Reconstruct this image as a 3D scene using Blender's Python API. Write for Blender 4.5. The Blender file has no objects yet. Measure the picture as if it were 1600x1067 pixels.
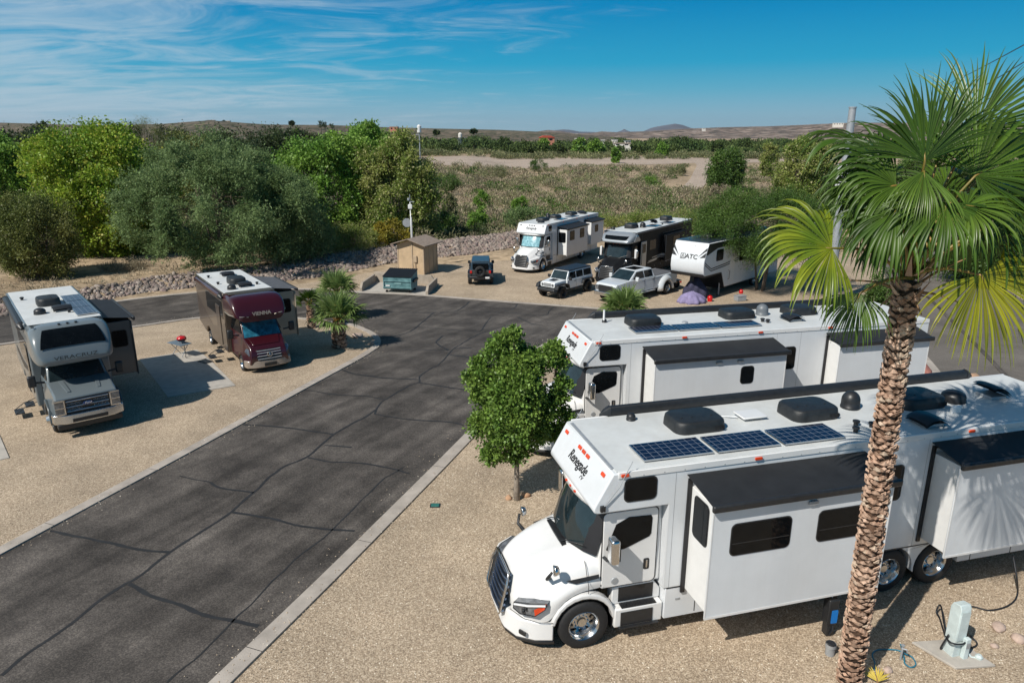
import bpy, bmesh, math, random
import numpy as np
from mathutils import Vector, Matrix, noise as mnoise
R = math.radians
S = bpy.context.scene
# ---------------------------------------------------------------- camera
CF, CP, CH = 1110.0, math.atan((533.5-208)/1110.0), 9.73
cd = bpy.data.cameras.new('camera'); cam = bpy.data.objects.new('camera', cd)
S.collection.objects.link(cam); S.camera = cam
cam.location = (0, 0, CH); cam.rotation_euler = (math.pi/2-CP, 0, 0)
cd.sensor_width = 36; cd.lens = 36*CF/1600; cd.clip_end = 40000; cd.clip_start = .1
# ---------------------------------------------------------------- light
SUN_AZ, SUN_EL = 225.0, 46.0            # direction towards the sun, measured from +x
sl = bpy.data.lights.new('sun', 'SUN'); so = bpy.data.objects.new('sun', sl); S.collection.objects.link(so)
sl.energy = 5.0; sl.angle = R(.5); sl.color = (1, .945, .86)
sd = Vector((math.cos(R(SUN_AZ))*math.cos(R(SUN_EL)), math.sin(R(SUN_AZ))*math.cos(R(SUN_EL)), math.sin(R(SUN_EL))))
so.rotation_euler = sd.to_track_quat('Z', 'Y').to_euler()
w = bpy.data.worlds.new('World'); S.world = w; w.use_nodes = True
nt = w.node_tree; N = nt.nodes; L = nt.links; bg = N['Background']
sky = N.new('ShaderNodeTexSky'); sky.sky_type = 'NISHITA'; sky.sun_disc = False
sky.sun_elevation = R(SUN_EL); sky.sun_rotation = R(90-SUN_AZ); sky.altitude = 1000; sky.air_density = 1.0; sky.dust_density = .25; sky.ozone_density = 3.5
hs = N.new('ShaderNodeHueSaturation'); hs.inputs['Saturation'].default_value = 1.3; hs.inputs['Value'].default_value = .75; hs.inputs['Hue'].default_value = .478
L.new(sky.outputs[0], hs.inputs['Color'])
# thin cirrus: noise laid out on a high flat layer (direction / height)
tc = N.new('ShaderNodeTexCoord'); sp = N.new('ShaderNodeSeparateXYZ'); L.new(tc.outputs['Generated'], sp.inputs[0])
def M(op, a, b=None, clamp=False):
    n = N.new('ShaderNodeMath'); n.operation = op; n.use_clamp = clamp
    for i, v in enumerate((a, b)):
        if v is None: continue
        if isinstance(v, (int, float)): n.inputs[i].default_value = v
        else: L.new(v, n.inputs[i])
    return n.outputs[0]
zz = M('MAXIMUM', sp.outputs[2], 0.0); zz = M('ADD', zz, .09)
cx = M('DIVIDE', sp.outputs[0], zz); cy = M('DIVIDE', sp.outputs[1], zz)
cb = N.new('ShaderNodeCombineXYZ'); L.new(M('MULTIPLY', cx, .62), cb.inputs[0]); L.new(cy, cb.inputs[1])
n1 = N.new('ShaderNodeTexNoise'); n1.inputs['Scale'].default_value = 1.6; n1.inputs['Detail'].default_value = 8; n1.inputs['Roughness'].default_value = .62; n1.inputs['Distortion'].default_value = 1.6
L.new(cb.outputs[0], n1.inputs['Vector'])
n2 = N.new('ShaderNodeTexNoise'); n2.inputs['Scale'].default_value = .38; n2.inputs['Detail'].default_value = 3; L.new(cb.outputs[0], n2.inputs['Vector'])
# more cloud to the left (west) side
bias = M('ADD', M('MULTIPLY', M('MULTIPLY', sp.outputs[0], -1.0), .46), -.05)
v = M('ADD', M('ADD', M('MULTIPLY', n1.outputs[0], .75), M('MULTIPLY', n2.outputs[0], .5)), bias)
mr = N.new('ShaderNodeMapRange'); mr.interpolation_type = 'SMOOTHSTEP'; L.new(v, mr.inputs[0]); mr.inputs[1].default_value = .58; mr.inputs[2].default_value = .92; mr.inputs[4].default_value = .68
hz = N.new('ShaderNodeMapRange'); L.new(sp.outputs[2], hz.inputs[0]); hz.inputs[1].default_value = .0; hz.inputs[2].default_value = .16; hz.inputs[3].default_value = .52; hz.inputs[4].default_value = 0
# deep blue desert sky: elevation gradient near the horizon over the physical sky
rp = N.new('ShaderNodeValToRGB'); L.new(M('MAXIMUM', sp.outputs[2], 0.0), rp.inputs[0]); el = rp.color_ramp.elements
for q_, (p_, c_) in enumerate([(0, (.30, .47, .56)), (.023, (.25, .46, .58)), (.055, (.11, .41, .58)), (.087, (.022, .35, .58)), (.157, (0, .235, .51)), (.5, (.005, .11, .30))]):
    e_ = el[q_] if q_ < 2 else el.new(p_)
    e_.position = p_; e_.color = (*c_, 1)
vm = N.new('ShaderNodeVectorMath'); vm.operation = 'SCALE'; L.new(rp.outputs[0], vm.inputs[0]); vm.inputs['Scale'].default_value = 1/.065
hz.inputs[1].default_value = .25; hz.inputs[2].default_value = .75; hz.inputs[3].default_value = 1; hz.inputs[4].default_value = .15
mx0 = N.new('ShaderNodeMixRGB'); L.new(hz.outputs[0], mx0.inputs[0]); L.new(hs.outputs[0], mx0.inputs[1]); L.new(vm.outputs[0], mx0.inputs[2])
mx = N.new('ShaderNodeMixRGB'); L.new(mr.outputs[0], mx.inputs[0]); L.new(mx0.outputs[0], mx.inputs[1]); mx.inputs[2].default_value = (7.4, 9.2, 10.6, 1)
L.new(mx.outputs[0], bg.inputs[0]); bg.inputs[1].default_value = .065
S.view_settings.view_transform = 'Standard'; S.view_settings.look = 'None'; S.view_settings.exposure = 0; S.view_settings.gamma = 1

# ---------------------------------------------------------------- terrain function
def sstep(a, b, v):
    t = min(max((v-a)/(b-a), 0), 1); return t*t*(3-2*t)
def gz(x, y): return -1.1*sstep(22, 48, y)
def ray(px, py):
    u = px-800; vv = py-533.5; c, s = math.cos(CP), math.sin(CP)
    return (u, CF*c-vv*s, -CF*s-vv*c)
def at(px, py, h=0.0):
    """ground point seen at a photo pixel (1600 wide)"""
    d = ray(px, py); z = 0
    for _ in range(20):
        t = (z+h-CH)/d[2]; x, y = d[0]*t, d[1]*t; z = gz(x, y)
    return (x, y)
# foot of the rock levee behind the lots, as y over x
BERM = [(-90, 28), (-60, 32), (-45, 36.5), (-33, 40.4), (-30.3, 42.2), (-28, 45.6), (-26, 48.9), (-23, 50.8), (-18.9, 52.2), (-16, 53.8), (-14.1, 55.8), (-12.5, 57.9), (-10.9, 60.3), (-8.9, 62.2), (-5.8, 64.2), (-3.5, 65.7), (0, 69.5), (10, 79), (30, 84), (120, 88)]
def berm_y(x):
    for (a, b), (c, d) in zip(BERM, BERM[1:]):
        if x <= c: t = (x-a)/(c-a); return b+(d-b)*max(t, 0)
    return BERM[-1][1]
def tz(x, y):
    z = gz(x, y); d = y-berm_y(x)
    if d > 0:
        amp = .62
        z += amp*sstep(0, 5.5, d)*(1-sstep(6.5, 11, d)) - (.5+1.7*sstep(-22, -3, x))*sstep(6, 16, d)
    return z

# ---------------------------------------------------------------- helpers
C = S.collection
def link(name, me, parent=None, mats=(), smooth=False, bevel=0, bseg=2):
    o = bpy.data.objects.new(name, me); C.objects.link(o)
    for m in mats: me.materials.append(m)
    if smooth:
        me.polygons.foreach_set('use_smooth', [True]*len(me.polygons))
    if parent: o.parent = parent
    if bevel:
        b = o.modifiers.new('bevel', 'BEVEL'); b.width = bevel; b.segments = bseg; b.limit_method = 'ANGLE'; b.angle_limit = R(35); b.harden_normals = False
        me.polygons.foreach_set('use_smooth', [True]*len(me.polygons))
        try: me.set_sharp_from_angle(angle=R(40))
        except Exception: pass
    return o
def empty(name, loc, rz=0):
    o = bpy.data.objects.new(name, None); C.objects.link(o); o.location = loc; o.rotation_euler = (0, 0, rz); o.empty_display_size = .2
    return o
def tag(o, label=None, cat=None, group=None, kind=None):
    if label: o['label'] = label
    if cat: o['category'] = cat
    if group: o['group'] = group
    if kind: o['kind'] = kind
    return o
def rot_of(axis, ang): return Matrix.Rotation(ang, 4, axis)
class MB:
    def __init__(s): s.v = []; s.f = []; s.m = []
    def add(s, vs, fs, mi=0):
        k = len(s.v); s.v += [tuple(p) for p in vs]; s.f += [tuple(i+k for i in f) for f in fs]; s.m += [mi]*len(fs); return s
    def box(s, x0, x1, y0, y1, z0, z1, mi=0, T=None):
        vs = [(x, y, z) for z in (z0, z1) for y in (y0, y1) for x in (x0, x1)]
        if T is not None: vs = [T @ Vector(p) for p in vs]
        return s.add(vs, [(0, 2, 3, 1), (4, 5, 7, 6), (0, 1, 5, 4), (2, 6, 7, 3), (0, 4, 6, 2), (1, 3, 7, 5)], mi)
    def prism(s, poly, y0, y1, mi=0, T=None):
        """poly: (x,z) outline, extruded along y"""
        n = len(poly); vs = [(x, y0, z) for x, z in poly]+[(x, y1, z) for x, z in poly]
        if T is not None: vs = [T @ Vector(p) for p in vs]
        return s.add(vs, [tuple(range(n)), tuple(range(2*n-1, n-1, -1))]+[(i, i+n, (i+1) % n+n, (i+1) % n) for i in range(n)], mi)
    def hull(s, poly, mi=0, yc=0):
        """poly: (x,z,halfwidth): a prism whose half width varies along the outline"""
        n = len(poly); vs = [(x, yc-h, z) for x, z, h in poly]+[(x, yc+h, z) for x, z, h in poly]
        return s.add(vs, [tuple(range(n)), tuple(range(2*n-1, n-1, -1))]+[(i, i+n, (i+1) % n+n, (i+1) % n) for i in range(n)], mi)
    def plate(s, pts, n, t, mi=0):
        """flat outline of 3d points given thickness t along n"""
        n = Vector(n).normalized()*t; k = len(pts); vs = [Vector(p) for p in pts]+[Vector(p)+n for p in pts]
        return s.add(vs, [tuple(range(k-1, -1, -1)), tuple(range(k, 2*k))]+[(i, (i+1) % k, (i+1) % k+k, i+k) for i in range(k)], mi)
    def rrect(s, o, u, v, wdt, hgt, r, t, mi=0, seg=4):
        """rounded plate centred on o with axes u, v; sticks out along u x v"""
        o, u, v = Vector(o), Vector(u).normalized(), Vector(v).normalized()
        return s.plate([o+u*a+v*b for a, b in rr(wdt, hgt, r, seg)], u.cross(v), t, mi)
    def tube(s, pts, rad, n=8, mi=0, cap=True):
        pts = [Vector(p) for p in pts]; rings = []; k = len(pts)
        rads = rad if isinstance(rad, (list, tuple)) else [rad]*k
        up = None
        for i, p in enumerate(pts):
            d = (pts[min(i+1, k-1)]-pts[max(i-1, 0)]).normalized()
            if up is None: up = Vector((0, 0, 1)) if abs(d.z) < .9 else Vector((1, 0, 0))
            a = d.cross(up).normalized(); b = a.cross(d).normalized(); up = b
            rings.append([p+(a*math.cos(2*math.pi*j/n)+b*math.sin(2*math.pi*j/n))*rads[i] for j in range(n)])
        vs = [q for r in rings for q in r]; fs = []
        for i in range(k-1):
            for j in range(n): fs.append((i*n+j, i*n+(j+1) % n, (i+1)*n+(j+1) % n, (i+1)*n+j))
        if cap: fs += [tuple(range(n-1, -1, -1)), tuple(range((k-1)*n, k*n))]
        return s.add(vs, fs, mi)
    def lathe(s, prof, c=(0, 0, 0), axis='z', n=24, mi=0, cap=(True, True)):
        """prof: (radius, height) along the axis"""
        vs = []
        for r, h in prof:
            for j in range(n):
                a = 2*math.pi*j/n; p = (r*math.cos(a), r*math.sin(a), h)
                if axis == 'y': p = (p[0], p[2], -p[1])
                if axis == 'x': p = (p[2], p[0], p[1])
                vs.append((p[0]+c[0], p[1]+c[1], p[2]+c[2]))
        fs = [(i*n+j, i*n+(j+1) % n, (i+1)*n+(j+1) % n, (i+1)*n+j) for i in range(len(prof)-1) for j in range(n)]
        if cap[0]: fs += [tuple(range(n-1, -1, -1))]
        if cap[1]: fs += [tuple(range((len(prof)-1)*n, len(prof)*n))]
        return s.add(vs, fs, mi)
    def loft(s, secs, mi=0, close=False, cap=False):
        n = len(secs[0]); vs = [p for q in secs for p in q]; m = n if close else n-1
        fs = [(i*n+j, i*n+(j+1) % n, (i+1)*n+(j+1) % n, (i+1)*n+j) for i in range(len(secs)-1) for j in range(m)]
        if cap: fs += [tuple(range(n-1, -1, -1)), tuple(range((len(secs)-1)*n, len(secs)*n))]
        return s.add(vs, fs, mi)
    def rock(s, c, r, seed=0, sq=(1, 1, .7), sub=1):
        bm = bmesh.new(); bmesh.ops.create_icosphere(bm, subdivisions=sub, radius=1)
        rg = random.Random(seed); k = rg.random()*50
        vs = []
        for p in bm.verts:
            q = p.co; f = 1+.35*mnoise.noise(q*1.1+Vector((k, 0, 0)))+rg.uniform(-.09, .09)
            vs.append((c[0]+q.x*f*r*sq[0], c[1]+q.y*f*r*sq[1], c[2]+q.z*f*r*sq[2]))
        fs = [tuple(a.index for a in f.verts) for f in bm.faces]; bm.free()
        return s.add(vs, fs, mi=0)
    def mesh(s, name, fix=True):
        me = bpy.data.meshes.new(name); me.from_pydata(s.v, [], s.f); 
        if len(set(s.m)) > 1: me.polygons.foreach_set('material_index', s.m)
        if fix:
            bm = bmesh.new(); bm.from_mesh(me); bmesh.ops.recalc_face_normals(bm, faces=bm.faces); bm.to_mesh(me); bm.free()
        me.update(); return me
    def build(s, name, mats, parent=None, smooth=False, bevel=0, label=None, fix=True, bseg=2, auto=0):
        if not isinstance(mats, (list, tuple)): mats = [mats]
        me = s.mesh(name, fix)
        o = link(name, me, parent, mats, smooth, bevel, bseg)
        if auto:
            me.polygons.foreach_set('use_smooth', [True]*len(me.polygons)); me.set_sharp_from_angle(angle=R(auto))
        if label: o['label'] = label
        return o
def rr(w, h, r, seg=4):
    out = []
    for cx, cy, a0 in ((w/2-r, h/2-r, 0), (-w/2+r, h/2-r, 90), (-w/2+r, -h/2+r, 180), (w/2-r, -h/2+r, 270)):
        for i in range(seg+1):
            a = R(a0+90*i/seg); out.append((cx+r*math.cos(a), cy+r*math.sin(a)))
    return out
def np_mesh(name, V, Fq, mats, parent=None, smooth=False, k=4, mi=None):
    V = np.asarray(V, np.float32); Fq = np.asarray(Fq, np.int32); nf = len(Fq)
    me = bpy.data.meshes.new(name); me.vertices.add(len(V)); me.vertices.foreach_set('co', V.ravel())
    me.loops.add(nf*k); me.loops.foreach_set('vertex_index', Fq.ravel())
    me.polygons.add(nf); me.polygons.foreach_set('loop_start', np.arange(0, nf*k, k, dtype=np.int32))
    me.polygons.foreach_set('loop_total', np.full(nf, k, np.int32))
    if mi is not None: me.polygons.foreach_set('material_index', np.asarray(mi, np.int32))
    if smooth: me.polygons.foreach_set('use_smooth', np.ones(nf, bool))
    me.update(calc_edges=True); me.validate()
    if not isinstance(mats, (list, tuple)): mats = [mats]
    return link(name, me, parent, mats)
def text_mb(txt, size, shear=0, ext=.004, bold=0):
    cu = bpy.data.curves.new('t', 'FONT'); cu.body = txt; cu.size = size; cu.shear = shear; cu.extrude = ext; cu.align_x = 'CENTER'; cu.align_y = 'CENTER'; cu.offset = bold; cu.resolution_u = 3
    o = bpy.data.objects.new('t', cu); C.objects.link(o); dg = bpy.context.evaluated_depsgraph_get(); dg.update()
    me = bpy.data.meshes.new_from_object(o.evaluated_get(dg)); bpy.data.objects.remove(o); me.name = 'lettering'; return me
def lettering(txt, size, o, u, v, mat, parent, name='lettering', shear=0, bold=0, ext=.004, sx=1):
    me = text_mb(txt, size, shear, ext, bold); me.materials.clear()
    u = Vector(u).normalized(); v = Vector(v).normalized(); n = u.cross(v)
    Mx = Matrix((u*sx, v, n)).transposed().to_4x4(); Mx.translation = Vector(o); me.transform(Mx)
    return link(name, me, parent, [mat])
def copy_tree(o, parent=None):
    c = o.copy(); C.objects.link(c); c.parent = parent
    for ch in list(o.children): copy_tree(ch, c)
    return c

# ---------------------------------------------------------------- materials
def newmat(name):
    m = bpy.data.materials.new(name); m.use_nodes = True; return m, m.node_tree, m.node_tree.nodes['Principled BSDF']
def mat(name, col, rough=.5, metal=0, var=.12, scale=4, col2=None, bump=0, bscale=30, coat=0, spec=.5, detail=5, dirt=0):
    m, t, b = newmat(name); n = t.nodes; l = t.links
    tc = n.new('ShaderNodeTexCoord'); no = n.new('ShaderNodeTexNoise'); no.inputs['Scale'].default_value = scale; no.inputs['Detail'].default_value = detail; no.inputs['Roughness'].default_value = .6
    l.new(tc.outputs['Object'], no.inputs['Vector'])
    r = n.new('ShaderNodeValToRGB'); r.color_ramp.elements[0].position = .3; r.color_ramp.elements[1].position = .7
    r.color_ramp.elements[0].color = (*[c*(1-var) for c in col], 1); r.color_ramp.elements[1].color = (*(col2 or [min(c*(1+var), 1) for c in col]), 1)
    l.new(no.outputs[0], r.inputs[0]); l.new(r.outputs[0], b.inputs['Base Color'])
    if dirt:
        mp = n.new('ShaderNodeMapping'); mp.inputs['Scale'].default_value = (5, 5, .30); l.new(tc.outputs['Object'], mp.inputs['Vector'])
        n4 = n.new('ShaderNodeTexNoise'); n4.inputs['Scale'].default_value = 1; n4.inputs['Detail'].default_value = 6; n4.inputs['Roughness'].default_value = .7; l.new(mp.outputs[0], n4.inputs['Vector'])
        m4 = n.new('ShaderNodeMapRange'); l.new(n4.outputs[0], m4.inputs[0]); m4.inputs[1].default_value = .42; m4.inputs[2].default_value = .72; m4.inputs[3].default_value = 0; m4.inputs[4].default_value = dirt
        x4 = n.new('ShaderNodeMixRGB'); l.new(m4.outputs[0], x4.inputs[0]); l.new(r.outputs[0], x4.inputs[1]); x4.inputs[2].default_value = (.34, .30, .25, 1); l.new(x4.outputs[0], b.inputs['Base Color'])
    b.inputs['Roughness'].default_value = rough; b.inputs['Metallic'].default_value = metal; b.inputs['Specular IOR Level'].default_value = spec
    if coat: b.inputs['Coat Weight'].default_value = coat; b.inputs['Coat Roughness'].default_value = .06
    if bump:
        n3 = n.new('ShaderNodeTexNoise'); n3.inputs['Scale'].default_value = bscale; n3.inputs['Detail'].default_value = 4; l.new(tc.outputs['Object'], n3.inputs['Vector'])
        bp = n.new('ShaderNodeBump'); bp.inputs['Strength'].default_value = bump; bp.inputs['Distance'].default_value = .02; l.new(n3.outputs[0], bp.inputs['Height']); l.new(bp.outputs[0], b.inputs['Normal'])
    return m
def leafmat(name, c1, c2, c3=None, trans=.35, scale=.25, rough=.5, spec=.35):
    """leaf colours differ between clumps (noise) and from leaf to leaf"""
    m, t, b = newmat(name); n = t.nodes; l = t.links
    tc = n.new('ShaderNodeTexCoord'); no = n.new('ShaderNodeTexNoise'); no.inputs['Scale'].default_value = scale; no.inputs['Detail'].default_value = 3
    l.new(tc.outputs['Object'], no.inputs['Vector'])
    r = n.new('ShaderNodeValToRGB'); e = r.color_ramp.elements; e[0].position = .38; e[1].position = .62; e[0].color = (*c1, 1); e[1].color = (*c2, 1)
    l.new(no.outputs[0], r.inputs[0])
    g = n.new('ShaderNodeNewGeometry'); mr = n.new('ShaderNodeMapRange'); l.new(g.outputs['Random Per Island'], mr.inputs[0]); mr.inputs[3].default_value = .62; mr.inputs[4].default_value = 1.42
    mu = n.new('ShaderNodeMixRGB'); mu.blend_type = 'MULTIPLY'; mu.inputs[0].default_value = 1; l.new(r.outputs[0], mu.inputs[1]); l.new(mr.outputs[0], mu.inputs[2])
    out = mu.outputs[0]
    if c3:
        gt = n.new('ShaderNodeMath'); gt.operation = 'GREATER_THAN'; gt.inputs[1].default_value = .88; l.new(g.outputs['Random Per Island'], gt.inputs[0])
        m3 = n.new('ShaderNodeMixRGB'); l.new(gt.outputs[0], m3.inputs[0]); l.new(out, m3.inputs[1]); m3.inputs[2].default_value = (*c3, 1); out = m3.outputs[0]
    l.new(out, b.inputs['Base Color']); b.inputs['Roughness'].default_value = rough; b.inputs['Specular IOR Level'].default_value = spec
    if trans:
        tr = n.new('ShaderNodeBsdfTranslucent'); l.new(out, tr.inputs[0]); mix = n.new('ShaderNodeMixShader'); mix.inputs[0].default_value = trans
        l.new(b.outputs[0], mix.inputs[1]); l.new(tr.outputs[0], mix.inputs[2]); l.new(mix.outputs[0], n['Material Output'].inputs[0])
    return m
def ground_mat(name, stops, scale, scale2, bump=.5, rough=.95, speck=None, big=.25, bigscale=.12, bdist=.02, streak=None):
    """stones / soil: fine voronoi cells coloured from a ramp, toned by broad noise"""
    m, t, b = newmat(name); n = t.nodes; l = t.links
    tc = n.new('ShaderNodeTexCoord')
    vo = n.new('ShaderNodeTexVoronoi'); vo.inputs['Scale'].default_value = scale; l.new(tc.outputs['Object'], vo.inputs['Vector'])
    sp = n.new('ShaderNodeSeparateColor'); l.new(vo.outputs['Color'], sp.inputs[0])
    no = n.new('ShaderNodeTexNoise'); no.inputs['Scale'].default_value = scale2; no.inputs['Detail'].default_value = 6; no.inputs['Roughness'].default_value = .7; l.new(tc.outputs['Object'], no.inputs['Vector'])
    mm = n.new('ShaderNodeMath'); mm.operation = 'MULTIPLY_ADD'; l.new(sp.outputs[0], mm.inputs[0]); mm.inputs[1].default_value = .5
    m2 = n.new('ShaderNodeMath'); m2.operation = 'MULTIPLY'; l.new(no.outputs[0], m2.inputs[0]); m2.inputs[1].default_value = .5; l.new(m2.outputs[0], mm.inputs[2])
    r = n.new('ShaderNodeValToRGB'); e = r.color_ramp.elements
    while len(e) < len(stops): e.new(.5)
    for i, (p, c) in enumerate(stops): e[i].position = p; e[i].color = (*c, 1)
    l.new(mm.outputs[0], r.inputs[0])
    nb = n.new('ShaderNodeTexNoise'); nb.inputs['Scale'].default_value = bigscale; nb.inputs['Detail'].default_value = 6; nb.inputs['Roughness'].default_value = .65; l.new(tc.outputs['Object'], nb.inputs['Vector'])
    mr = n.new('ShaderNodeMapRange'); l.new(nb.outputs[0], mr.inputs[0]); mr.inputs[1].default_value = .3; mr.inputs[2].default_value = .7; mr.inputs[3].default_value = 1-big; mr.inputs[4].default_value = 1+big
    mu = n.new('ShaderNodeMixRGB'); mu.blend_type = 'MULTIPLY'; mu.inputs[0].default_value = 1; l.new(r.outputs[0], mu.inputs[1]); l.new(mr.outputs[0], mu.inputs[2])
    if streak:
        ang, amt = streak; mp = n.new('ShaderNodeMapping'); mp.inputs['Rotation'].default_value = (0, 0, -ang); mp.inputs['Scale'].default_value = (.10, 1.5, 1); mp.vector_type = 'POINT'; l.new(tc.outputs['Object'], mp.inputs['Vector'])
        rt = n.new('ShaderNodeVectorRotate'); rt.rotation_type = 'Z_AXIS'; rt.inputs['Angle'].default_value = -ang; l.new(tc.outputs['Object'], rt.inputs['Vector']); mp.inputs['Rotation'].default_value = (0, 0, 0); l.new(rt.outputs[0], mp.inputs['Vector'])
        ns = n.new('ShaderNodeTexNoise'); ns.inputs['Scale'].default_value = 1; ns.inputs['Detail'].default_value = 5; ns.inputs['Distortion'].default_value = .3; l.new(mp.outputs[0], ns.inputs['Vector'])
        ms = n.new('ShaderNodeMapRange'); l.new(ns.outputs[0], ms.inputs[0]); ms.inputs[1].default_value = .34; ms.inputs[2].default_value = .70; ms.inputs[3].default_value = 1-amt; ms.inputs[4].default_value = 1+amt*1.5
        m5 = n.new('ShaderNodeMixRGB'); m5.blend_type = 'MULTIPLY'; m5.inputs[0].default_value = 1; l.new(mu.outputs[0], m5.inputs[1]); l.new(ms.outputs[0], m5.inputs[2]); mu = m5
    l.new(mu.outputs[0], b.inputs['Base Color']); b.inputs['Roughness'].default_value = rough; b.inputs['Specular IOR Level'].default_value = .25
    bp = n.new('ShaderNodeBump'); bp.inputs['Strength'].default_value = bump; bp.inputs['Distance'].default_value = bdist; l.new(mm.outputs[0], bp.inputs['Height']); l.new(bp.outputs[0], b.inputs['Normal'])
    return m
MT = dict(
 white=mat('white_paint', (.70, .70, .695), .28, var=.04, scale=1.5, coat=.4, dirt=.04),
 white_side=mat('shaded_white_fiberglass', (.64, .665, .69), .33, var=.05, scale=1.1, coat=.3, dirt=.07),  # white dimmed and blued: the walls' weaker sunlight is put into the colour
 roof=mat('white_roof_membrane', (.56, .58, .58), .55, var=.10, scale=1.2, dirt=.15),
 slide_side=mat('slide_side_white', (.72, .72, .71), .4, var=.04),
 gap=mat('black_seal', (.012, .012, .014), .5, var=.2),
 blackp=mat('black_plastic', (.018, .019, .021), .42, var=.25, scale=12),
 blackroof=mat('black_topper_fabric', (.014, .015, .017), .65, var=.25, scale=3),
 acblack=mat('black_textured_shroud', (.016, .018, .020), .5, var=.3, scale=8, bump=.2, bscale=120),
 glass=mat('dark_tinted_glass', (.004, .005, .006), .06, var=.3, spec=.2),
 wsglass=mat('windshield_glass', (.012, .022, .026), .04, var=.4, scale=2, spec=.8),
 teal=mat('teal_sunshade', (.10, .34, .42), .25, var=.4, scale=6, spec=.6, col2=(.35, .6, .66)),
 chrome=mat('chrome', (.62, .62, .62), .2, 1, var=.05),
 alu=mat('aluminium', (.55, .56, .57), .3, 1, var=.08),
 steel=mat('galvanised_steel', (.36, .38, .40), .5, .35, var=.15, scale=10),
 greydome=mat('grey_dome', (.13, .145, .16), .45, var=.15, scale=6),
 tyre=mat('tyre_rubber', (.014, .014, .015), .75, var=.3, scale=20),
 orange=mat('amber_lens', (.62, .06, .015), .25, var=.2), red=mat('red_lens', (.5, .012, .01), .25, var=.2),
 headl=mat('headlight_lens', (.20, .21, .225), .08, .5, var=.5, scale=9),
 concrete=mat('concrete', (.40, .37, .33), .9, var=.16, scale=3, bump=.25, bscale=60),
 kerb=mat('kerb_concrete', (.36, .32, .28), .9, var=.22, scale=1.6, bump=.3, bscale=40),
 stucco=mat('tan_block', (.34, .29, .235), .9, var=.18, scale=3, bump=.3, bscale=60),
)
def solar_mat():
    m, t, b = newmat('solar_cells'); n = t.nodes; l = t.links
    tc = n.new('ShaderNodeTexCoord'); br = n.new('ShaderNodeTexBrick'); br.offset = 0; br.inputs['Scale'].default_value = 1
    br.inputs['Brick Width'].default_value = .158; br.inputs['Row Height'].default_value = .158; br.inputs['Mortar Size'].default_value = .006; br.inputs['Mortar Smooth'].default_value = 0
    br.inputs['Color1'].default_value = (.004, .007, .022, 1); br.inputs['Color2'].default_value = (.006, .010, .030, 1); br.inputs['Mortar'].default_value = (.15, .17, .21, 1)
    l.new(tc.outputs['Object'], br.inputs['Vector']); l.new(br.outputs[0], b.inputs['Base Color']); b.inputs['Roughness'].default_value = .12; b.inputs['Specular IOR Level'].default_value = .4
    return m
MT['solar'] = solar_mat()
# ================================================================ GROUND
rng = np.random.default_rng(7); rnd = random.Random(11)
gravel_m = ground_mat('lot_gravel', [(.12, (.13, .095, .066)), (.42, (.33, .255, .180)), (.62, (.47, .375, .270)), (.85, (.70, .59, .46))], 50, 14, .7, bdist=.02, big=.20, bigscale=.45)
soil_m = ground_mat('desert_soil', [(.15, (.16, .12, .08)), (.45, (.34, .255, .165)), (.8, (.46, .35, .235))], 2.2, .9, .6, big=.4, bigscale=.03, bdist=.1)
asph_m = ground_mat('asphalt', [(.1, (.034, .030, .028)), (.5, (.068, .060, .054)), (.85, (.125, .110, .096))], 45, .55, .35, rough=.85, big=.42, bigscale=.55, streak=(R(62), .27))
asph2_m = ground_mat('worn_asphalt', [(.1, (.09, .08, .07)), (.5, (.14, .125, .11)), (.85, (.19, .17, .15))], 45, .8, .35, rough=.9, big=.25, bigscale=.3)
sand_m = ground_mat('river_sand', [(.2, (.27, .21, .165)), (.5, (.37, .295, .235)), (.8, (.46, .38, .31))], 3, .3, .3, big=.15, bigscale=.06, bdist=.05)
tar_m = mat('crack_tar', (.017, .017, .018), .7, var=.3, scale=3)
# one sheet to the horizon
ys = list(np.arange(-6, 100, 1.0))
y = 100.0
while y < 12000: ys.append(y); y *= 1.035
xs = [0.0]; x = 0.0; st = 1.5
while x < 9000:
    x += st
    if x > 70: st *= 1.09
    xs.append(x)
xs = [-a for a in xs[:0:-1]]+xs
V = [(x, y, tz(x, y)) for y in ys for x in xs]; nx = len(xs)
Fq = [(j*nx+i, j*nx+i+1, (j+1)*nx+i+1, (j+1)*nx+i) for j in range(len(ys)-1) for i in range(nx-1)]
tag(np_mesh('ground', V, Fq, soil_m, smooth=True), kind='structure')
def sheet(name, pts, off, m, thick=0, kind='structure', f=gz):
    bm = bmesh.new(); vs = [bm.verts.new((p[0], p[1], 0)) for p in pts]; bm.faces.new(vs); bmesh.ops.triangulate(bm, faces=bm.faces)
    y0 = min(p[1] for p in pts); y1 = max(p[1] for p in pts)
    for yy in range(max(20, math.ceil(y0)), min(50, math.floor(y1))+1):
        bmesh.ops.bisect_plane(bm, geom=bm.verts[:]+bm.edges[:]+bm.faces[:], plane_co=(0, yy, 0), plane_no=(0, 1, 0), dist=1e-5)
    bmesh.ops.triangulate(bm, faces=bm.faces)
    for v in bm.verts:
        yb = math.floor(v.co.y); t = v.co.y-yb; v.co.z = f(0, yb)*(1-t)+f(0, yb+1)*t+off
    bmesh.ops.recalc_face_normals(bm, faces=bm.faces)
    for fc in bm.faces:
        if fc.normal.z < 0: fc.normal_flip()
    me = bpy.data.meshes.new(name); bm.to_mesh(me); bm.free()
    o = link(name, me, None, [m]); return tag(o, kind=kind) if kind else o
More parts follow.
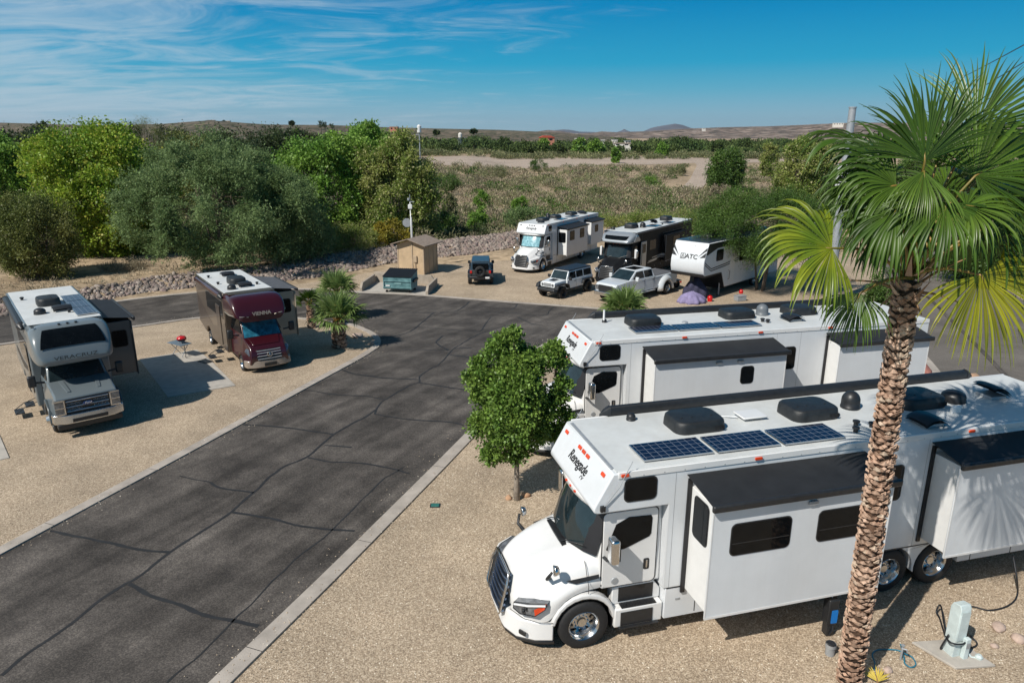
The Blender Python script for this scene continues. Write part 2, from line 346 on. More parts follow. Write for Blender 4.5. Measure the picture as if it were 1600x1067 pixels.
def smoothpts(P, n=6, closed=False):
    out = []; k = len(P)
    for i in range(k-1 if not closed else k):
        p0 = P[max(i-1, 0)]; p1 = P[i]; p2 = P[(i+1) % k]; p3 = P[min(i+2, k-1)] if not closed else P[(i+2) % k]
        for s in range(n):
            t = s/n; out.append(tuple(.5*((2*b)+(-a+c)*t+(2*a-5*b+4*c-d)*t*t+(-a+3*b-3*c+d)*t**3) for a, b, c, d in zip(p0, p1, p2, p3)))
    if not closed: out.append(tuple(P[-1]))
    return out
def ribbon(name, pts, w0, w1, off, m, thick, top=None):
    """strip along a ground path between side offsets w0 and w1, raised by thick"""
    vs = []; n = len(pts); dense = []
    for a, b in zip(pts, pts[1:]):
        k = max(1, int(math.dist(a, b)/1.0))
        for i in range(k): dense.append((a[0]+(b[0]-a[0])*i/k, a[1]+(b[1]-a[1])*i/k))
    dense.append(pts[-1]); mb = MB(); secs = []
    for i, p in enumerate(dense):
        q = dense[min(i+1, len(dense)-1)]; r_ = dense[max(i-1, 0)]; d = Vector((q[0]-r_[0], q[1]-r_[1])).normalized(); nn = Vector((-d.y, d.x))
        a = Vector(p)+nn*w0; b = Vector(p)+nn*w1
        za, zb = gz(*a)+off, gz(*b)+off
        secs.append([(a.x, a.y, za-.06), (a.x, a.y, za+thick), (b.x, b.y, zb+thick), (b.x, b.y, zb-.06)])
    mb.loft(secs); return mb
P = lambda *l: [at(*q) for q in l]
# gravel lots: one big sheet under the roads
lot = [(-60, -4), (40, -4), (40, 60), (26, 66), (12, 66), (4, 64), (-3, 61.5), (-9.8, 59), (-13.2, 54.5), (-16.5, 51.6), (-22.8, 49.9), (-26.2, 47.6), (-30.5, 40.4), (-45, 35), (-60, 30)]
sheet('gravel_lot', lot, .006, gravel_m)
# main drive
left_edge = P((-260, 1010), (0, 868), (300, 706), (420, 640), (540, 574), (583, 549), (594, 537), (590, 525), (570, 514), (544, 506), (467, 497), (390, 493), (307, 497), (205, 511), (100, 524), (-80, 550))
far_edge = P((-80, 505), (60, 487), (200, 470), (305, 458.5), (400, 454), (480, 453), (560, 457), (667, 463), (800, 473.5), (917, 482), (1100, 497), (1300, 518), (1408, 532))
near_edge = P((1470, 592), (1300, 566), (1100, 546), (960, 535), (880, 531), (838, 545), (800, 590), (755, 650), (560, 846), (330, 1067), (180, 1210))
le = smoothpts(left_edge, 4); fe = smoothpts(far_edge, 3); ne = smoothpts(near_edge, 4)
sheet('road', le+fe+ne, .012, asph_m)
k = MB()
k1 = ribbon('k', le, -.02, .32, .0, None, .05); k2 = ribbon('k', fe, -.02, .30, 0, None, .045); k3 = ribbon('k', ne, -.02, .36, 0, None, .05)
for q in (k1, k2, k3): k.add(q.v, q.f)
tag(k.build('kerb_strip', MT['kerb']), kind='structure')
kj = MB()
for pl_, wd_ in ((le, .32), (fe, .30), (ne, .36)):
    acc = 0
    for p, q in zip(pl_, pl_[1:]):
        acc += math.dist(p, q)
        if acc > 3.0 and p[1] < 46:
            acc = 0; d = Vector((q[0]-p[0], q[1]-p[1])).normalized(); nn = Vector((-d.y, d.x)); z_ = gz(*p)+.052
            a1, a2 = Vector(p)-nn*.02, Vector(p)+nn*wd_; e = d*.008
            kj.add([(a1.x-e.x, a1.y-e.y, z_), (a1.x+e.x, a1.y+e.y, z_), (a2.x+e.x, a2.y+e.y, z_), (a2.x-e.x, a2.y-e.y, z_)], [(0, 1, 2, 3)])
tag(kj.build('kerb_joints', MT['gap'], fix=False), kind='structure')
# public road at right
pr = P((1900, 900), (1479, 597), (1425, 533), (1399, 480), (1385, 440), (1375, 400), (1372, 372))
pr2 = P((1395, 366), (1440, 380), (1500, 410), (1600, 470), (1900, 640))
sheet('side_road', smoothpts(pr, 3)+smoothpts(pr2, 3), .010, asph2_m)
k = ribbon('k', P((1560, 700), (1479, 597), (1425, 533), (1400, 500)), -.05, .5, 0, None, .06)
k2 = ribbon('k', P((1575, 590), (1506, 519), (1470, 483), (1439, 452), (1420, 425)), -.06, .14, 0, None, .04)
tag(k.build('side_road_kerb', MT['kerb']), kind='structure'); tag(k2.build('road_edge_strip', asph_m), kind='structure')
# sealed cracks in the asphalt (tar bands)
cr = [[(0.0, 1056.0),(52.0, 1016.0),(100.0, 984.0),(136.0, 952.0),(192.0, 916.0),(212.0, 904.0),(264.0, 864.0),(320.0, 828.0),(364.0, 798.0),(396.0, 770.0),(440.0, 732.0),(480.0, 714.0),(520.0, 680.0),(560.0, 658.0),(588.0, 640.0)], [(76.0, 830.0),(120.0, 839.2),(168.0, 848.0),(216.0, 858.0),(264.0, 862.0)], [(200.0, 914.0),(224.0, 927.2),(280.0, 946.0),(320.0, 960.0),(360.0, 970.0),(404.0, 978.0)], [(328.0, 754.0),(344.0, 762.0),(396.0, 770.0)], [(364.0, 800.0),(408.0, 808.0),(472.0, 822.0),(520.0, 828.0),(554.0, 830.0)], [(380.0, 664.0),(440.0, 668.0),(520.0, 679.2)], [(480.0, 716.0),(520.0, 722.0),(580.0, 726.0),(640.0, 740.0)], [(508.0, 696.0),(548.0, 700.0)], [(632.0, 730.0),(592.0, 756.0),(520.0, 828.0),(460.0, 876.0),(372.0, 964.0),(304.0, 1032.0),(264.0, 1066.8)], [(280.0, 744.8),(304.0, 750.0),(328.0, 754.0)], [(584.4, 647.0),(590.9, 637.2),(600.7, 625.9),(639.7, 603.1),(654.3, 596.6),(659.2, 585.2),(688.5, 567.3),(708.0, 546.2),(734.0, 529.9),(750.2, 521.8),(792.5, 508.8)], [(584.4, 647.0),(629.9, 655.1),(701.5, 660.0),(724.2, 664.9)], [(477.1, 609.6),(516.1, 616.1),(568.1, 619.3),(600.7, 624.2)], [(535.6, 578.7),(561.6, 586.2),(613.7, 591.7),(654.3, 593.3)], [(654.3, 598.2),(685.2, 603.1),(734.0, 610.2)], [(626.7, 546.2),(701.5, 547.8)], [(703.1, 555.0),(747.0, 560.8)], [(708.0, 545.2),(737.2, 543.9)], [(701.5, 547.8),(682.0, 536.4),(691.7, 525.0)], [(597.4, 529.9),(639.7, 518.5),(675.4, 490.9),(688.5, 488.6),(714.5, 485.4),(734.0, 471.4)], [(613.7, 487.6),(675.4, 489.9)], [(688.5, 489.3),(789.3, 486.0),(808.8, 474.6)], [(808.8, 495.8),(828.3, 505.5),(847.8, 508.8)], [(766.5, 495.8),(750.2, 518.5)], [(854.3, 492.5),(864.1, 479.5)], [(646.2, 510.4),(717.7, 516.9),(750.2, 518.5)], [(789.3, 486.0),(821.8, 492.5),(854.3, 492.5)], [(568.1, 479.5),(613.7, 487.6)]]
tb = MB()
for c_ in cr:
    pts = smoothpts([at(*q) for q in c_], 5); wd = rnd.uniform(.030, .055)*(.45 if c_ is cr[8] or c_ is cr[9] else 1); dense = []
    for i, p in enumerate(pts): dense.append((p[0]+.07*mnoise.noise((p[0]*1.5, p[1]*1.5, 0)), p[1]+.07*mnoise.noise((p[0]*1.5, p[1]*1.5, 9))))
    secs = []
    d2 = []
    for a, b in zip(dense, dense[1:]):
        kk = max(1, int(math.dist(a, b)/.4)); d2 += [(a[0]+(b[0]-a[0])*i/kk, a[1]+(b[1]-a[1])*i/kk) for i in range(kk)]
    d2.append(dense[-1])
    for i, p in enumerate(d2):
        q = d2[min(i+1, len(d2)-1)]; r_ = d2[max(i-1, 0)]; d = Vector((q[0]-r_[0], q[1]-r_[1])).normalized(); nn = Vector((-d.y, d.x))*wd*(1+.5*mnoise.noise((p[0]*4, p[1]*4, 5)))
        secs.append([(p[0]+nn.x, p[1]+nn.y, gz(0, p[1]+nn.y)+.0165), (p[0]-nn.x, p[1]-nn.y, gz(0, p[1]-nn.y)+.0165)])
    tb.loft(secs)
tag(tb.build('crack_sealant', tar_m, fix=False), kind='structure')
# concrete pads
def pad(name, pts, label):
    mb = MB(); n = len(pts); vs = [(x, y, gz(x, y)-.05) for x, y in pts]+[(x, y, gz(x, y)+.035) for x, y in pts]
    mb.add(vs, [tuple(range(n)), tuple(range(2*n-1, n-1, -1))]+[(i, (i+1) % n, (i+1) % n+n, i+n) for i in range(n)])
    return tag(mb.build(name, MT['concrete'], bevel=.01), kind='structure')
pad('patio_slab', P((218, 562), (308, 547), (330, 564), (368, 603), (262, 621)), '')
pad('patio_slab', P((-60, 690), (-4, 672), (15, 716), (-50, 730)), '')
# dumpster apron
pad('dumpster_apron', P((556, 457.5), (664, 462), (680, 449), (582, 440)), '')

# sandy wash in the flats, laid on the river bottom
def tza(x, y): return tz(x, y)
def strip_between(name, A, B, off, m, nseg=60):
    mb = MB(); a = smoothpts(A, 8); b = smoothpts(B, 8); n = min(len(a), len(b)); secs = []
    for i in range(n):
        p, q = a[i], b[i]; secs.append([(p[0]+(q[0]-p[0])*t/10, p[1]+(q[1]-p[1])*t/10, tz(p[0]+(q[0]-p[0])*t/10, p[1]+(q[1]-p[1])*t/10)+off) for t in range(11)])
    mb.loft(secs); o = mb.build(name, m, smooth=True); return tag(o, kind='structure')
def far(px, py, z=-3.3):
    d = ray(px, py); t = (z-CH)/d[2]; return (d[0]*t, d[1]*t)
strip_between('river_wash', [far(*q) for q in ((560, 262), (680, 266), (780, 264), (900, 262), (1000, 258), (1110, 254.5), (1200, 254), (1330, 251), (1500, 247))],
              [far(*q) for q in ((560, 254), (680, 251), (780, 248), (900, 247), (1000, 245), (1110, 243.5), (1200, 242.5), (1330, 241), (1500, 239.5))], .05, sand_m)
strip_between('side_wash', [far(*q) for q in ((1078, 250), (1088, 258), (1084, 268), (1078, 280), (1070, 289), (1060, 297))],
              [far(*q) for q in ((1114, 250), (1114, 258), (1108, 268), (1105, 280), (1100, 291), (1084, 300))], .09, sand_m)
# ---------------------------------------------------------------- hills
def ridge(name, prof, D, depth, m, base=-4, rough=1.0, seed=0, sub=8):
    """prof: (photo x, photo y) skyline, built at distance D as a real ridge with front and back slopes"""
    mb = MB(); secs = []; pp = []
    for (x0, y0), (x1, y1) in zip(prof, prof[1:]):
        for i in range(sub): pp.append((x0+(x1-x0)*i/sub, y0+(y1-y0)*i/sub))
    pp.append(prof[-1])
    for px, py in pp:
        d = ray(px, py); t = D/d[1]; X, Z = d[0]*t, CH+d[2]*t
        sec = []
        for j in range(-7, 4):
            u = j/7 if j < 0 else j/3; yy = D+u*depth; sh = (math.cos(math.pi*u)+1)/2 if abs(u) < 1 else 0
            nn = mnoise.fractal((X/depth*2.2+seed, yy/depth*2.2, seed), 1, 2, 5)
            sec.append((X*(1+u*depth/D*.9), yy, base+(Z-base)*sh*(1+.22*nn*rough*(1-sh))+nn*rough*(Z-base)*.16*(sh*(1-sh)*4)+(nn*rough*(Z-base)*.02)))
        secs.append(sec)
    mb.loft(secs); return tag(mb.build(name, m, smooth=True), kind='structure')
hill_m = ground_mat('hill_scrub', [(.25, (.035, .045, .022)), (.45, (.075, .070, .042)), (.55, (.13, .10, .07)), (.8, (.20, .155, .115))], .22, .10, .3, big=.3, bigscale=.006, bdist=1)
hill2_m = ground_mat('hill_eroded', [(.25, (.06, .055, .045)), (.42, (.12, .09, .07)), (.60, (.20, .15, .12)), (.8, (.36, .29, .24))], .05, .02, .3, big=.3, bigscale=.002, bdist=2)
mount_m = mat('far_rock', (.10, .10, .12), .95, var=.3, scale=.002)
ridge('hills', [(-900, 190), (-300, 188), (0, 192), (150, 196), (260, 194), (330, 189), (420, 195), (520, 196), (600, 199), (680, 201), (780, 203), (860, 207), (900, 210), (960, 214)], 900, 420, hill_m, seed=3)
ridge('hills', [(780, 211), (840, 206), (856, 203.5), (875, 205), (900, 209), (925, 208), (940, 205.5), (965, 207), (1000, 206), (1060, 202), (1120, 199.5), (1200, 197.5), (1280, 194), (1340, 191.5), (1450, 193), (1700, 196), (2300, 190)], 2600, 900, hill2_m, seed=9, rough=1.6)
ridge('mountain', [(840, 208), (868, 203.8), (880, 202.5), (892, 203.5), (905, 206), (925, 206.5), (940, 208), (960, 208.5), (966, 206), (972, 204), (975, 201.8), (979, 204), (985, 206), (1005, 205.5), (1018, 200), (1030, 197.5), (1042, 195.5), (1055, 193.6), (1066, 195.5), (1078, 200), (1100, 204)], 9000, 2200, mount_m, seed=5, rough=.6, sub=3)
# ================================================================ VEGETATION
def leaf_quads(Pp, D, size, g, elong=1.8, jit=.9):
    """rhombic leaves at Pp growing roughly along D"""
    n = len(Pp); d = D+g.normal(0, jit, (n, 3)); d /= np.linalg.norm(d, axis=1)[:, None]+1e-9
    u = g.normal(0, 1, (n, 3)); u -= (u*d).sum(1)[:, None]*d; u /= np.linalg.norm(u, axis=1)[:, None]+1e-9
    s = (size*g.uniform(.6, 1.35, n))[:, None]; m = Pp+d*s*.5
    nn = np.cross(d, u)*s*.10
    V = np.stack([Pp, m+u*s/elong*.5+nn, Pp+d*s, m-u*s/elong*.5+nn], 1).reshape(-1, 3)
    return V, np.arange(4*n).reshape(-1, 4)
def twig_cloud(clumps, per, tw, size, g, elong=1.8, gravity=.25, spread=.10, inner=.35, jit=.9, outb=0.6, centre=None):
    """leaves set along twigs radiating from the middle of each clump"""
    Ps, Ds = [], []
    for (cx, cy, cz, r) in clumps:
        c = np.array([cx, cy, cz]); nt = max(3, int(tw*g.uniform(.8, 1.2)))
        dr = g.normal(0, 1, (nt, 3)); dr[:, 2] += .25
        if centre is not None: o = c-np.array(centre); o = o/(np.linalg.norm(o)+1e-6); dr += o*outb
        dr /= np.linalg.norm(dr, axis=1)[:, None]
        ln = r*g.uniform(.6, 1.25, nt)
        t = g.uniform(inner, 1, (nt, per)); pos = c+dr[:, None, :]*(ln[:, None]*t)[..., None]
        pos[..., 2] -= gravity*r*(t**2)*.6
        pos += g.normal(0, spread*r, pos.shape)
        dd = np.repeat(dr[:, None, :], per, 1).copy(); dd[..., 2] -= gravity*1.4
        Ps.append(pos.reshape(-1, 3)); Ds.append(dd.reshape(-1, 3))
    return leaf_quads(np.concatenate(Ps), np.concatenate(Ds), size, g, elong, jit)
def crown_clumps(g, n, rx, ry, z0, z1, rc, low=.0, shape=1.0):
    out = []; cz = (z0+z1)/2; rz = (z1-z0)/2
    for i in range(n):
        d = g.normal(0, 1, 3); d /= np.linalg.norm(d); f = g.uniform(.35, 1.0)**.5
        k = 1+.25*mnoise.noise(Vector(d)*1.7+Vector((n*.37, rx, 0)))
        x, y, z = d[0]*rx*f*k, d[1]*ry*f*k, cz+d[2]*rz*f*k
        h = (z-z0)/(z1-z0); tap = 1-(1-shape)*max(h, 0)
        out.append((x*tap, y*tap, z, rc*g.uniform(.65, 1.25)))
    return out
def trunk_mb(h, r, lean=(0, 0), clumps=(), g=None, nb=8, split=.35, multi=1):
    mb = MB()
    for q in range(multi):
        a = 2*math.pi*q/max(multi, 1)+.5; off = .0 if multi == 1 else r*1.6
        base = Vector((off*math.cos(a), off*math.sin(a), 0)); sp_ = (0 if multi == 1 else .22)*h
        top = Vector((lean[0]+sp_*math.cos(a), lean[1]+sp_*math.sin(a), h)); pts = []
        for i in range(6):
            t = i/5; p = base.lerp(top, t); p.x += .12*r*8*mnoise.noise((t*3, q, 1)); p.y += .12*r*8*mnoise.noise((t*3, q, 7)); pts.append(p)
        rr_ = r/(multi**.5)
        mb.tube([base-Vector((0, 0, .25))]+pts[1:], [rr_*1.25]+[rr_*(1-.6*i/5) for i in range(1, 6)], 8)
        cl = list(clumps)
        if cl and nb:
            for j in range(nb):
                c_ = cl[(j*7+q*3) % len(cl)]; t = g.uniform(split, .95); s_ = base.lerp(top, t); e = Vector(c_[:3]); m_ = s_.lerp(e, .5)+Vector((0, 0, .1*h*g.uniform(-.3, .6)))
                mb.tube([s_, m_, e], [rr_*(.5-.25*t), rr_*.22, rr_*.07], 5, cap=False)
    return mb
def tree(name, label, cat, x, y, trunk_h, trunk_r, clumps, leaf_m, bark_m, seed, tw=30, per=14, size=.16, group=None, z=None, multi=1, nb=10, **kw):
    g = np.random.default_rng(seed); z = tz(x, y) if z is None else z
    t = empty(name, (x, y, z)); tag(t, label, cat, group)
    trunk_mb(trunk_h, trunk_r, (0, 0), clumps, g, nb, multi=multi).build('trunk', bark_m, t, smooth=True, fix=False)
    cz = sum(c[2] for c in clumps)/len(clumps)
    V, Fq = twig_cloud(clumps, per, tw, size, g, centre=(0, 0, cz*.8), **kw)
    np_mesh('crown', V, Fq, leaf_m, t)
    return t
BARK = mat('grey_brown_bark', (.13, .10, .075), .95, var=.35, scale=6, bump=.6, bscale=25)
BARKL = mat('pale_bark', (.26, .22, .18), .95, var=.3, scale=6, bump=.5, bscale=25)
LF = dict(
 cotton=leafmat('cottonwood_leaf', (.16, .28, .025), (.28, .38, .04), (.42, .42, .07)),
 bright=leafmat('bright_green_leaf', (.13, .26, .04), (.22, .35, .06)),
 olivey=leafmat('willow_leaf', (.17, .25, .045), (.30, .33, .09), (.48, .45, .22)),
 tamar=leafmat('tamarisk_leaf', (.135, .205, .075), (.215, .300, .125), trans=.34, spec=.2),
 dark=leafmat('dark_leaf', (.034, .055, .018), (.062, .090, .028), trans=.2),
 brownish=leafmat('olive_brown_leaf', (.115, .145, .035), (.19, .20, .055), trans=.25),
 mesq=leafmat('mesquite_leaf', (.055, .110, .020), (.095, .165, .032), trans=.25),
 small=leafmat('glossy_leaf', (.105, .20, .034), (.185, .285, .055), trans=.3, rough=.42, spec=.4, scale=1.2),
 gold=leafmat('yellowing_leaf', (.34, .26, .03), (.22, .22, .04), trans=.4),
 brush=leafmat('dry_brush', (.24, .205, .140), (.34, .29, .205), (.46, .40, .28), trans=.15, scale=.06, rough=.8, spec=.1),
 gbrush=leafmat('green_brush', (.13, .155, .070), (.22, .23, .115), (.34, .32, .17), trans=.2, scale=.05, rough=.7, spec=.15),
 fwood=leafmat('bosque_leaf', (.050, .085, .025), (.105, .145, .045), trans=.15, scale=.03, rough=.7, spec=.15),  # leaves lightened: distance haze is put into the colour
)
def G(s): return np.random.default_rng(s)
def T(px, pyt, dist, w, name, label, leaf, seed, h=None, n=60, rc=None, size=.17, tw=30, per=14, depth=None, zb=None, group=None, multi=2, shape=1.0, z0=.06, bark=None, cat='tree', **kw):
    """tree whose crown spans w photo pixels and tops out at photo row pyt, at distance dist"""
    d = ray(px, pyt); t_ = dist/d[1]; x = d[0]*t_; top = CH+d[2]*t_; z = tz(x, dist) if zb is None else zb
    h = top-z; rad = w*dist/CF/2
    rc = rc or rad*.30
    cl = crown_clumps(G(seed), n, rad-rc*.5, depth or rad*.8, h*z0+rc*.3, h-rc*.55, rc, shape=shape)
    return tree(name, label, cat, x, dist, h*.62, max(.12, h*.022), cl, LF[leaf], bark or BARK, seed, size=size, tw=tw, per=per, z=z, group=group, multi=multi, **kw)
# left grove
T(395, 300, 61, 170, 'tamarisk_tree', 'low right lobe of grey-green feathery tree beside the levee rocks', 'tamar', 22, n=55, size=.15, tw=48, per=16, elong=3.4, spread=.09, multi=3) if False else None
T(325, 216, 58.0, 290, 'tamarisk_tree', 'huge dusty grey-green feathery tree behind the maroon motorhome', 'tamar', 21, n=170, rc=1.3, size=.19, tw=60, per=17, elong=3.0, spread=.06, outb=.9, multi=4, z0=.0, gravity=.1)
T(440, 262, 58.5, 125, 'tamarisk_tree', 'grey-green feathery tree, slimmer one right of the huge dusty tree', 'tamar', 23, n=75, rc=1.35, size=.18, tw=50, per=14, elong=3.2, multi=3, z0=.0, gravity=.15)
T(145, 190, 69, 220, 'cottonwood_tree', 'yellow-green cottonwood tree rising left of the dusty grey-green tree', 'cotton', 31, n=150, rc=1.7, size=.24, tw=46, per=14, elong=1.3, multi=4, z0=.02, bark=BARKL)
T(-5, 205, 74, 110, 'cottonwood_tree', 'mid-green leafy tree cut by the left edge of the photo', 'bright', 32, n=90, rc=1.6, size=.24, tw=40, per=13, elong=1.4)
T(42, 298, 57.5, 140, 'mesquite_tree', 'olive-brown thin tree with a dark trunk at far left behind the back road', 'brownish', 33, n=130, rc=1.15, size=.16, tw=40, per=13, elong=2.4, multi=2, z0=.0)
T(500, 200, 74, 165, 'cottonwood_tree', 'bright green leafy tree behind the gap above the maroon motorhome', 'bright', 34, n=120, rc=1.6, size=.24, tw=42, per=14, elong=1.4, multi=3, z0=.02, bark=BARKL)
T(575, 182, 84, 95, 'cottonwood_tree', 'tallest bright green tree, poking above the horizon left of the light pole', 'bright', 35, n=75, rc=1.7, size=.27, tw=40, per=13, elong=1.4, bark=BARKL, z0=.3)
T(618, 203, 73, 130, 'willow_tree', 'mixed pale and yellow-green willow behind the wooden shed', 'olivey', 36, n=115, rc=1.35, size=.23, tw=44, per=14, elong=1.9, multi=3, gravity=.5, bark=BARKL, z0=.05)
T(608, 335, 67.5, 70, 'yellowing_shrub', 'golden leaved shrub below the willow beside the shed roof', 'gold', 37, n=22, rc=.7, size=.20, tw=22, per=8, elong=1.6, gravity=.6, cat='shrub')
T(545, 345, 65, 105, 'green_shrub', 'olive green round bush on the levee left of the shed', 'olivey', 38, n=45, rc=.8, size=.14, tw=40, per=12, cat='shrub', z0=0, elong=3)
T(485, 340, 60.5, 85, 'green_shrub', 'grey-green bush at the foot of the slim feathery tree', 'tamar', 39, n=40, rc=.9, size=.16, tw=40, per=12, cat='shrub', z0=0, elong=3)
T(675, 360, 72, 55, 'green_shrub', 'dark green bush on the levee just right of the willow', 'dark', 40, n=30, rc=.7, size=.15, tw=34, per=12, cat='shrub', z0=0)
T(735, 352, 75, 70, 'green_shrub', 'dark spiky bush on top of the levee above the dark off-roader', 'dark', 41, n=30, rc=.8, size=.2, tw=34, per=10, cat='shrub', z0=0, elong=5)
T(195, 418, 61, 75, 'dry_shrub', 'dry straw-coloured bush on bare soil between the left trees', 'brush', 42, n=25, rc=.9, size=.2, tw=34, per=10, cat='shrub', z0=0, elong=6)
T(228, 176, 100, 55, 'bare_tree', 'thin half-bare brown tree sticking above the horizon behind the cottonwood', 'brownish', 43, n=40, rc=1.3, size=.14, tw=22, per=6, elong=4, multi=3, z0=.5, nb=30, bark=BARKL)
T(285, 198, 96, 100, 'olive_tree', 'brownish olive tree right of the half-bare tree on the skyline', 'brownish', 44, n=90, rc=1.7, size=.24, tw=34, per=12)
for i, (px, py, dd, ww) in enumerate([(20, 197, 130, 120), (110, 195, 150, 130), (60, 190, 190, 60), (195, 189, 170, 80), (345, 200, 120, 130), (412, 195, 140, 120), (462, 198, 150, 90), (265, 193, 180, 110)]):
    T(px, py, dd, ww, 'dark_tree', ['wide dark tree in the line behind the grove at far left', 'wide dark tree behind the yellow-green cottonwood', 'small black-green treetop on the skyline at far left', 'black-green treetop on the skyline left of the half-bare tree', 'dark olive tree behind the top of the dusty grey-green tree', 'darkest round tree above the slim feathery tree', 'dark small tree left of the bright green tree crowns', 'dark treetop between the half-bare tree and the dusty tree'][i], 'dark', 50+i, n=60, rc=ww*dd/CF*.18, size=.34, tw=26, per=10, group='dark trees behind the grove', elong=1.5)
# right
T(1205, 292, 50, 245, 'mesquite_tree', 'wide feathery dark green mesquite shading the white trailer', 'mesq', 61, n=150, rc=1.0, size=.12, tw=70, per=16, elong=3.6, multi=3, z0=.30, gravity=.35, depth=4.2, spread=.12)
T(1137, 229, 160, 55, 'round_tree', 'round bright green tree beside the sandy side wash', 'mesq', 62, n=70, rc=2.0, size=.34, tw=34, per=12, elong=1.6, z0=0)
bpy.data.objects[-1] if False else None
T(1262, 207, 120, 85, 'yellow_green_tree', 'tall yellow-green tree left of the fan palm crown', 'olivey', 63, n=100, rc=1.7, size=.30, tw=34, per=12, elong=1.6, z0=0)
T(1205, 220, 210, 26, 'round_tree', 'small yellow-green round tree out on the flats right of the round tree', 'olivey', 64, n=40, rc=1.3, size=.35, tw=24, per=10, z0=0)
for i, (px, py, dd, ww) in enumerate([(1020, 330, 84, 80), (1085, 325, 80, 60), (960, 340, 84, 80), (890, 348, 84, 60)]):
    T(px, py, dd, ww, 'rabbitbrush', ['yellow-green bush behind the black motorhome, under the wash', 'pale yellow-green bush left of the mesquite crown', 'pale green bush just right of the far white motorhome roof', 'olive bush right behind the far white motorhome'][i], 'olivey', 70+i, n=35, rc=.95, size=.2, tw=34, per=10, elong=4, z0=0, group='yellow-green bushes on the levee', cat='shrub')
for i, (px, py, dd, ww) in enumerate([(1400, 415, 40, 60), (1375, 440, 42, 44)]):
    T(px, py, dd, ww, 'green_shrub', ['round green shrub beside the side road under the palm crown', 'smaller green shrub by the side road'][i], 'mesq', 80+i, n=25, rc=.5, size=.1, tw=34, per=10, cat='shrub', z0=0)
T(1560, 340, 52, 150, 'roadside_tree', 'dark green tree across the side road at the right edge', 'mesq', 84, n=80, rc=1.2, size=.2, tw=34, per=12)
for i, (px, py, dd, ww) in enumerate([(1340, 262, 85, 90), (1420, 240, 105, 110), (1500, 250, 85, 90), (1600, 240, 90, 110)]):
    T(px, py, dd, ww, 'roadside_tree', ['olive tree beyond the mesquite near the grey pole', 'green tree hidden behind the palm fronds', 'green tree behind the right-hand fronds', 'green tree at the right edge beyond the side road'][i], ['fwood', 'mesq', 'fwood', 'mesq'][i], 90+i, n=70, rc=1.7, size=.3, tw=26, per=10)
# individual trees in the belt across the river
bt = [(555, 218, 420, 30), (640, 222, 400, 36), (905, 213, 430, 24), (930, 217, 420, 26), (962, 231, 330, 13), (1063, 210, 520, 30), (1085, 218, 480, 22), (820, 219, 430, 30), (850, 215, 440, 22), (872, 219, 430, 24), (790, 214, 450, 26), (1120, 217, 470, 22), (1035, 222, 400, 18), (1165, 215, 500, 30), (700, 218, 430, 34), (740, 217, 450, 26)]
names = ['left end of the belt', 'just right of the willow', 'second left of the white houses', 'brightest, in front of the white houses', 'pale one standing alone in the sand', 'dark and tall, behind the round tree line', 'right of the dark tall one', 'right of the pink house', 'third right of the pink house', 'between the pink house and white houses', 'left of the pink house', 'far right above the wash fork', 'small pale one above the wash', 'broad, right of the wash fork', 'broad dark green, right of the willow top', 'low, below the water tank']
for i, (px, py, dd, ww) in enumerate(bt):
    T(px, py, dd, ww, 'river_tree', 'tree in the green belt across the river, '+names[i], 'bright' if i in (3, 4, 8, 12, 2) else 'fwood', 100+i, n=24, rc=ww*dd/CF*.2, size=.9, tw=16, per=7, zb=-3, group='trees in the belt across the river', elong=1.5, multi=1, nb=3, z0=0)
# ------------------------------------------------ brush on the flats (uncountable)
def brush(name, label, n, region, leaf, size_rng, q, lsize, seed, zoff=0, test=None, hf=.8, elong=6, up=.9, pw=1.6):
    g = np.random.default_rng(seed); Ps, Ds, Ss = [], [], []
    y0, y1 = region; c = 0
    while c < n:
        yy = y0+(y1-y0)*g.uniform()**pw; xx = g.uniform(-.80, .80)*yy
        if test and not test(xx, yy): continue
        if mnoise.noise((xx*.035, yy*.035, seed)) < -.12+.3*g.uniform(): 
            if g.uniform() < .7: c += .3; continue
        c += 1; r = g.uniform(*size_rng)*(1+.4*mnoise.noise((xx*.02, yy*.02, 5))); k = max(8, int(q*(r/1.2)**1.3*(1 if yy < 120 else .75 if yy < 200 else .65 if yy < 300 else 1)))
        d = g.normal(0, 1, (k, 3)); d[:, 2] = np.abs(d[:, 2])*.8+.15; d /= np.linalg.norm(d, axis=1)[:, None]
        rr_ = (r*g.uniform(.25, 1, k)**.6)[:, None]
        p = d*rr_*np.array([1, 1, hf])+np.array([xx, yy, tz(xx, yy)+zoff]); Ps.append(p); d[:, 2] += up; Ds.append(d); Ss.append(np.full(k, lsize*(1 if yy < 120 else 1.2 if yy < 200 else 1.6)))
    Pp = np.concatenate(Ps); V, Fq = leaf_quads(Pp, np.concatenate(Ds), np.concatenate(Ss), g, elong, .5)
    o = np_mesh(name, V, Fq, LF[leaf]); return tag(o, label, 'brush', kind='stuff')
wash = [far(*q) for q in ((1096, 240), (1100, 258), (1093, 268), (1084, 280), (1070, 296))]
def notwash(x, y, w=6.0):
    for (a, b), (c, d) in zip(wash, wash[1:]):
        px, py = x-a, y-b; dx, dy = c-a, d-b; t = max(0, min(1, (px*dx+py*dy)/(dx*dx+dy*dy))); 
        if math.hypot(px-dx*t, py-dy*t) < w*(1 if b > 130 else .7): return rnd.random() < .02
    yl = 268 if x < 20 else 290
    return not (yl+9*mnoise.noise((x*.05, 3, 1)) < y < 385+.05*x) or rnd.random() < .03
bb = lambda d0: (lambda x, y: y > berm_y(x)+d0 and notwash(x, y) and not (x > .36*y and y < 80))
brush('dry_brush', 'dry tan desert brush covering the river flats', 3900, (70, 292), 'brush', (.9, 2.0), 80, .42, 201, test=bb(8), elong=3.6, up=.45)
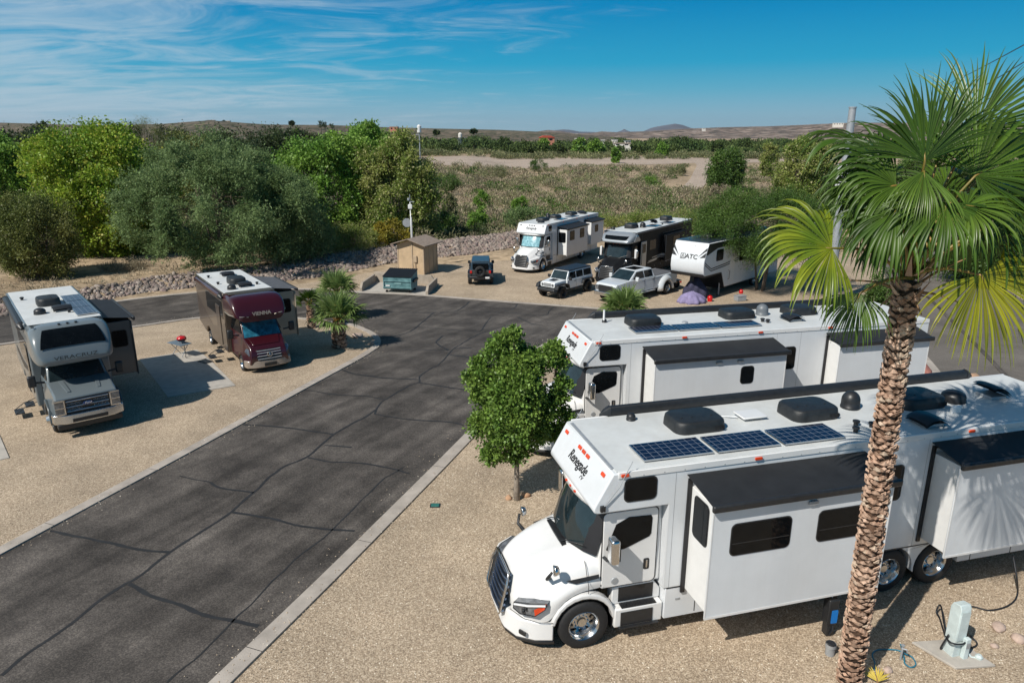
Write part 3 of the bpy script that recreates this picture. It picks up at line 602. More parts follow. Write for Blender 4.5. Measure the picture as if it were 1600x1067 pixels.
brush('green_brush', 'low grey-green desert brush scattered over the river flats', 4000, (70, 292), 'gbrush', (.9, 2.2), 84, .36, 202, test=bb(8), elong=3, up=.3)
brush('dry_brush', 'dry brush along the near foot of the levee', 260, (58, 92), 'brush', (.4, .9), 70, .26, 203, test=lambda x, y: 6.5 < y-berm_y(x) < 14)
brush('dry_brush', 'dry weeds behind the low rocks at the left', 220, (40, 72), 'brush', (.3, .9), 80, .22, 207, test=lambda x, y: x < -13 and 2.5 < y-berm_y(x) < 14)
brush('olive_brush', 'darker rounded olive bushes dotted over the river flats', 330, (74, 285), 'mesq', (1.2, 2.5), 150, .36, 208, test=bb(9), elong=2.2, up=.1)
brush('pale_brush', 'pale straw tufts in the open patches of the flats', 900, (72, 250), 'brush', (.35, .8), 46, .3, 209, test=bb(7), elong=7)
brush('far_brush', 'grey-brown brush along the far bank of the river', 1500, (372, 460), 'gbrush', (1.8, 3.8), 46, .62, 204, elong=3, up=.25, test=lambda x, y: y > 372+.05*x+6*mnoise.noise((x*.03, 0, 0)), pw=1)
brush('far_wood', 'green belt of far-off trees across the river', 1700, (430, 850), 'fwood', (3.5, 9.5), 42, 1.0, 205, pw=1.1, hf=.8, elong=1.7, up=.1)
brush('left_wood', 'mass of far-off trees behind the left grove', 420, (110, 420), 'dark', (3.5, 8), 230, .7, 206, pw=.8, hf=1.15, elong=2, test=lambda x, y: x < -.19*y)
# grasses
grass_m = LF['brush']
# ================================================================ VEHICLES
def wheel(parent, x, y, z, r, wdt, side, rim='chrome', lug=10, hub=.16, name='wheel'):
    """side: +1 faces +y.  wheel > tyre, rim"""
    w = empty(name, (x, y, z)); w.parent = parent
    k = ('tyre', r, wdt)
    if k not in MC:
        mb = MB(); h = wdt/2
        prof = [(r*.58, -h*.9), (r*.66, -h), (r*.9, -h), (r*.975, -h*.8), (r, -h*.5)]+[(r, -h*.2), (r*.985, -h*.15), (r, -h*.1), (r, h*.1), (r*.985, h*.15), (r, h*.2)]+[(r, h*.5), (r*.975, h*.8), (r*.9, h), (r*.66, h), (r*.58, h*.9)]
        mb.lathe(prof, (0, 0, 0), 'y', 36, cap=(False, False)); MC[k] = mb.mesh('tyre')
    t = bpy.data.objects.new('tyre', MC[k]); C.objects.link(t); t.parent = w
    if not MC[k].materials: MC[k].materials.append(MT['tyre']); MC[k].polygons.foreach_set('use_smooth', [True]*len(MC[k].polygons)); MC[k].set_sharp_from_angle(angle=R(50))
    k2 = ('rim', r, wdt, side, rim, lug)
    if k2 not in MC:
        mb = MB(); h = wdt/2*side; s_ = side
        prof = [(.001, h*.10+s_*.02), (r*.17, h*.10+s_*.02), (r*.19, h*-.1), (r*.34, h*-.15), (r*.42, h*-.35), (r*.50, h*.2), (r*.53, h*.75), (r*.60, h*.98), (r*.615, h*.93)]
        if side < 0: prof = prof[::-1]
        mb.lathe(prof, (0, 0, 0), 'y', 36, cap=(side > 0, side < 0))
        for i in range(lug):
            a = 2*math.pi*i/lug; mb.lathe([(.016, h*-.2), (.016, h*.08), (.008, h*.12)] if side > 0 else [(.008, h*.12), (.016, h*.08), (.016, h*-.2)], (r*.27*math.cos(a), 0, r*.27*math.sin(a)), 'y', 6)
        for i in range(lug):
            a = 2*math.pi*(i+.5)/lug; mb.lathe([(.02, h*-.335), (.02, h*-.1)], (r*.385*math.cos(a), -.002*s_, r*.385*math.sin(a)), 'y', 8, mi=1)
        MC[k2] = mb.mesh('rim'); MC[k2].materials.append(MT[rim]); MC[k2].materials.append(MT['blackp']); MC[k2].polygons.foreach_set('use_smooth', [True]*len(MC[k2].polygons)); MC[k2].set_sharp_from_angle(angle=R(40))
    q = bpy.data.objects.new('rim', MC[k2]); C.objects.link(q); q.parent = w
    return w
MC = {}
def win(parent, cx, y, cz, w_, h_, side=1, r=.09, frame='blackp', name='window', split=False, axis='y'):
    """rounded window: dark frame with the pane just proud of it; axis: the face it sits on"""
    if axis == 'y': o, u, v = (cx, y, cz), (-side, 0, 0), (0, 0, 1)
    else: o, u, v = (y, cx, cz), (0, side, 0), (0, 0, 1)
    f = MB().rrect(o, u, v, w_+.05, h_+.05, r+.02, .012).build(name, MT[frame], parent, bevel=.004)
    o2 = Vector(o)+Vector(u).cross(Vector(v))*.012
    p = MB().rrect(o2, u, v, w_, h_, r, .006)
    p.build('pane', MT['glass'], f)
    if split:
        s = MB().rrect(o2+Vector((0, 0, -.12*h_)), u, v, w_-.02, .018, .004, .009); s.build('pane_bar', MT['blackp'], f)
    return f
def ac_unit(parent, x, y, z, l=1.05, w_=.72, h=.30, m='acblack'):
    mb = MB(); n = 14
    def ring(zz, k, sl=0):
        out = []
        for a, b in rr(l*k, w_*k, .22*k, 4): out.append((x+a+sl, y+b, z+zz))
        return out
    mb.loft([ring(0, 1), ring(h*.5, .99), ring(h*.84, .965), ring(h*.97, .91), ring(h, .86)], close=True, cap=True)
    o = mb.build('air_conditioner', MT[m], parent, auto=50)
    g = MB()
    for i in range(9): g.box(x-l/2-.004, x-l/2+.03, y-.26+i*.06, y-.235+i*.06, z+.05, z+h*.6)
    for i in range(7): g.box(x-l*.42+i*.035, x-l*.42+.018+i*.035, y+w_/2-.03, y+w_/2+.003, z+.05, z+h*.55)
    for i in (-.3, .1, .3): g.lathe([(.022, z+h-.01), (.018, z+h+.012)], (x+i*l, y+.1, 0), 'z', 8)
    g.build('vent_grille', MT['gap'], o)
    return o
def solar(parent, x0, x1, y0, y1, z):
    mb = MB(); mb.box(x1, x0, y0, y1, z+.03, z+.06); f = mb.build('solar_panel', MT['alu'], parent)
    c = MB(); c.box(x1+.03, x0-.03, y0+.03, y1-.03, z+.058, z+.064)
    o = c.build('solar_cells', MT['solar'], f)
    return f
def dome(parent, x, y, z, r, h, m='blackp', name='antenna_dome'):
    mb = MB(); prof = [(r*1.05, z), (r*1.05, z+h*.12), (r, z+h*.14), (r, z+h*.45)]+[(r*math.cos(R(a)), z+h*.45+h*.55*math.sin(R(a))) for a in (15, 30, 45, 60, 75, 88)]
    mb.lathe(prof, (x, y, 0), 'z', 24); return mb.build(name, MT[m], parent, auto=60)
def roof_fan(parent, x, y, z, open_=True, m='blackp'):
    mb = MB(); mb.box(x-.22, x+.22, y-.22, y+.22, z, z+.07); o = mb.build('roof_vent', MT['steel'], parent, bevel=.01)
    c = MB(); A = R(24 if open_ else 0); secs = []
    for i in range(7):
        t = i/6-.5; xx = t*.6; zz = z+.08+.10*(1-(2*t)**2)
        ring = [(x+xx*math.cos(A), y+k*.30, zz+(xx+.3)*math.sin(A)*(.8)+.03*(1-abs(k)**4)) for k in (-1, -.7, 0, .7, 1)]
        secs.append(ring)
    c.loft(secs); s2 = [[(a, b, c_-.05) for a, b, c_ in s] for s in secs]; c.loft(s2)
    c.build('vent_lid', MT[m], o, smooth=True, fix=False); return o
def vent_stub(parent, x, y, z):
    return MB().lathe([(.05, z), (.05, z+.07), (.075, z+.075), (.075, z+.11), (.03, z+.125)], (x, y, 0), 'z', 12).build('vent_pipe', MT['blackp'], parent, auto=40)
def awning(parent, x0, x1, y, z, m='blackp', r=.10):
    """roller awning cassette along a roof edge, x0 front"""
    mb = MB(); s_ = 1 if y > 0 else -1
    prof = [(-.09, -.10), (.08, -.11), (.13, -.03), (.11, .07), (.03, .13), (-.06, .12), (-.10, .05)]
    secs = [[(xx, y+a*s_, z+b) for a, b in prof] for xx in (x0, (x0+x1)/2, x1)]
    mb.loft(secs, close=True, cap=True)
    o = mb.build('awning', MT[m], parent, bevel=.015)
    for xx, e in ((x0, .16), (x1, -.16)):
        k = 1 if e > 0 else -1; c = MB()
        c.loft([[(xx-k*.01, y+a*1.12*s_, z+b*1.12) for a, b in prof], [(xx+e*.6, y+a*.9*s_, z+b*.8-.02) for a, b in prof], [(xx+e*1.35, y+a*.2*s_, z-.07+b*.3) for a, b in prof]], close=True, cap=True)
        c.build('awning_end_cap', MT['blackp'], o, auto=40)
    b = MB(); n = 5
    for i in range(n):
        xx = x0+(x1-x0)*(i+.5)/n; b.box(xx-.2, xx+.2, y-.20*s_ if s_ > 0 else y+.10, y-.10*s_ if s_ > 0 else y+.20, z-.13, z-.105)
    b.build('awning_bracket', MT['white'], o)
    return o
def slide(parent, x0, x1, y0, y1, z0, z1, M_, windows=(), front_win=None, topper=True, tm='blackroof', vents=(), side=1):
    """slide-out room: x0 front end, x1 rear end; y0 body side, y1 outer face; side +1 = left"""
    s = side; mb = MB(); ya, yb = sorted((y0-.25*s, y1*1.0)); mb.box(x1, x0, ya, yb, z0, z1)
    o = mb.build('slide_out', M_['slide'], parent, bevel=.012)
    f = MB(); ya, yb = sorted((y1, y1+.035*s)); f.box(x1-.07, x0+.07, ya, yb, z0-.07, z1-.02)
    f.build('slide_face', M_['side'], o, bevel=.014)
    t = MB(); ya, yb = sorted((y1+.0355*s, y1+.041*s)); 
    for (a, b, c, d) in ((x1-.07, x0+.07, z0-.07, z0-.02), ): t.box(a, b, ya, yb, c, d)
    for xx in (x0+.045, x1-.07): t.box(xx, xx+.025, ya, yb, z0-.02, z1-.02)
    t.build('edge_trim', M_['trim'], o)
    g = MB(); ya, yb = sorted((y0, y0+.035*s))
    g.box(x0-.0, x0+.09, ya, yb, z0-.08, z1+.12); g.box(x1-.09, x1, ya, yb, z0-.08, z1+.12); g.box(x1-.09, x0+.09, ya, yb, z1+.121, z1+.17)
    g.build('opening_seal', MT['gap'], o)
    for (cx, cz, w_, h_, sp) in windows: win(o, cx, y1+.035*s, cz, w_, h_, s, split=sp)
    if front_win: cy, cz, w_, h_ = front_win; win(o, cy, x0, cz, w_, h_, 1, axis='x')
    for (cx, cz) in vents: MB().rrect((cx, y1+.035*s, cz), (-s, 0, 0), (0, 0, 1), .20, .09, .03, .05).build('porch_lamp', MT['steel'], o, bevel=.01)
    if topper:
        tp = MB(); ye = y1+.10*s
        A = [(x0+.12, y0+.01*s, z1+.26), (x1-.12, y0+.01*s, z1+.26), (x1-.12, ye, z1+.10), (x0+.12, ye, z1+.10)]
        tp.add(A+[(a, b, c-.012) for a, b, c in A], [(0, 1, 2, 3), (4, 7, 6, 5), (0, 4, 5, 1), (1, 5, 6, 2), (2, 6, 7, 3), (3, 7, 4, 0)])
        q = tp.build('topper_awning', MT[tm], o)
        MB().box(x1-.14, x0+.14, *sorted((ye-.02*s, ye+.07*s)), z1-.01, z1+.13).build('topper_roller', MT['blackp'], q, bevel=.03)
    return o
def cab_freight(t, M_, detail=True, shade='wsglass', grille='gblue'):
    """bonneted truck cab; local +x forward, front axle at x=.45"""
    # cab block
    c = MB(); c.hull([(-1.16, 1.22, 1.14), (.10, 1.22, 1.16), (.16, 1.93, 1.125), (-.10, 2.80, 1.04), (-.16, 2.99, 1.03), (-1.16, 2.99, 1.08)])
    cab = c.build('cab', M_['white'], t, bevel=.05, bseg=3)
    # windscreen, curved
    def ws(off, inset, zlo, zhi):
        secs = []
        for i in range(9):
            a = -1+i/4; yb = a*(1.10-inset); yt = a*(1.02-inset)
            xb = .60-.40*abs(a)**2.6; xt = .22-.30*abs(a)**2.6
            fb = (zlo-1.93)/.87; ft = (zhi-1.93)/.87
            secs.append([(xb+(xt-xb)*fb+off, yb+(yt-yb)*fb, zlo), ((xb+xt)/2+off+.03, (yb+yt)/2, (zlo+zhi)/2), (xb+(xt-xb)*ft+off, yb+(yt-yb)*ft, zhi)])
        return secs
    s0 = ws(-.012, .0, 1.94, 2.82); mb = MB(); mb.loft(s0); mb.build('windshield_seal', MT['gap'], cab, smooth=True, fix=False)
    s1 = ws(.012, .04, 1.97, 2.78); mb = MB(); mb.loft(s1); mb.build('windshield', MT[shade], t, smooth=True, fix=False)
    if detail:
        wp = MB()
        for sy in (-.55, .35): wp.tube([(.66, sy, 1.90), (.60, sy+.12, 1.99), (.42, sy+.62, 2.16)], .012, 5)
        wp.box(.50, .68, -.50, .50, 1.86, 1.905); wp.build('wiper', MT['blackp'], t)
    # visor cap above windshield
    v = MB(); secs = []
    for i in range(9):
        a = -1+i/4; e = .16*abs(a)**2.2
        secs.append([(.10-e, a*1.10, 2.80), (.36-e*1.4, a*1.10, 2.86), (.33-e, a*1.12, 2.97), (-.1, a*1.12, 2.985)])
    v.loft(secs); v.build('visor', M_['white'], t, smooth=True)
    if detail:
        l_ = MB()
        for yy in (-.25, 0, .25): l_.box(.30, .37, yy-.03, yy+.03, 2.90, 2.93)
        l_.build('visor_lamp', MT['orange'], t)
    # hood
    def st(x, yf, zb, zf, yn, yh, zh, zc):
        h = [(yf-.03, zb), (yf, zf), (yn, zf+.10), (yh+.02, zh-.06), (yh-.10, zh+.03), (yh*.74, zc-.045), (yh*.60, zc+.028), (yh*.3, zc-.005), (0, zc-.01)]
        h2 = [(x, y, z) for y, z in h]; return h2+[(x, -y, z) for _, y, z in h2[-2::-1]]
    S_ = [st(.05, 1.16, 1.24, 1.40, 1.13, 1.08, 1.82, 2.00), st(.40, 1.19, 1.28, 1.42, 1.10, 1.00, 1.76, 1.94), st(.80, 1.24, 1.20, 1.34, 1.02, .93, 1.66, 1.84), st(1.02, 1.24, .95, 1.24, .98, .88, 1.58, 1.77),
          st(1.14, 1.22, .70, 1.18, .94, .84, 1.53, 1.72), st(1.36, 1.14, .68, 1.08, .86, .76, 1.44, 1.63), st(1.56, .98, .68, 1.0, .72, .64, 1.34, 1.52), st(1.70, .74, .68, .96, .58, .54, 1.20, 1.38), st(1.75, .60, .68, .92, .50, .46, 1.10, 1.28)]
    mb = MB(); mb.loft(S_); mb.add(S_[-1], [tuple(range(len(S_[-1])))])
    hood = mb.build('hood', M_['white'], t, smooth=True); sb = hood.modifiers.new('subd', 'SUBSURF'); sb.levels = sb.render_levels = 2
    for s in (1, -1):
        MB().plate([(.80, s*1.10, 1.505), (.16, s*1.178, 1.60), (.16, s*1.19, 1.52), (.62, s*1.15, 1.445)][::s], (0, s, .25), .02).build('side_vent', MT['blackp'], hood, bevel=.005)
        MB().tube([(.385, s*1.255, 1.25), (.385, s*1.245, 1.42), (.385, s*1.145, 1.55), (.385, s*1.065, 1.72), (.385, s*.98, 1.80)], .007, 4).build('hood_seam', MT['gap'], hood)
        MB().tube([(1.10, s*1.262, .74), (1.35, s*1.175, .735), (1.60, s*.97, .73), (1.78, s*.62, .73)], .008, 4).build('bumper_seam', MT['gap'], hood)
    # arch and inner fender
    for s in (1, -1):
        a = MB(); arc = [(.45+.60*math.cos(R(q)), .52+.60*math.sin(R(q))) for q in range(10, 176, 15)]; outer = [(.45+.69*math.cos(R(q)), .52+.71*math.sin(R(q))) for q in range(10, 176, 15)]
        poly = outer+arc[::-1]; a.prism(poly, *sorted((s*1.05, s*1.248))); a.build('fender', M_['white'], t, bevel=.03)
        i_ = MB(); arc2 = [(.45+.62*math.cos(R(q)), .52+.62*math.sin(R(q))) for q in range(-20, 201, 20)]; i_.loft([[(x, s*.70, z) for x, z in arc2], [(x, s*1.2, z) for x, z in arc2]]); i_.prism([(.45+.62*math.cos(R(q)), .52+.62*math.sin(R(q))) for q in range(-20, 201, 20)], s*.70, s*.72); i_.build('wheel_well', MT['gap'], t, fix=False)
    # bumper
    for nm, z0, z1, m in (('bumper', .30, .70, M_['white']), ('air_dam', .20, .298, MT['blackp'])):
        pl = [(1.92, -.45), (1.90, -.60), (1.74, -.92), (1.42, -1.14), (1.07, -1.235), (1.07, -1.0), (1.60, -.6), (1.60, .6), (1.07, 1.0), (1.07, 1.235), (1.42, 1.14), (1.74, .92), (1.90, .60), (1.92, .45)]
        k = 0 if nm == 'bumper' else .03
        mb = MB(); n = len(pl); mb.add([(x-k, y*(1-k*.5), z0) for x, y in pl]+[(x-k-(.07 if nm == 'bumper' and x > 1.2 else 0), y*(1-k*.5), z1) for x, y in pl], [tuple(range(n)), tuple(range(2*n-1, n-1, -1))]+[(i, (i+1) % n, (i+1) % n+n, i+n) for i in range(n)])
        mb.build(nm, m, t, bevel=.03)
    for s in (1, -1):
        MB().rrect((1.865, s*.70, .50), (0, 1, 0), (-.2, 0, 1), .22, .12, .03, .015).build('tow_cover', MT['blackp'], t) if False else MB().rrect((1.63, s*1.025, .46), (-.56, s*.83, 0) if s > 0 else (.56, .83, 0), (0, 0, 1), .17, .10, .03, .03).build('fog_lamp', MT['blackp'], t, bevel=.008)
    # grille: leaning surround and bars
    gs = MB(); gs.plate([(1.72, -.47, 1.42), (1.72, .47, 1.42), (1.80, .55, 1.2), (1.93, .56, .66), (1.93, .42, .52), (1.93, -.42, .52), (1.93, -.56, .66), (1.80, -.55, 1.2)], (1, 0, .2), .02)
    g = gs.build('grille', MT['blackp'], t, bevel=.01)
    gb = MB()
    for i in range(7):
        z = .62+i*.125; f = (z-.55)/.87; x = 1.965-.20*f; hw = .52-.07*f**2
        gb.tube([(x-.05, -hw, z+.015), (x, -hw*.6, z), (x+.012, 0, z-.006), (x, hw*.6, z), (x-.05, hw, z+.015)], .030, 6)
    gb.build('grille_bar', MT[grille], g, auto=50)
    sr = MB(); sr.tube([(1.96, -.44, .53), (1.97, -.57, .66), (1.85, -.57, 1.18), (1.77, -.48, 1.43), (1.77, .48, 1.43), (1.85, .57, 1.18), (1.97, .57, .66), (1.96, .44, .53)], .022, 6); sr.build('grille_surround', MT['chrome'], g, smooth=True)
    # headlights wrap round the corner
    for s in (1, -1):
        P4 = [(1.74, s*.80, 1.04), (1.50, s*1.045, 1.13), (1.20, s*1.20, 1.17), (1.24, s*1.215, 1.06), (1.42, s*1.15, .90), (1.66, s*.95, .86), (1.76, s*.82, .92)]
        cn = Vector((1.0, s*.7, 0)); hm = MB(); fr = [Vector(p)+Vector((.012, s*.03, 0)) for p in P4]; ce = sum(fr, Vector())/len(fr)+Vector((.03, s*.045, 0))
        hm.add(fr+[ce], [(i, (i+1) % 7, 7) for i in range(7)]); bk = [Vector(p)-Vector((.15, s*.12, 0)) for p in P4]; hm.loft([fr, bk], close=True)
        h = hm.build('headlight', MT['headl'], t, auto=50)
        ob = MB(); e = [fr[2], fr[3], fr[4], ce.lerp(fr[3], .35)]; e = [p+Vector((.006, s*.01, 0)) for p in e]; ob.add(e, [(0, 1, 2, 3)]); ob.build('indicator', MT['orange'], h, fix=False)
        q = MB(); 
        for i in range(7): a, b = fr[i]+Vector((.004, s*.006, 0)), fr[(i+1) % 7]+Vector((.004, s*.006, 0)); q.tube([a, b], .010, 5)
        for c_ in (.35, .62): pp = fr[1].lerp(fr[5], c_); q.lathe([(.05, 0), (.045, .02)], pp+Vector((.02, s*.03, 0)), 'x', 10)
        q.build('headlight_bezel', MT['blackp'], h)
        MB().tube([fr[0].lerp(fr[5], .12)+Vector((.02, s*.03, 0)), fr[1].lerp(fr[5], .12)+Vector((.03, s*.045, 0)), fr[2].lerp(fr[4], .12)+Vector((.01, s*.03, 0))], .022, 6).build('daylight_strip', MT['white'], h)
    # doors with glass
    for s in (1, -1):
        y = s*1.135
        d_ = MB().rrect((-.47, y, 2.06), (-s, 0, 0), (0, 0, 1), 1.12, 1.62, .10, .03).build('door', M_['white'], t, bevel=.012)
        seal = MB().rrect((-.47, y-.004*s, 2.06), (-s, 0, 0), (0, 0, 1), 1.16, 1.66, .11, .018).build('door_seal', MT['gap'], d_)
        yy = y+.03*s; k = MB(); pts = [(-.88, 2.72), (-.42, 2.74), (-.16, 2.62), (.03, 2.10), (-.02, 2.06), (-.34, 2.06), (-.50, 2.12), (-.86, 2.26), (-.90, 2.32), (-.91, 2.66)]
        k.plate([(x, yy, z) for x, z in pts], (0, s, 0), .010); k.build('side_window', MT['glass'], d_, bevel=.006)
        h = MB().rrect((-.83, yy, 1.66), (-s, 0, 0), (0, 0, 1), .12, .24, .03, .008).build('door_handle', MT['blackp'], d_); MB().rrect((-.83, yy+.008*s, 1.67), (-s, 0, 0), (0, 0, 1), .035, .17, .015, .02).build('handle_bar', MT['chrome'], h, bevel=.005)
        if s > 0: MB().lathe([(.075, 0), (.07, .012)], (-.18, yy, 1.38), 'y', 16).build('door_emblem', MT['steel'], d_)
        # body-side slash vent
        MB().plate([(.42, s*1.125, 1.60), (.02, s*1.155, 1.66), (.02, s*1.165, 1.55), (.33, s*1.16, 1.53)], (0, s, 0), .02).build('side_vent', MT['blackp'], t) if False else None
        # mirror
        m = empty('mirror', (.0, 0, 0)); m.parent = t
        MB().tube([(.06, s*1.12, 1.93), (.05, s*1.30, 1.96), (.02, s*1.42, 2.02)], .035, 8).build('mirror_arm', MT['blackp'], m)
        MB().tube([(.10, s*1.10, 2.42), (.06, s*1.30, 2.42)], .02, 8).build('mirror_stay', MT['blackp'], m) if False else None
        MB().box(-.10, .08, *sorted((s*1.33, s*1.58)), 2.00, 2.52).build('mirror_shell', MT['chrome'], m, bevel=.055, bseg=3)
        MB().box(-.11, -.095, *sorted((s*1.36, s*1.55)), 2.06, 2.46).build('mirror_glass', MT['glass'], m)
        hm = empty('hood_mirror', (0, 0, 0)); hm.parent = t
        MB().tube([(1.05, s*.86, 1.46), (1.16, s*1.05, 1.58), (1.10, s*1.13, 1.76)], [.045, .035, .03], 8).build('mirror_arm', MT['blackp'], hm, smooth=True)
        bm = MB(); bm.lathe([(.02, -.12), (.085, -.09), (.11, -.01), (.105, .0), (.01, .01)], (1.06, s*1.14, 1.80), 'x', 16); bm.build('mirror_shell', MT['chrome'], hm, smooth=True)
        # steps
        f = MB(); f.box(-1.20, -.17, *sorted((s*.95, s*1.26)), .36, .78); st_ = f.build('step_fairing', M_['white'], t, bevel=.03)
        f = MB(); f.prism([(-1.20, .79), (-.17, .79), (-.17, 1.16), (-.30, 1.2), (-1.05, 1.2), (-1.20, 1.0)], *sorted((s*.85, s*1.10))); f.build('step_riser', M_['white'], st_, bevel=.02)
        tr = MB(); tr.box(-1.06, -.32, *sorted((s*1.102, s*1.255)), .782, .80); tr.box(-.98, -.30, *sorted((s*1.262, s*1.275)), .40, .70); 
        for i in range(12): tr.box(-1.04+i*.06, -1.01+i*.06, *sorted((s*1.12, s*1.24)), .80, .812)
        tr.build('step_tread', MT['blackp'], st_)
        MB().box(-1.04, -.30, *sorted((s*1.10, s*1.108)), .84, 1.16).build('step_plate', MT['blackp'], st_); MB().box(-1.10, -.26, *sorted((s*1.262, s*1.33)), .36, .385).build('step_plate', MT['blackp'], st_)
    for s in (1, -1): wheel(t, .45, s*1.10, .52, .52, .30, s)
MT['gblue'] = mat('blued_chrome', (.16, .22, .33), .18, .9, var=.2)
MT['gchrome'] = mat('grille_chrome', (.5, .52, .54), .15, 1, var=.15)
def coach(name, label, pose, L, M_, slides, wheels, windows=(), cap='flat', roof=(), word=None, detail=True, shade='wsglass', grille='gblue', awn=True, side_lights=True, group=None):
    x, y, th = pose; t = empty(name, (x, y, gz(x, y)), R(th)); tag(t, label, 'motorhome', group)
    W = 1.3; Zr = 3.75
    mb = MB(); mb.prism([(0, Zr), (.335, 3.14), (.365, 3.06), (.345, 2.99), (.28, 2.96), (-1.16, 2.96), (-1.16, 1.10), (-L, 1.10), (-L, Zr)] if cap == 'flat' else [(-.35, Zr), (-L, Zr), (-L, 1.10), (-1.16, 1.10), (-1.16, 2.93)], -W, W)
    body = mb.build('body', M_['side'], t, bevel=.03)
    if cap != 'flat':
        # rounded cab-over nose with a window
        secs = []
        for (xx, zb, zt, hw) in ((-1.15, 2.93, 3.752, 1.302), (-.35, 2.93, 3.755, 1.303), (.0, 2.93, 3.70, 1.29), (.34, 2.96, 3.50, 1.22), (.62, 3.0, 3.25, 1.08), (.70, 3.06, 3.14, .95)):
            ring = []; hc = (zb+zt)/2; hh = (zt-zb)/2
            for i in range(24):
                a = 2*math.pi*(i+.5)/24; ca, sa = math.cos(a), math.sin(a); n_ = 5
                ring.append((xx, hw*abs(ca)**(2/n_)*(1 if ca > 0 else -1), hc+hh*abs(sa)**(2/n_)*(1 if sa > 0 else -1)))
            secs.append(ring)
        mb = MB(); mb.loft(secs, close=True, cap=True); n = mb.build('cab_over', M_['cap'], t, auto=60)
        g = MB(); q = []
        for i in range(9):
            a = -1+i/4; e = .05*abs(a)**3
            q.append([(.33-e, a*.98, 3.52), (.515-e, a*.93, 3.40), (.66-e-.02, a*.88, 3.26)])
        g.loft(q); g.build('front_window', MT['glass'], n, smooth=True, fix=False)
    rf = MB(); rf.box(-L+.04, -.07 if cap == 'flat' else -.36, -W+.05, W-.05, Zr+.002, Zr+.018); roof_o = rf.build('roof', MT['roof'], t, bevel=.006)
    rl = MB()
    for s in (1, -1): rl.box(-L+.02, -.10, *sorted((s*1.27, s*1.318)), 3.64, 3.775)
    rl.build('roof_rail', M_['trim'], roof_o, bevel=.012)
    if cap == 'flat':
        MB().box(-.085, -.015, -1.12, 1.12, Zr+.003, Zr+.03).build('front_trim_strip', MT['steel'], roof_o, bevel=.008)
        # 5 clearance lights on the sloping face
        u = Vector((0, 1, 0)); v = Vector((-.335, 0, .61)).normalized()
        for yy in (-1.02, -.22, 0, .22, 1.02):
            o = Vector((.075, yy, 3.615)); MB().rrect(o, u, v, .15, .075, .02, .03).build('marker_light', MT['orange'] if detail else MT['blackp'], body, bevel=.01)
        MB().box(.352, .358, -1.22, 1.22, 3.105, 3.115) if False else None
        if word:
            lettering('Renegade', .30, (.200, -.02, 3.40), u, v, MT['gap'], body, shear=.35, bold=.004, sx=.82)
            lettering('rv', .17, (.265, .36, 3.27), u, v, MT['gap'], body, shear=.35)
    sk = MB(); prev = -1.22; ws_ = sorted(wheels, reverse=True); poly = [(-1.22, 1.09), (-1.22, .40)]
    if len(ws_) > 0:
        for wx in ws_:
            a0 = 195 if True else 0
            arc = [(wx+.60*math.cos(R(q)), .52+.60*math.sin(R(q))) for q in range(-11, 192, 14)]
            poly += [(p[0], max(p[1], .40)) for p in arc]
    poly += [(-L, .45), (-L, 1.09)]
    sk.prism(poly, -W+.012, W-.012); sk.build('skirt', M_['skirt'], t, bevel=.012)
    bl = MB()
    xx = -1.9
    while xx > -L+.6:
        if all(abs(xx-wx) > .75 for wx in wheels): bl.box(xx, xx+.014, -W+.006, W-.006, .46, 1.04)
        xx -= 1.15
    bl.box(-L+.02, -1.24, -W+.004, W-.004, 1.088, 1.102); bl.build('bay_seam', MT['gap'], t)
    lt = MB()
    xx = -1.5
    while xx > -L+.6:
        if all(abs(xx-wx) > .75 for wx in wheels): lt.box(xx-.05, xx+.05, W-.012, W-.002, .80, .84)
        xx -= 1.15
    lt.build('bay_latches', MT['steel'], t)
    sm = MB()
    for xx in (-1.28, -6.22, -7.08, -L+.5): sm.box(xx, xx+.006, W+.001, W+.003, 1.12, 3.62)
    sm.build('panel_seam', mat('seam_grey', (.25, .26, .27), .6), body)  # plain grey lines along the wall panel joints
    rv = MB(); xx = -.6
    while xx > -L+.2:
        rv.box(xx-.012, xx+.012, 1.318, 1.322, 3.665, 3.68); xx -= .42
    rv.build('rail_rivets', MT['steel'], roof_o)
    for wx in wheels:
        for s in (1, -1): wheel(t, wx, s*1.12, .52, .52, .30, s)
        MB().prism([(wx+.58*math.cos(R(q)), .52+.58*math.sin(R(q))) for q in range(-10, 191, 20)], -1.0, 1.0).build('axle_housing', MT['gap'], t)
    for s in slides: slide(t, *s[0], M_, **s[1])
    for (cx, cz, w_, h_) in windows: win(body, cx, W, cz, w_, h_)
    if side_lights:
        for xx in (-.22, -3.0, -5.6, -8.1, -10.5):
            if xx > -L: MB().rrect((xx, 1.318, 3.71), (-1, 0, 0), (0, 0, 1), .16, .06, .02, .03).build('marker_light', MT['orange'], body, bevel=.008)
    for r in roof: r(t, Zr+.018)
    if awn: awning(t, -1.0, -L+1.2, -1.36, 3.84)
    cab_freight(t, M_, detail, shade, grille)
    if detail:
        for s in (1, -1):
            MB().tube([(.20, s*1.325, 3.08), (-.10, s*1.36, 3.50), (-.36, s*1.33, 3.98)], [.014, .010, .006], 6).build('whip_antenna', MT['steel'], t)
            MB().box(.14, .24, *sorted((s*1.29, s*1.35)), 3.02, 3.14).build('antenna_base', MT['blackp'], t, bevel=.01)
    return t
MW = dict(white=MT['white'], side=MT['white_side'], slide=MT['slide_side'], trim=MT['white'], skirt=MT['white_side'], cap=MT['white'])
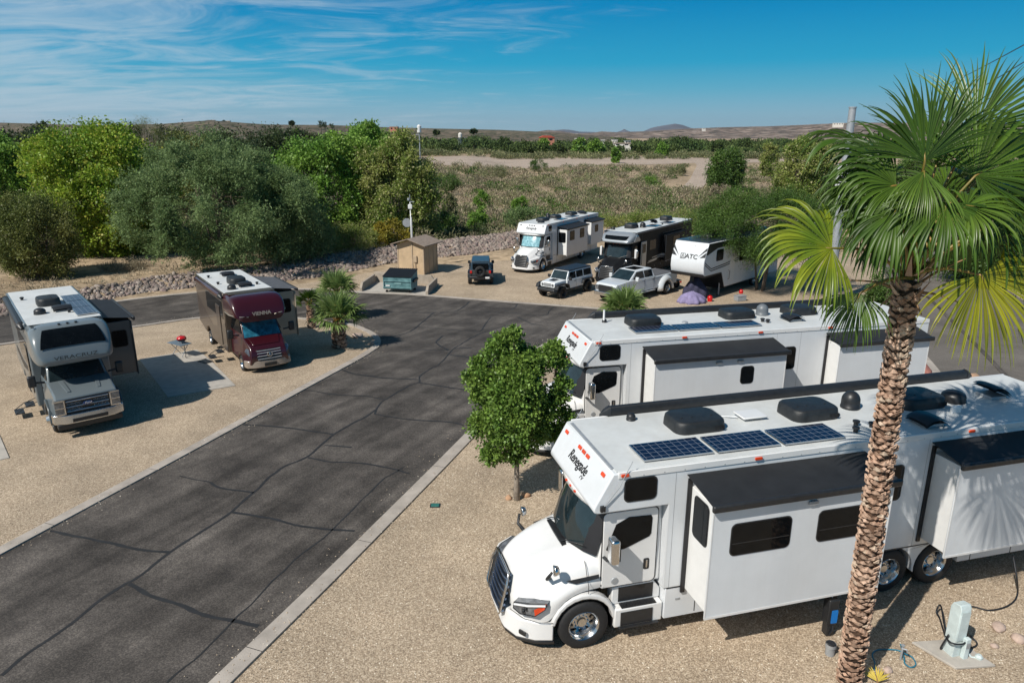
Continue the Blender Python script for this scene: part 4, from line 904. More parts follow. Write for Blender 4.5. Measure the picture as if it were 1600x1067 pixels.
# --- nearest motorhome
roofA = [lambda t, z: solar(t, -.72, -2.18, .34, 1.06, z), lambda t, z: solar(t, -2.27, -3.65, .36, 1.08, z), lambda t, z: solar(t, -3.74, -5.14, .38, 1.10, z),
 lambda t, z: ac_unit(t, -2.50, -.32, z, 1.15, .86, .25), lambda t, z: ac_unit(t, -5.25, -.26, z, 1.15, .86, .25), lambda t, z: ac_unit(t, -8.05, -.2, z, 1.15, .86, .25),
 lambda t, z: dome(t, -6.44, -.35, z, .20, .40), lambda t, z: dome(t, -9.05, -.10, z, .26, .26, name='satellite_dome'),
 lambda t, z: roof_fan(t, -10.15, -.1, z), lambda t, z: roof_fan(t, -7.4, .85, z, False),
 lambda t, z: vent_stub(t, -5.85, .55, z), lambda t, z: vent_stub(t, -6.1, .72, z), lambda t, z: vent_stub(t, -6.35, .86, z), lambda t, z: vent_stub(t, -5.6, .84, z),
 lambda t, z: dome(t, -1.35, -.96, z, .10, .16, name='roof_antenna'),
 lambda t, z: MB().box(-4.20, -3.62, -.62, -.18, z+.06, z+.10, T=None).build('internet_dish', MT['white'], t, bevel=.015),
 lambda t, z: MB().tube([(-3.35, -1.1, z+.01), (-3.32, -.6, z+.012), (-3.6, -.4, z+.05)], .014, 5).build('dish_cable', MT['steel'], t),
 lambda t, z: MB().tube([(-3.9, -.35, z), (-3.9, -.35, z+.06)], .03, 6).build('dish_mast', MT['blackp'], t),
 lambda t, z: MB().box(-8.6, -8.35, .50, .56, z, z+.16).build('tv_antenna', MT['white'], t, bevel=.01)]
coach('motorhome', 'nearest and largest white motorhome, with script lettering on its nose, behind the tall fan palm', (1.52, 13.03, 194.9), 11.9, MW,
 [((-1.62, -5.35, 1.3, 2.18, 1.06, 3.30), dict(windows=[(-2.58, 2.62, 1.22, .62, True), (-4.42, 2.62, 1.22, .62, True)], front_win=(1.72, 2.78, .50, .82), vents=[(-3.62, 3.16)])),
  ((-7.25, -11.3, 1.3, 1.98, 1.30, 3.30), dict(windows=[], vents=[]))],
 [-6.60, -7.85], windows=[(-.56, 3.38, .62, .44), (-6.35, 2.72, .34, .78)], roof=roofA, word='R')
# --- second motorhome
roofB = [lambda t, z: solar(t, -1.6, -3.0, .20, .85, z), lambda t, z: solar(t, -3.05, -4.45, .22, .87, z), lambda t, z: solar(t, -4.5, -5.9, .24, .89, z),
 lambda t, z: ac_unit(t, -2.30, -.30, z, 1.1, .82, .25), lambda t, z: ac_unit(t, -5.75, -.45, z, 1.1, .82, .25), lambda t, z: ac_unit(t, -8.1, -.45, z, 1.1, .82, .25),
 lambda t, z: dome(t, -6.75, -.50, z, .20, .38, 'greydome'), lambda t, z: roof_fan(t, -7.35, .35, z, False), lambda t, z: roof_fan(t, -9.9, -.35, z),
 lambda t, z: vent_stub(t, -6.25, .35, z), lambda t, z: vent_stub(t, -6.35, .5, z), lambda t, z: vent_stub(t, -10.0, .5, z),
 lambda t, z: dome(t, -1.15, -.75, z, .08, .12, name='roof_antenna'), lambda t, z: MB().tube([(-1.12, -.72, z), (-1.12, -.72, z+.42)], .035, 8).build('vent_mast', MT['white'], t),
 lambda t, z: dome(t, -3.7, -.1, z, .1, .05, 'steel', name='roof_cap')]
coach('motorhome', 'white truck-based motorhome right behind the nearest one, with the leafy small tree at its hood', (2.08, 21.59, 192.9), 11.9, MW,
 [((-1.75, -5.95, 1.3, 2.15, 1.06, 3.25), dict(windows=[(-4.72, 2.66, .40, .52, False)], vents=[(-4.45, 3.12), (-3.75, 3.12)])),
  ((-8.1, -11.3, 1.3, 1.95, 1.30, 3.28), dict(windows=[], vents=[]))],
 [-6.85, -8.1], windows=[(-.60, 3.38, .62, .44), (-6.72, 2.78, .40, .72)], roof=roofB, word='R')
# --- far white motorhome
roofC = [lambda t, z: ac_unit(t, -2.1, -.2, z, 1.1, .82, .25), lambda t, z: ac_unit(t, -4.6, -.3, z, 1.1, .82, .25), lambda t, z: ac_unit(t, -7.6, -.2, z, 1.1, .82, .25),
 lambda t, z: dome(t, -.9, .3, z, .3, .12), lambda t, z: dome(t, -3.5, -.4, z, .17, .36), lambda t, z: dome(t, -4.0, -.7, z, .17, .46), lambda t, z: solar(t, -5.3, -6.8, .3, 1.0, z), lambda t, z: solar(t, -3.0, -4.4, .35, 1.05, z), lambda t, z: roof_fan(t, -9.3, 0, z, False), lambda t, z: roof_fan(t, -8.7, .5, z, False)]
coach('motorhome', 'white truck-based motorhome with teal windshield shades, at the far left of the back row', (1.67, 58.13, 239.7), 10.3, MW,
 [((-2.0, -6.0, 1.3, 2.15, 1.06, 3.15), dict(windows=[(-2.95, 2.6, .85, .75, False), (-4.9, 2.6, .85, .75, False)], front_win=(1.72, 2.5, .62, .8))),
  ((-7.3, -9.9, 1.3, 1.95, 1.30, 3.2), dict(windows=[(-8.4, 2.6, .7, .6, False)]))],
 [-7.0], windows=[(-.62, 3.38, .50, .44)], roof=roofC, word='R', shade='teal', grille='blackp', awn=False, detail=False)
# --- black and silver motorhome
dk = mat('black_gloss_paint', (.010, .011, .013), .5, var=.25, spec=.12, scale=1); sv = mat('silver_paint', (.34, .37, .40), .3, .35, var=.06, coat=.5)
MD = dict(white=dk, side=dk, slide=dk, trim=mat('dark_blue_trim', (.05, .08, .12), .35), skirt=dk, cap=sv)
roofD = [lambda t, z: ac_unit(t, -2.6, -.3, z, 1.1, .8, .34), lambda t, z: ac_unit(t, -9.0, -.2, z, 1.1, .8, .34), lambda t, z: dome(t, -.95, -1.0, z, .14, .22), lambda t, z: dome(t, -3.4, .3, z, .22, .42),
 lambda t, z: solar(t, -3.9, -5.3, .2, 1.1, z), lambda t, z: roof_fan(t, -6.4, -.2, z), lambda t, z: solar(t, -6.6, -8.0, .3, 1.1, z), lambda t, z: vent_stub(t, -6.0, .8, z)]
bk = coach('motorhome', 'black motorhome with silver cab-over nose between the white motorhome and the white trailer', (7.99, 53.03, 234.9), 11.2, MD,
 [((-5.0, -9.0, 1.3, 1.62, 1.1, 3.1), dict(windows=[(-7.0, 2.5, 1.3, .7, False)], topper=False))], [-7.9], windows=[(-3.2, 2.55, 1.1, .7)], cap='round', roof=roofD, grille='blackp', awn=False, side_lights=False)
# open white entry door of the black motorhome, swirl stripes, fender bar
d = MB().rrect((-1.55, 1.30, 2.0), (-1, 0, 0), (0, 0, 1), .95, 1.95, .06, .05).build('entry_door', sv, bk, bevel=.012); win(d, -1.55, 1.352, 2.45, .55, .62)
q = MB()
for i, (z0, z1, x0, x1) in enumerate(((1.5, 2.2, -3.2, -8.8), (1.3, 1.9, -2.6, -7.8), (1.2, 1.5, -2.4, -6.2))):
    pts = smoothpts([(x0, z0), (x0-1.6, z0+.05), ((x0+x1)/2, (z0+z1)/2), (x1, z1)], 5)
    q.loft([[(a, 1.304+(.331 if -9.1 < a < -4.9 else 0), b), (a, 1.304+(.331 if -9.1 < a < -4.9 else 0), b+.05+.04*math.sin(k_*.3))] for k_, (a, b) in enumerate(pts)])
q.build('swirl_stripe', sv, bk, fix=False)
MB().tube([(-.9, 1.50, 1.3), (-.9, 1.50, 2.9)], .03, 6).build('grab_bar', MT['chrome'], bk)
for s in (1, -1): MB().box(-.1, .12, *sorted((s*1.35, s*1.52)), 1.9, 2.6).build('mirror', MT['white'], bk, bevel=.05)
# ---------------------------------------------------------------- small vehicles
def carmat(n, c, m=0, coat=.6): return mat(n, c, .3, m, var=.05, scale=1.2, coat=coat)
def arcpts(cx, cz, r, a0, a1, n, hw):
    return [(cx+r*math.cos(R(a0+(a1-a0)*i/n)), cz+r*math.sin(R(a0+(a1-a0)*i/n)), hw) for i in range(n+1)]
def quadplate(pts, t, m, parent, name, bevel=.008):
    p = [Vector(q) for q in pts]; n = (p[1]-p[0]).cross(p[2]-p[1]); mb = MB(); mb.plate(p, n, t); return mb.build(name, m, parent, bevel=bevel)
def lerp3(a, b, t): return tuple(a[i]+(b[i]-a[i])*t for i in range(3))
def inset(q, k):
    c = tuple(sum(p[i] for p in q)/len(q) for i in range(3)); return [lerp3(p, c, k) for p in q]
def classc(name, label, pose, Zr, M_, word, fordlike, L=7.0, roofparts=(), sl=None, Wb=1.2):
    x, y, th = pose; t = empty(name, (x, y, gz(x, y)), R(th)); tag(t, label, 'motorhome')
    f = fordlike; cz = 2.25 if f else 2.3
    # living body
    mb = MB(); poly = [(-1.45, Zr), (-L, Zr), (-L+.0, .75), (-5.9, .55)]+[(p[0], p[1]) for p in arcpts(-5.05, .42, .52, 185, -5, 10, 0)][::1]+[(-4.4, .5), (-1.45, .5)]
    poly = [(-1.45, Zr), (-L, Zr), (-L, .8), (-5.7, .55)]+[(-5.05+.5*math.cos(R(a)), .45+.5*math.sin(R(a))) for a in range(170, 9, -16)]+[(-4.4, .5), (-1.45, .5)]
    mb.prism(poly, -Wb, Wb); body = mb.build('body', M_['body'], t, bevel=.05)
    # cab-over: superellipse loft curving down to the front
    secs = []
    zb = cz
    ks = smoothpts([(-1.5, zb, Zr+.005, Wb+.003), (-1.1, zb-.04, Zr+.01, Wb+.003), (-.55, zb-.03, Zr-.01, Wb), (-.15, zb, Zr-.20, Wb-.03), (.10, zb+.04, Zr-.52, Wb-.09), (.25, zb+.10, Zr-.85, Wb-.20), (.29, zb+.18, Zr-1.0, Wb-.32)], 4)
    for (xx, z0, z1, hw) in ks:
        hc, hh = (z0+z1)/2, (z1-z0)/2; ring = []
        for i in range(40):
            a = 2*math.pi*(i+.5)/40; ca, sa = math.cos(a), math.sin(a); n_ = 5.5
            ring.append((xx, hw*abs(ca)**(2/n_)*(1 if ca > 0 else -1), hc+hh*abs(sa)**(2/n_)*(1 if sa > 0 else -1)))
        secs.append(ring)
    mb = MB(); mb.loft(secs, close=True, cap=True); co = mb.build('cab_over', M_['cap'], t, auto=50)
    if f:
        g = MB(); q = []; kk = [k_ for k_ in ks if -.42 < k_[0] < .17]
        for r_, (xx, z0, z1, hw) in enumerate(kk):
            hc, hh = (z0+z1)/2, (z1-z0)/2; e = (.66+.22*r_/(len(kk)-1)); q.append([(xx+.025, hw*e*a/8, hc+hh*(1-abs(e*a/8)**5.5)**(1/5.5)+.025) for a in range(-8, 9)])
        g.loft(q); g.build('front_window', MT['glass'], co, smooth=True, fix=False)
        for yy in (-.25, 0, .25, -1.0, 1.0): MB().box(-.62, -.52, yy-.04, yy+.04, Zr+.005, Zr+.04).build('marker_light', MT['blackp'], co, bevel=.01)
        lettering(word, .17, (.325, 0, zb+.33), (0, 1, 0), (-.1, 0, 1), MT['gap'], co, sx=1.5)
    else:
        lettering(word, .22, (.325, .0, zb+.24), (0, 1, 0), (-.1, 0, 1), M_['letters'], co, sx=1.0, bold=.006)
        st = MB()
        for s in (1, -1): st.tube([(.30, s*.55, zb+.13), (.16, s*1.0, zb+.16), (-.3, s*1.20, zb+.18), (-1.0, s*1.225, zb+.20)], .022, 6)
        st.build('swoosh_trim', M_['letters'], co, smooth=True)
    rf = MB(); rf.box(-L+.06, -.98 if f else -1.5, -Wb+.10, Wb-.10, Zr+.004, Zr+.022); rf.build('roof', MT['roof'], t, bevel=.006)
    if not f: MB().box(-1.55, -.95, -Wb+.16, Wb-.16, Zr+.002, Zr+.024).build('roof_panel', mat('bronze_panel', (.06, .045, .022), .4, .2), t, bevel=.008)
    for r in roofparts: r(t, Zr+.02)
    # passenger-side windows, belt stripe and door
    for s in (-1, 1):
        if s > 0 and sl: continue
        if f:
            MB().box(-4.6, -1.55, *sorted((s*Wb, s*(Wb+.008))), 1.75, 2.85).build('window_band', MT['glass'], body)
            win(body, -2.15, s*(Wb+.008), 1.75, .60, 1.7, s, r=.12, name='entry_door')
            MB().plate([(-1.6, s*(Wb+.003), 1.65), (-4.5, s*(Wb+.003), 1.2), (-6.6, s*(Wb+.003), 1.35), (-6.6, s*(Wb+.003), 1.6), (-4.5, s*(Wb+.003), 1.5), (-1.6, s*(Wb+.003), 1.75)], (0, s, 0), .004).build('body_stripe', MT['blackp'], body)
        else:
            MB().box(-4.8, -1.7, *sorted((s*Wb, s*(Wb+.008))), 2.0, 2.8).build('window_band', MT['glass'], body)
            MB().rrect((-2.6, s*(Wb+.008), 1.6), (-s, 0, 0), (0, 0, 1), .68, 1.85, .08, .02).build('entry_door', M_['low'], body, bevel=.01)
            MB().prism([(-1.46, .52), (-1.46, 1.9), (-2.4, 1.5), (-4.0, 1.25), (-6.9, 2.3), (-6.9, .85), (-5.75, .6), (-5.6, .75), (-5.4, .95), (-5.05, 1.0), (-4.7, .95), (-4.5, .75), (-4.4, .52)], *sorted((s*(Wb+.001), s*(Wb+.005)))).build('lower_panel', M_['low'], body)
    if sl:
        x0, x1, y1, z0, z1 = sl; o = slide(t, x0, x1, Wb, y1, z0, z1, dict(slide=M_['slide'], side=M_['slide'], trim=M_['slide']), windows=[], front_win=((Wb+y1)/2+.05, z0+.68*(z1-z0), .5, .62), tm=M_.get('topper', 'blackroof'))
    awning(t, -1.6, -L+.8, -Wb-.05, Zr-.10, m='blackp' if f else 'maroon')
    # cab
    if f:
        hz_, cw = 1.50, 1.0
        low = [(-1.5, .60, cw), (-.62, .60, cw)]+[(.56*math.cos(R(a)), .46+.56*math.sin(R(a)), cw+.04) for a in range(170, 9, -16)]+[(.64, .62, cw), (.98, .72, .93), (1.02, 1.0, .93), (1.0, 1.40, .91), (.80, 1.47, .88), (-.38, 1.62, .93), (-1.5, 1.62, .97)]
        gh = [(-1.5, 1.60, .96), (-.36, 1.58, .90), (-.98, 2.30, .78), (-1.5, 2.34, .82)]
        fx = 1.02
    else:
        cw = .98
        low = [(-1.5, .52, cw), (-.60, .50, cw)]+[(.46*math.cos(R(a)), .36+.46*math.sin(R(a)), cw+.02) for a in range(165, 14, -15)]+[(.55, .40, cw), (.86, .45, .80), (.90, .62, .80), (.84, .98, .76), (.70, 1.16, .74), (.12, 1.48, .84), (-1.5, 1.52, .96)]
        gh = [(-1.5, 1.50, .95), (.14, 1.46, .84), (-.55, 2.32, .74), (-1.5, 2.36, .80)]
        fx = .90
    mb = MB(); mb.hull(low); cabo = mb.build('cab', M_['cab'], t, bevel=.045, bseg=3)
    mb = MB(); mb.hull(gh); g = mb.build('cab_top', M_['cab'], cabo, bevel=.03)
    a, b = gh[1], gh[2]
    q = [(a[0], -a[2], a[1]), (a[0], a[2], a[1]), (b[0], b[2], b[1]), (b[0], -b[2], b[1])]
    quadplate(inset(q, .07), .012, MT['wsglass'] if f else MT['teal2'], cabo, 'windshield')
    for s in (1, -1):
        q = [(-1.35, s*.955, 1.68), (a[0]-.12, s*(a[2]+.006), 1.66), (b[0]-.10, s*(b[2]+.008), 2.24), (-1.35, s*(gh[3][2]+.02), 2.26)]
        if s > 0: q = q[::-1]
        quadplate(q, .012, MT['glass'], cabo, 'side_window')
        m = empty('mirror', (0, 0, 0)); m.parent = t
        MB().tube([(a[0]-.15, s*.95, 1.62), (a[0]-.15, s*1.28, 1.66)], .035, 6).build('mirror_arm', MT['blackp'], m)
        MB().box(a[0]-.22, a[0]-.05, *sorted((s*1.20, s*1.44)), 1.52, 1.92).build('mirror_shell', MT['blackp'], m, bevel=.05)
        MB().rrect((-.95, s*(cw+.0), 1.32), (-s, 0, 0), (0, 0, 1), .16, .04, .015, .03).build('door_handle', MT['blackp'], cabo)
        dl = MB(); dl.box(-1.42, -1.41, *sorted((s*(cw-.01), s*(cw+.004))), .72, 1.55); dl.build('door_seam', MT['gap'], cabo)
    # front end
    if f:
        MB().plate([(fx, -.88, .86), (fx, .88, .86), (fx-.01, .88, 1.36), (fx-.01, -.88, 1.36)], (1, 0, 0), .03).build('grille', MT['blackp'], t, bevel=.01)
        gb = MB()
        for z in (.95, 1.10, 1.29): gb.tube([(fx+.04, -.62, z), (fx+.06, 0, z+.01), (fx+.04, .62, z)], .022, 6)
        for z in (1.02, 1.20):
            for i in range(11): 
                yy = -.55+i*.11
                if abs(yy) < .16: continue
                gb.tube([(fx+.045, yy-.04, z-.02), (fx+.045, yy+.04, z-.02), (fx+.045, yy+.04, z+.025), (fx+.045, yy-.04, z+.025), (fx+.045, yy-.04, z-.02)], .010, 4)
        gb.build('grille_bar', MT['alu'], t)
        e = MB(); e.lathe([(1, 0), (1, .02), (.01, .03)], (0, 0, 0), 'x', 24); e.v = [(fx+.06+p[0], p[1]*.15, 1.15+p[2]*.065) for p in e.v]; eo = e.build('oval_badge', mat('badge_blue', (.02, .05, .16), .25, coat=.6), t)
        lettering('Ford', .10, (fx+.092, 0, 1.15), (0, 1, 0), (0, 0, 1), MT['white'], eo, shear=.4)
        for s in (1, -1):
            h = MB().rrect((fx-.0, s*.80, 1.12), (0, 1, 0), (0, 0, 1), .30, .50, .04, .06).build('headlight', MT['headl'], t, bevel=.01)
            c_ = MB()
            for (z0, z1) in ((1.335, 1.375), (1.10, 1.13), (.875, .915)): c_.box(fx+.055, fx+.085, s*.80-.15, s*.80+.15, z0, z1)
            c_.box(fx+.055, fx+.085, *sorted((s*.655, s*.69)), .88, 1.37); c_.build('chrome_bezel', MT['chrome'], h)
            r_ = MB(); r_.prism([(.56*math.cos(R(a)), .46+.56*math.sin(R(a))) for a in range(-5, 186, 15)]+[(.68*math.cos(R(a)), .46+.70*math.sin(R(a))) for a in range(185, -6, -15)], *sorted((s*(cw-.05), s*(cw+.10)))); r_.build('fender_flare', M_['flare'], t, bevel=.02)
            hb = MB(); hb.plate([(-.3, s*.45, 1.615), (.7, s*.38, 1.495), (.7, s*.50, 1.49), (-.3, s*.60, 1.61)], (0, 0, 1), .02); hb.build('hood_ridge', M_['cab'], t, bevel=.01)
            sp_ = MB().tube([(.0, s*(cw+.02), .46), (.0, s*(cw+.16), .46)], [.16, .10], 16).build('wheel_hub', MT['chrome'], t)
            wheel(t, 0, s*.88, .46, .46, .26, s, lug=8); wheel(t, -5.05, s*1.0, .46, .46, .30, s, lug=8)
        bp = MB(); pl = [(1.20, -.35), (1.18, -.7), (1.02, -1.02), (.78, -1.06), (.78, -.9), (.95, -.8), (.95, .8), (.78, .9), (.78, 1.06), (1.02, 1.02), (1.18, .7), (1.20, .35)]; n = len(pl)
        bp.add([(x_, y_, .56) for x_, y_ in pl]+[(x_-.03, y_, .86) for x_, y_ in pl], [tuple(range(n)), tuple(range(2*n-1, n-1, -1))]+[(i, (i+1) % n, (i+1) % n+n, i+n) for i in range(n)])
        bo = bp.build('bumper', MT['chrome'], t, bevel=.02)
        MB().box(1.16, 1.205, -.52, .52, .60, .72).build('bumper_opening', MT['gap'], bo, bevel=.01)
        MB().box(.80, 1.10, -.95, .95, .36, .555).build('air_dam', MT['blackp'], t, bevel=.03)
        MB().box(-1.4, -.65, -1.12, 1.12, .48, .54).build('running_board', MT['blackp'], t, bevel=.01)
    else:
        MB().plate([(fx-.06, -.50, .60), (fx-.06, .50, .60), (fx-.12, .60, .82), (fx-.18, .52, 1.05), (fx-.18, -.52, 1.05), (fx-.12, -.60, .82)], (1, 0, .25), .08).build('grille', MT['blackp'], t, bevel=.02)
        gb = MB()
        for z in (.68, .80, .92, 1.02): gb.tube([(fx+.04-(z-.6)*.28, -.50, z), (fx+.06-(z-.6)*.28, 0, z), (fx+.04-(z-.6)*.28, .50, z)], .018, 6)
        gb.build('grille_bar', MT['steel'], t)
        em = MB(); em.tube([(fx+.04, .105*math.cos(R(a)), .86+.105*math.sin(R(a))) for a in range(0, 361, 20)], .014, 6)
        for a in (90, 210, 330): em.tube([(fx+.05, 0, .86), (fx+.04, .1*math.cos(R(a)), .86+.1*math.sin(R(a)))], [.018, .006], 5)
        em.build('star_badge', MT['chrome'], t)
        for s in (1, -1):
            h = MB(); pts = [(fx-.10, s*.56, .82), (fx-.17, s*.54, 1.02), (fx-.38, s*.84, 1.14), (fx-.36, s*.92, 1.02), (fx-.18, s*.80, .84)]
            if s < 0: pts = pts[::-1]
            h.plate(pts, (1, s*.8, .2), .05); h.build('headlight', MT['headl'], t, bevel=.01)
            wheel(t, 0, s*.86, .36, .36, .24, s, lug=6); wheel(t, -5.05, s*.98, .36, .36, .30, s, lug=6)
        bp = MB(); pl = [(.98, -.35), (.95, -.65), (.80, -.93), (.48, -1.0), (.48, -.85), (.75, -.7), (.75, .7), (.48, .85), (.48, 1.0), (.80, .93), (.95, .65), (.98, .35)]; n = len(pl)
        bp.add([(x_-.02, y_, .30) for x_, y_ in pl]+[(x_-.06, y_, .62) for x_, y_ in pl], [tuple(range(n)), tuple(range(2*n-1, n-1, -1))]+[(i, (i+1) % n, (i+1) % n+n, i+n) for i in range(n)])
        bo = bp.build('bumper', M_['bump'], t, bevel=.04)
        MB().box(.90, .985, -.26, .26, .36, .50).build('plate_holder', MT['blackp'], bo, bevel=.01)
        MB().plate([(-.3, 0, 0)]*0 or [(.60, -.55, 1.235), (.15, -.66, 1.485), (.15, .66, 1.485), (.60, .55, 1.235)][::-1], (.4, 0, 1), .012).build('hood_panel', M_['cab'], cabo, bevel=.006)
    # folding entry step on the passenger side
    st = MB(); st.box(-2.55, -1.95, -Wb-.34, -Wb-.06, .40, .43); st.box(-2.55, -1.95, -Wb-.68, -Wb-.40, .20, .23)
    st.tube([(-2.5, -Wb-.0, .52), (-2.5, -Wb-.38, .40), (-2.5, -Wb-.66, .22)], .015, 5); st.tube([(-2.0, -Wb-.0, .52), (-2.0, -Wb-.38, .40), (-2.0, -Wb-.66, .22)], .015, 5)
    st.build('entry_step', MT['blackp'], t)
    return t
MT['maroon'] = carmat('maroon_paint', (.036, .004, .008)); MT['teal2'] = mat('blue_sunshade', (.02, .12, .18), .2, var=.6, scale=5, spec=.5)
gp = carmat('grey_paint', (.125, .150, .163)); gd = carmat('dark_grey_paint', (.055, .068, .075), coat=.3)
classc('motorhome', 'grey motorhome with a dark nose window and chrome grille, at far left', (-14.79, 22.95, 309), 3.52,
 dict(body=gp, cap=gp, slide=gd, cab=gp, flare=gd), 'VERACRUZ', True, 7.6,
 [lambda t, z: ac_unit(t, -4.2, -.1, z, 1.0, .75, .28), lambda t, z: dome(t, -2.6, -.55, z, .19, .22), lambda t, z: roof_fan(t, -2.75, .15, z, False),
  lambda t, z: solar(t, -1.35, -2.6, .42, 1.06, z), lambda t, z: solar(t, -2.63, -3.9, .42, 1.06, z), lambda t, z: solar(t, -3.93, -5.2, .42, 1.06, z), lambda t, z: vent_stub(t, -5.6, -.8, z), lambda t, z: vent_stub(t, -3.1, .3, z), lambda t, z: vent_stub(t, -2.2, .3, z)],
 sl=(-2.0, -5.6, 2.15, .95, 3.0))
tan = carmat('tan_gold_paint', (.115, .088, .066), .3); cream = carmat('cream_paint', (.36, .31, .24))
MT['greyroof'] = mat('grey_topper', (.10, .10, .105), .6, var=.2)
classc('motorhome', 'maroon and gold motorhome with blue windshield shade, beside the picnic slab', (-10.96, 29.96, 304.8), 3.2,
 dict(body=tan, cap=MT['maroon'], slide=cream, cab=MT['maroon'], low=mat('brown_band', (.055, .04, .032), .35, coat=.5), letters=mat('champagne_trim', (.5, .44, .36), .3, .6), bump=carmat('champagne_paint', (.28, .23, .185)), topper='greyroof'), 'VIENNA', False, 7.0,
 [lambda t, z: ac_unit(t, -3.5, .0, z, 1.0, .75, .28), lambda t, z: dome(t, -2.15, -.55, z, .19, .22), lambda t, z: vent_stub(t, -3.6, -.8, z), lambda t, z: vent_stub(t, -5.5, -.8, z), lambda t, z: vent_stub(t, -2.6, .7, z), lambda t, z: roof_fan(t, -2.5, .1, z, False), lambda t, z: roof_fan(t, -5.6, .1, z, False)],
 sl=(-2.0, -5.2, 2.2, .75, 2.85), Wb=1.15)
# ---- jeep-like off-roader
def offroader(label, pose, paint, topm, dx=0, blacktop=True):
    x, y, th = pose; t = empty('offroader', (x, y, gz(x, y)), R(th)); tag(t, label, 'off-roader')
    hw = .76; W0 = .78
    tub = [(-3.62, .62, W0), (-3.45, .55, W0)]+[(-3.0+.52*math.cos(R(a)), .45+.52*math.sin(R(a)), W0) for a in range(170, 9, -20)]+[(-2.4, .55, W0), (-.62, .55, W0), (-.60, 1.16, W0), (-3.66, 1.14, W0)]
    b = MB(); b.hull(tub); body = b.build('body', paint, t, bevel=.03)
    h = MB(); h.hull([(-.62, .75, .70), (.50, .75, .60), (.56, 1.06, .58), (.50, 1.12, .55), (-.58, 1.19, .70)]); hood = h.build('hood', paint, t, bevel=.04)
    if blacktop: MB().hull([(-.35, 1.183, .25), (.18, 1.155, .22), (.16, 1.175, .20), (-.33, 1.205, .23)]).build('hood_scoop', MT['blackp'], hood)
    g = [(-3.64, 1.13, .76), (-.60, 1.15, .72), (-.93, 1.72, .64), (-3.55, 1.74, .66)]
    gh = MB(); gh.hull(g); cab = gh.build('hardtop', paint if blacktop else topm, t, bevel=.03)
    MB().hull([(-3.60, 1.735, .69), (-.92, 1.715, .67), (-.98, 1.79, .62), (-3.52, 1.81, .63)]).build('roof', topm, t, bevel=.03)
    q = [(-.60, -.72, 1.15), (-.60, .72, 1.15), (-.93, .64, 1.72), (-.93, -.64, 1.72)]; quadplate(inset(q, .09), .012, MT['wsglass'], cab, 'windshield')
    for s in (1, -1):
        for (a, b_) in ((-.84, -1.62), (-1.74, -2.48), (-2.60, -3.48)):
            q = [(b_, s*.755, 1.20), (a, s*.735, 1.20), (a-.14 if a == -.84 else a, s*.672, 1.64), (b_, s*.675, 1.65)]
            if s > 0: q = q[::-1]
            quadplate(q, .012, MT['glass'], cab, 'side_window')
        dm = MB()
        for xx in (-.72, -1.68, -2.54): dm.box(xx, xx+.012, *sorted((s*(W0-.005), s*(W0+.004))), .62, 1.13)
        dm.build('door_seams', MT['gap'], body)
        for xx in (-1.50, -2.38): MB().box(xx-.07, xx+.07, *sorted((s*W0, s*(W0+.035))), 1.0, 1.04).build('door_handle', MT['blackp'], body)
        for wx in (0, -3.0):
            f = MB(); f.prism([(wx+.72, .70), (wx+.62, .93), (wx+.35, 1.02), (wx-.35, 1.02), (wx-.66, .88), (wx-.74, .62), (wx-.62, .62), (wx-.52, .84), (wx-.3, .95), (wx+.3, .95), (wx+.52, .86), (wx+.60, .68)], *sorted((s*.68, s*.95)))
            f.build('fender_flare', MT['blackp'], t, bevel=.02)
            wheel(t, wx, s*.80, .42, .42, .27, s, rim='blackp' , lug=5)
        m = empty('mirror', (0, 0, 0)); m.parent = t
        MB().box(-.84, -.72, *sorted((s*.80, s*1.02)), 1.16, 1.38).build('mirror_shell', MT['blackp'], m, bevel=.03)
        MB().rrect((.57, s*.43, .93), (0, 1, 0), (0, 0, 1), .20, .20, .09, .02).build('headlight', MT['headl'], t, bevel=.005)
        MB().box(-3.70, -3.655, *sorted((s*.62, s*.77)), .92, 1.12).build('tail_light', MT['red'], t, bevel=.01)
        MB().box(-2.4, -.6, *sorted((s*.72, s*.86)), .46, .52).build('side_step', MT['blackp'], t, bevel=.01)
    gr = MB().rrect((.565, 0, .93), (0, 1, 0), (0, 0, 1), 1.20, .30, .08, .02).build('grille', paint, t, bevel=.008); sl_ = MB()
    for i in range(7): sl_.box(.58, .59, -.27+i*.09-.028, -.27+i*.09+.028, .82, 1.05)
    sl_.build('grille_slot', MT['gap'], gr)
    MB().hull([(.55, .50, .85), (.80, .50, .75), (.84, .62, .72), (.78, .72, .70), (.55, .74, .80)]).build('front_bumper', MT['blackp'], t, bevel=.03)
    MB().box(-3.92, -3.70, -.80, .80, .52, .72).build('rear_bumper', MT['blackp'], t, bevel=.03)
    wt = wheel(t, -3.86, 0.03, 1.08, .40, .26, -1, rim='blackp', name='spare_wheel', lug=5); wt.rotation_euler = (0, 0, R(-90))
    MB().box(-3.685, -3.66, -.58, .58, 1.22, 1.64).build('rear_window', MT['glass'], t, bevel=.01)
    MB().box(-3.93, -3.92, -.66, -.36, .56, .70).build('license_plate', MT['white'], t)
    MB().box(-3.5, .3, -.5, .5, .35, .56).build('chassis', MT['gap'], t)
    return t
wp_ = carmat('white_car_paint', (.74, .77, .79)); slate = carmat('slate_grey_paint', (.045, .055, .060))
offroader('white four-door off-roader with black roof, parked left of the silver pickup', (2.80, 47.87, 229.3), wp_, MT['blackp'])
offroader('dark grey off-roader seen from behind with its spare wheel, standing alone near the shed', (-2.42, 55.3, 91.5), slate, mat('blue_grey_top', (.035, .060, .085), .35), blacktop=False)
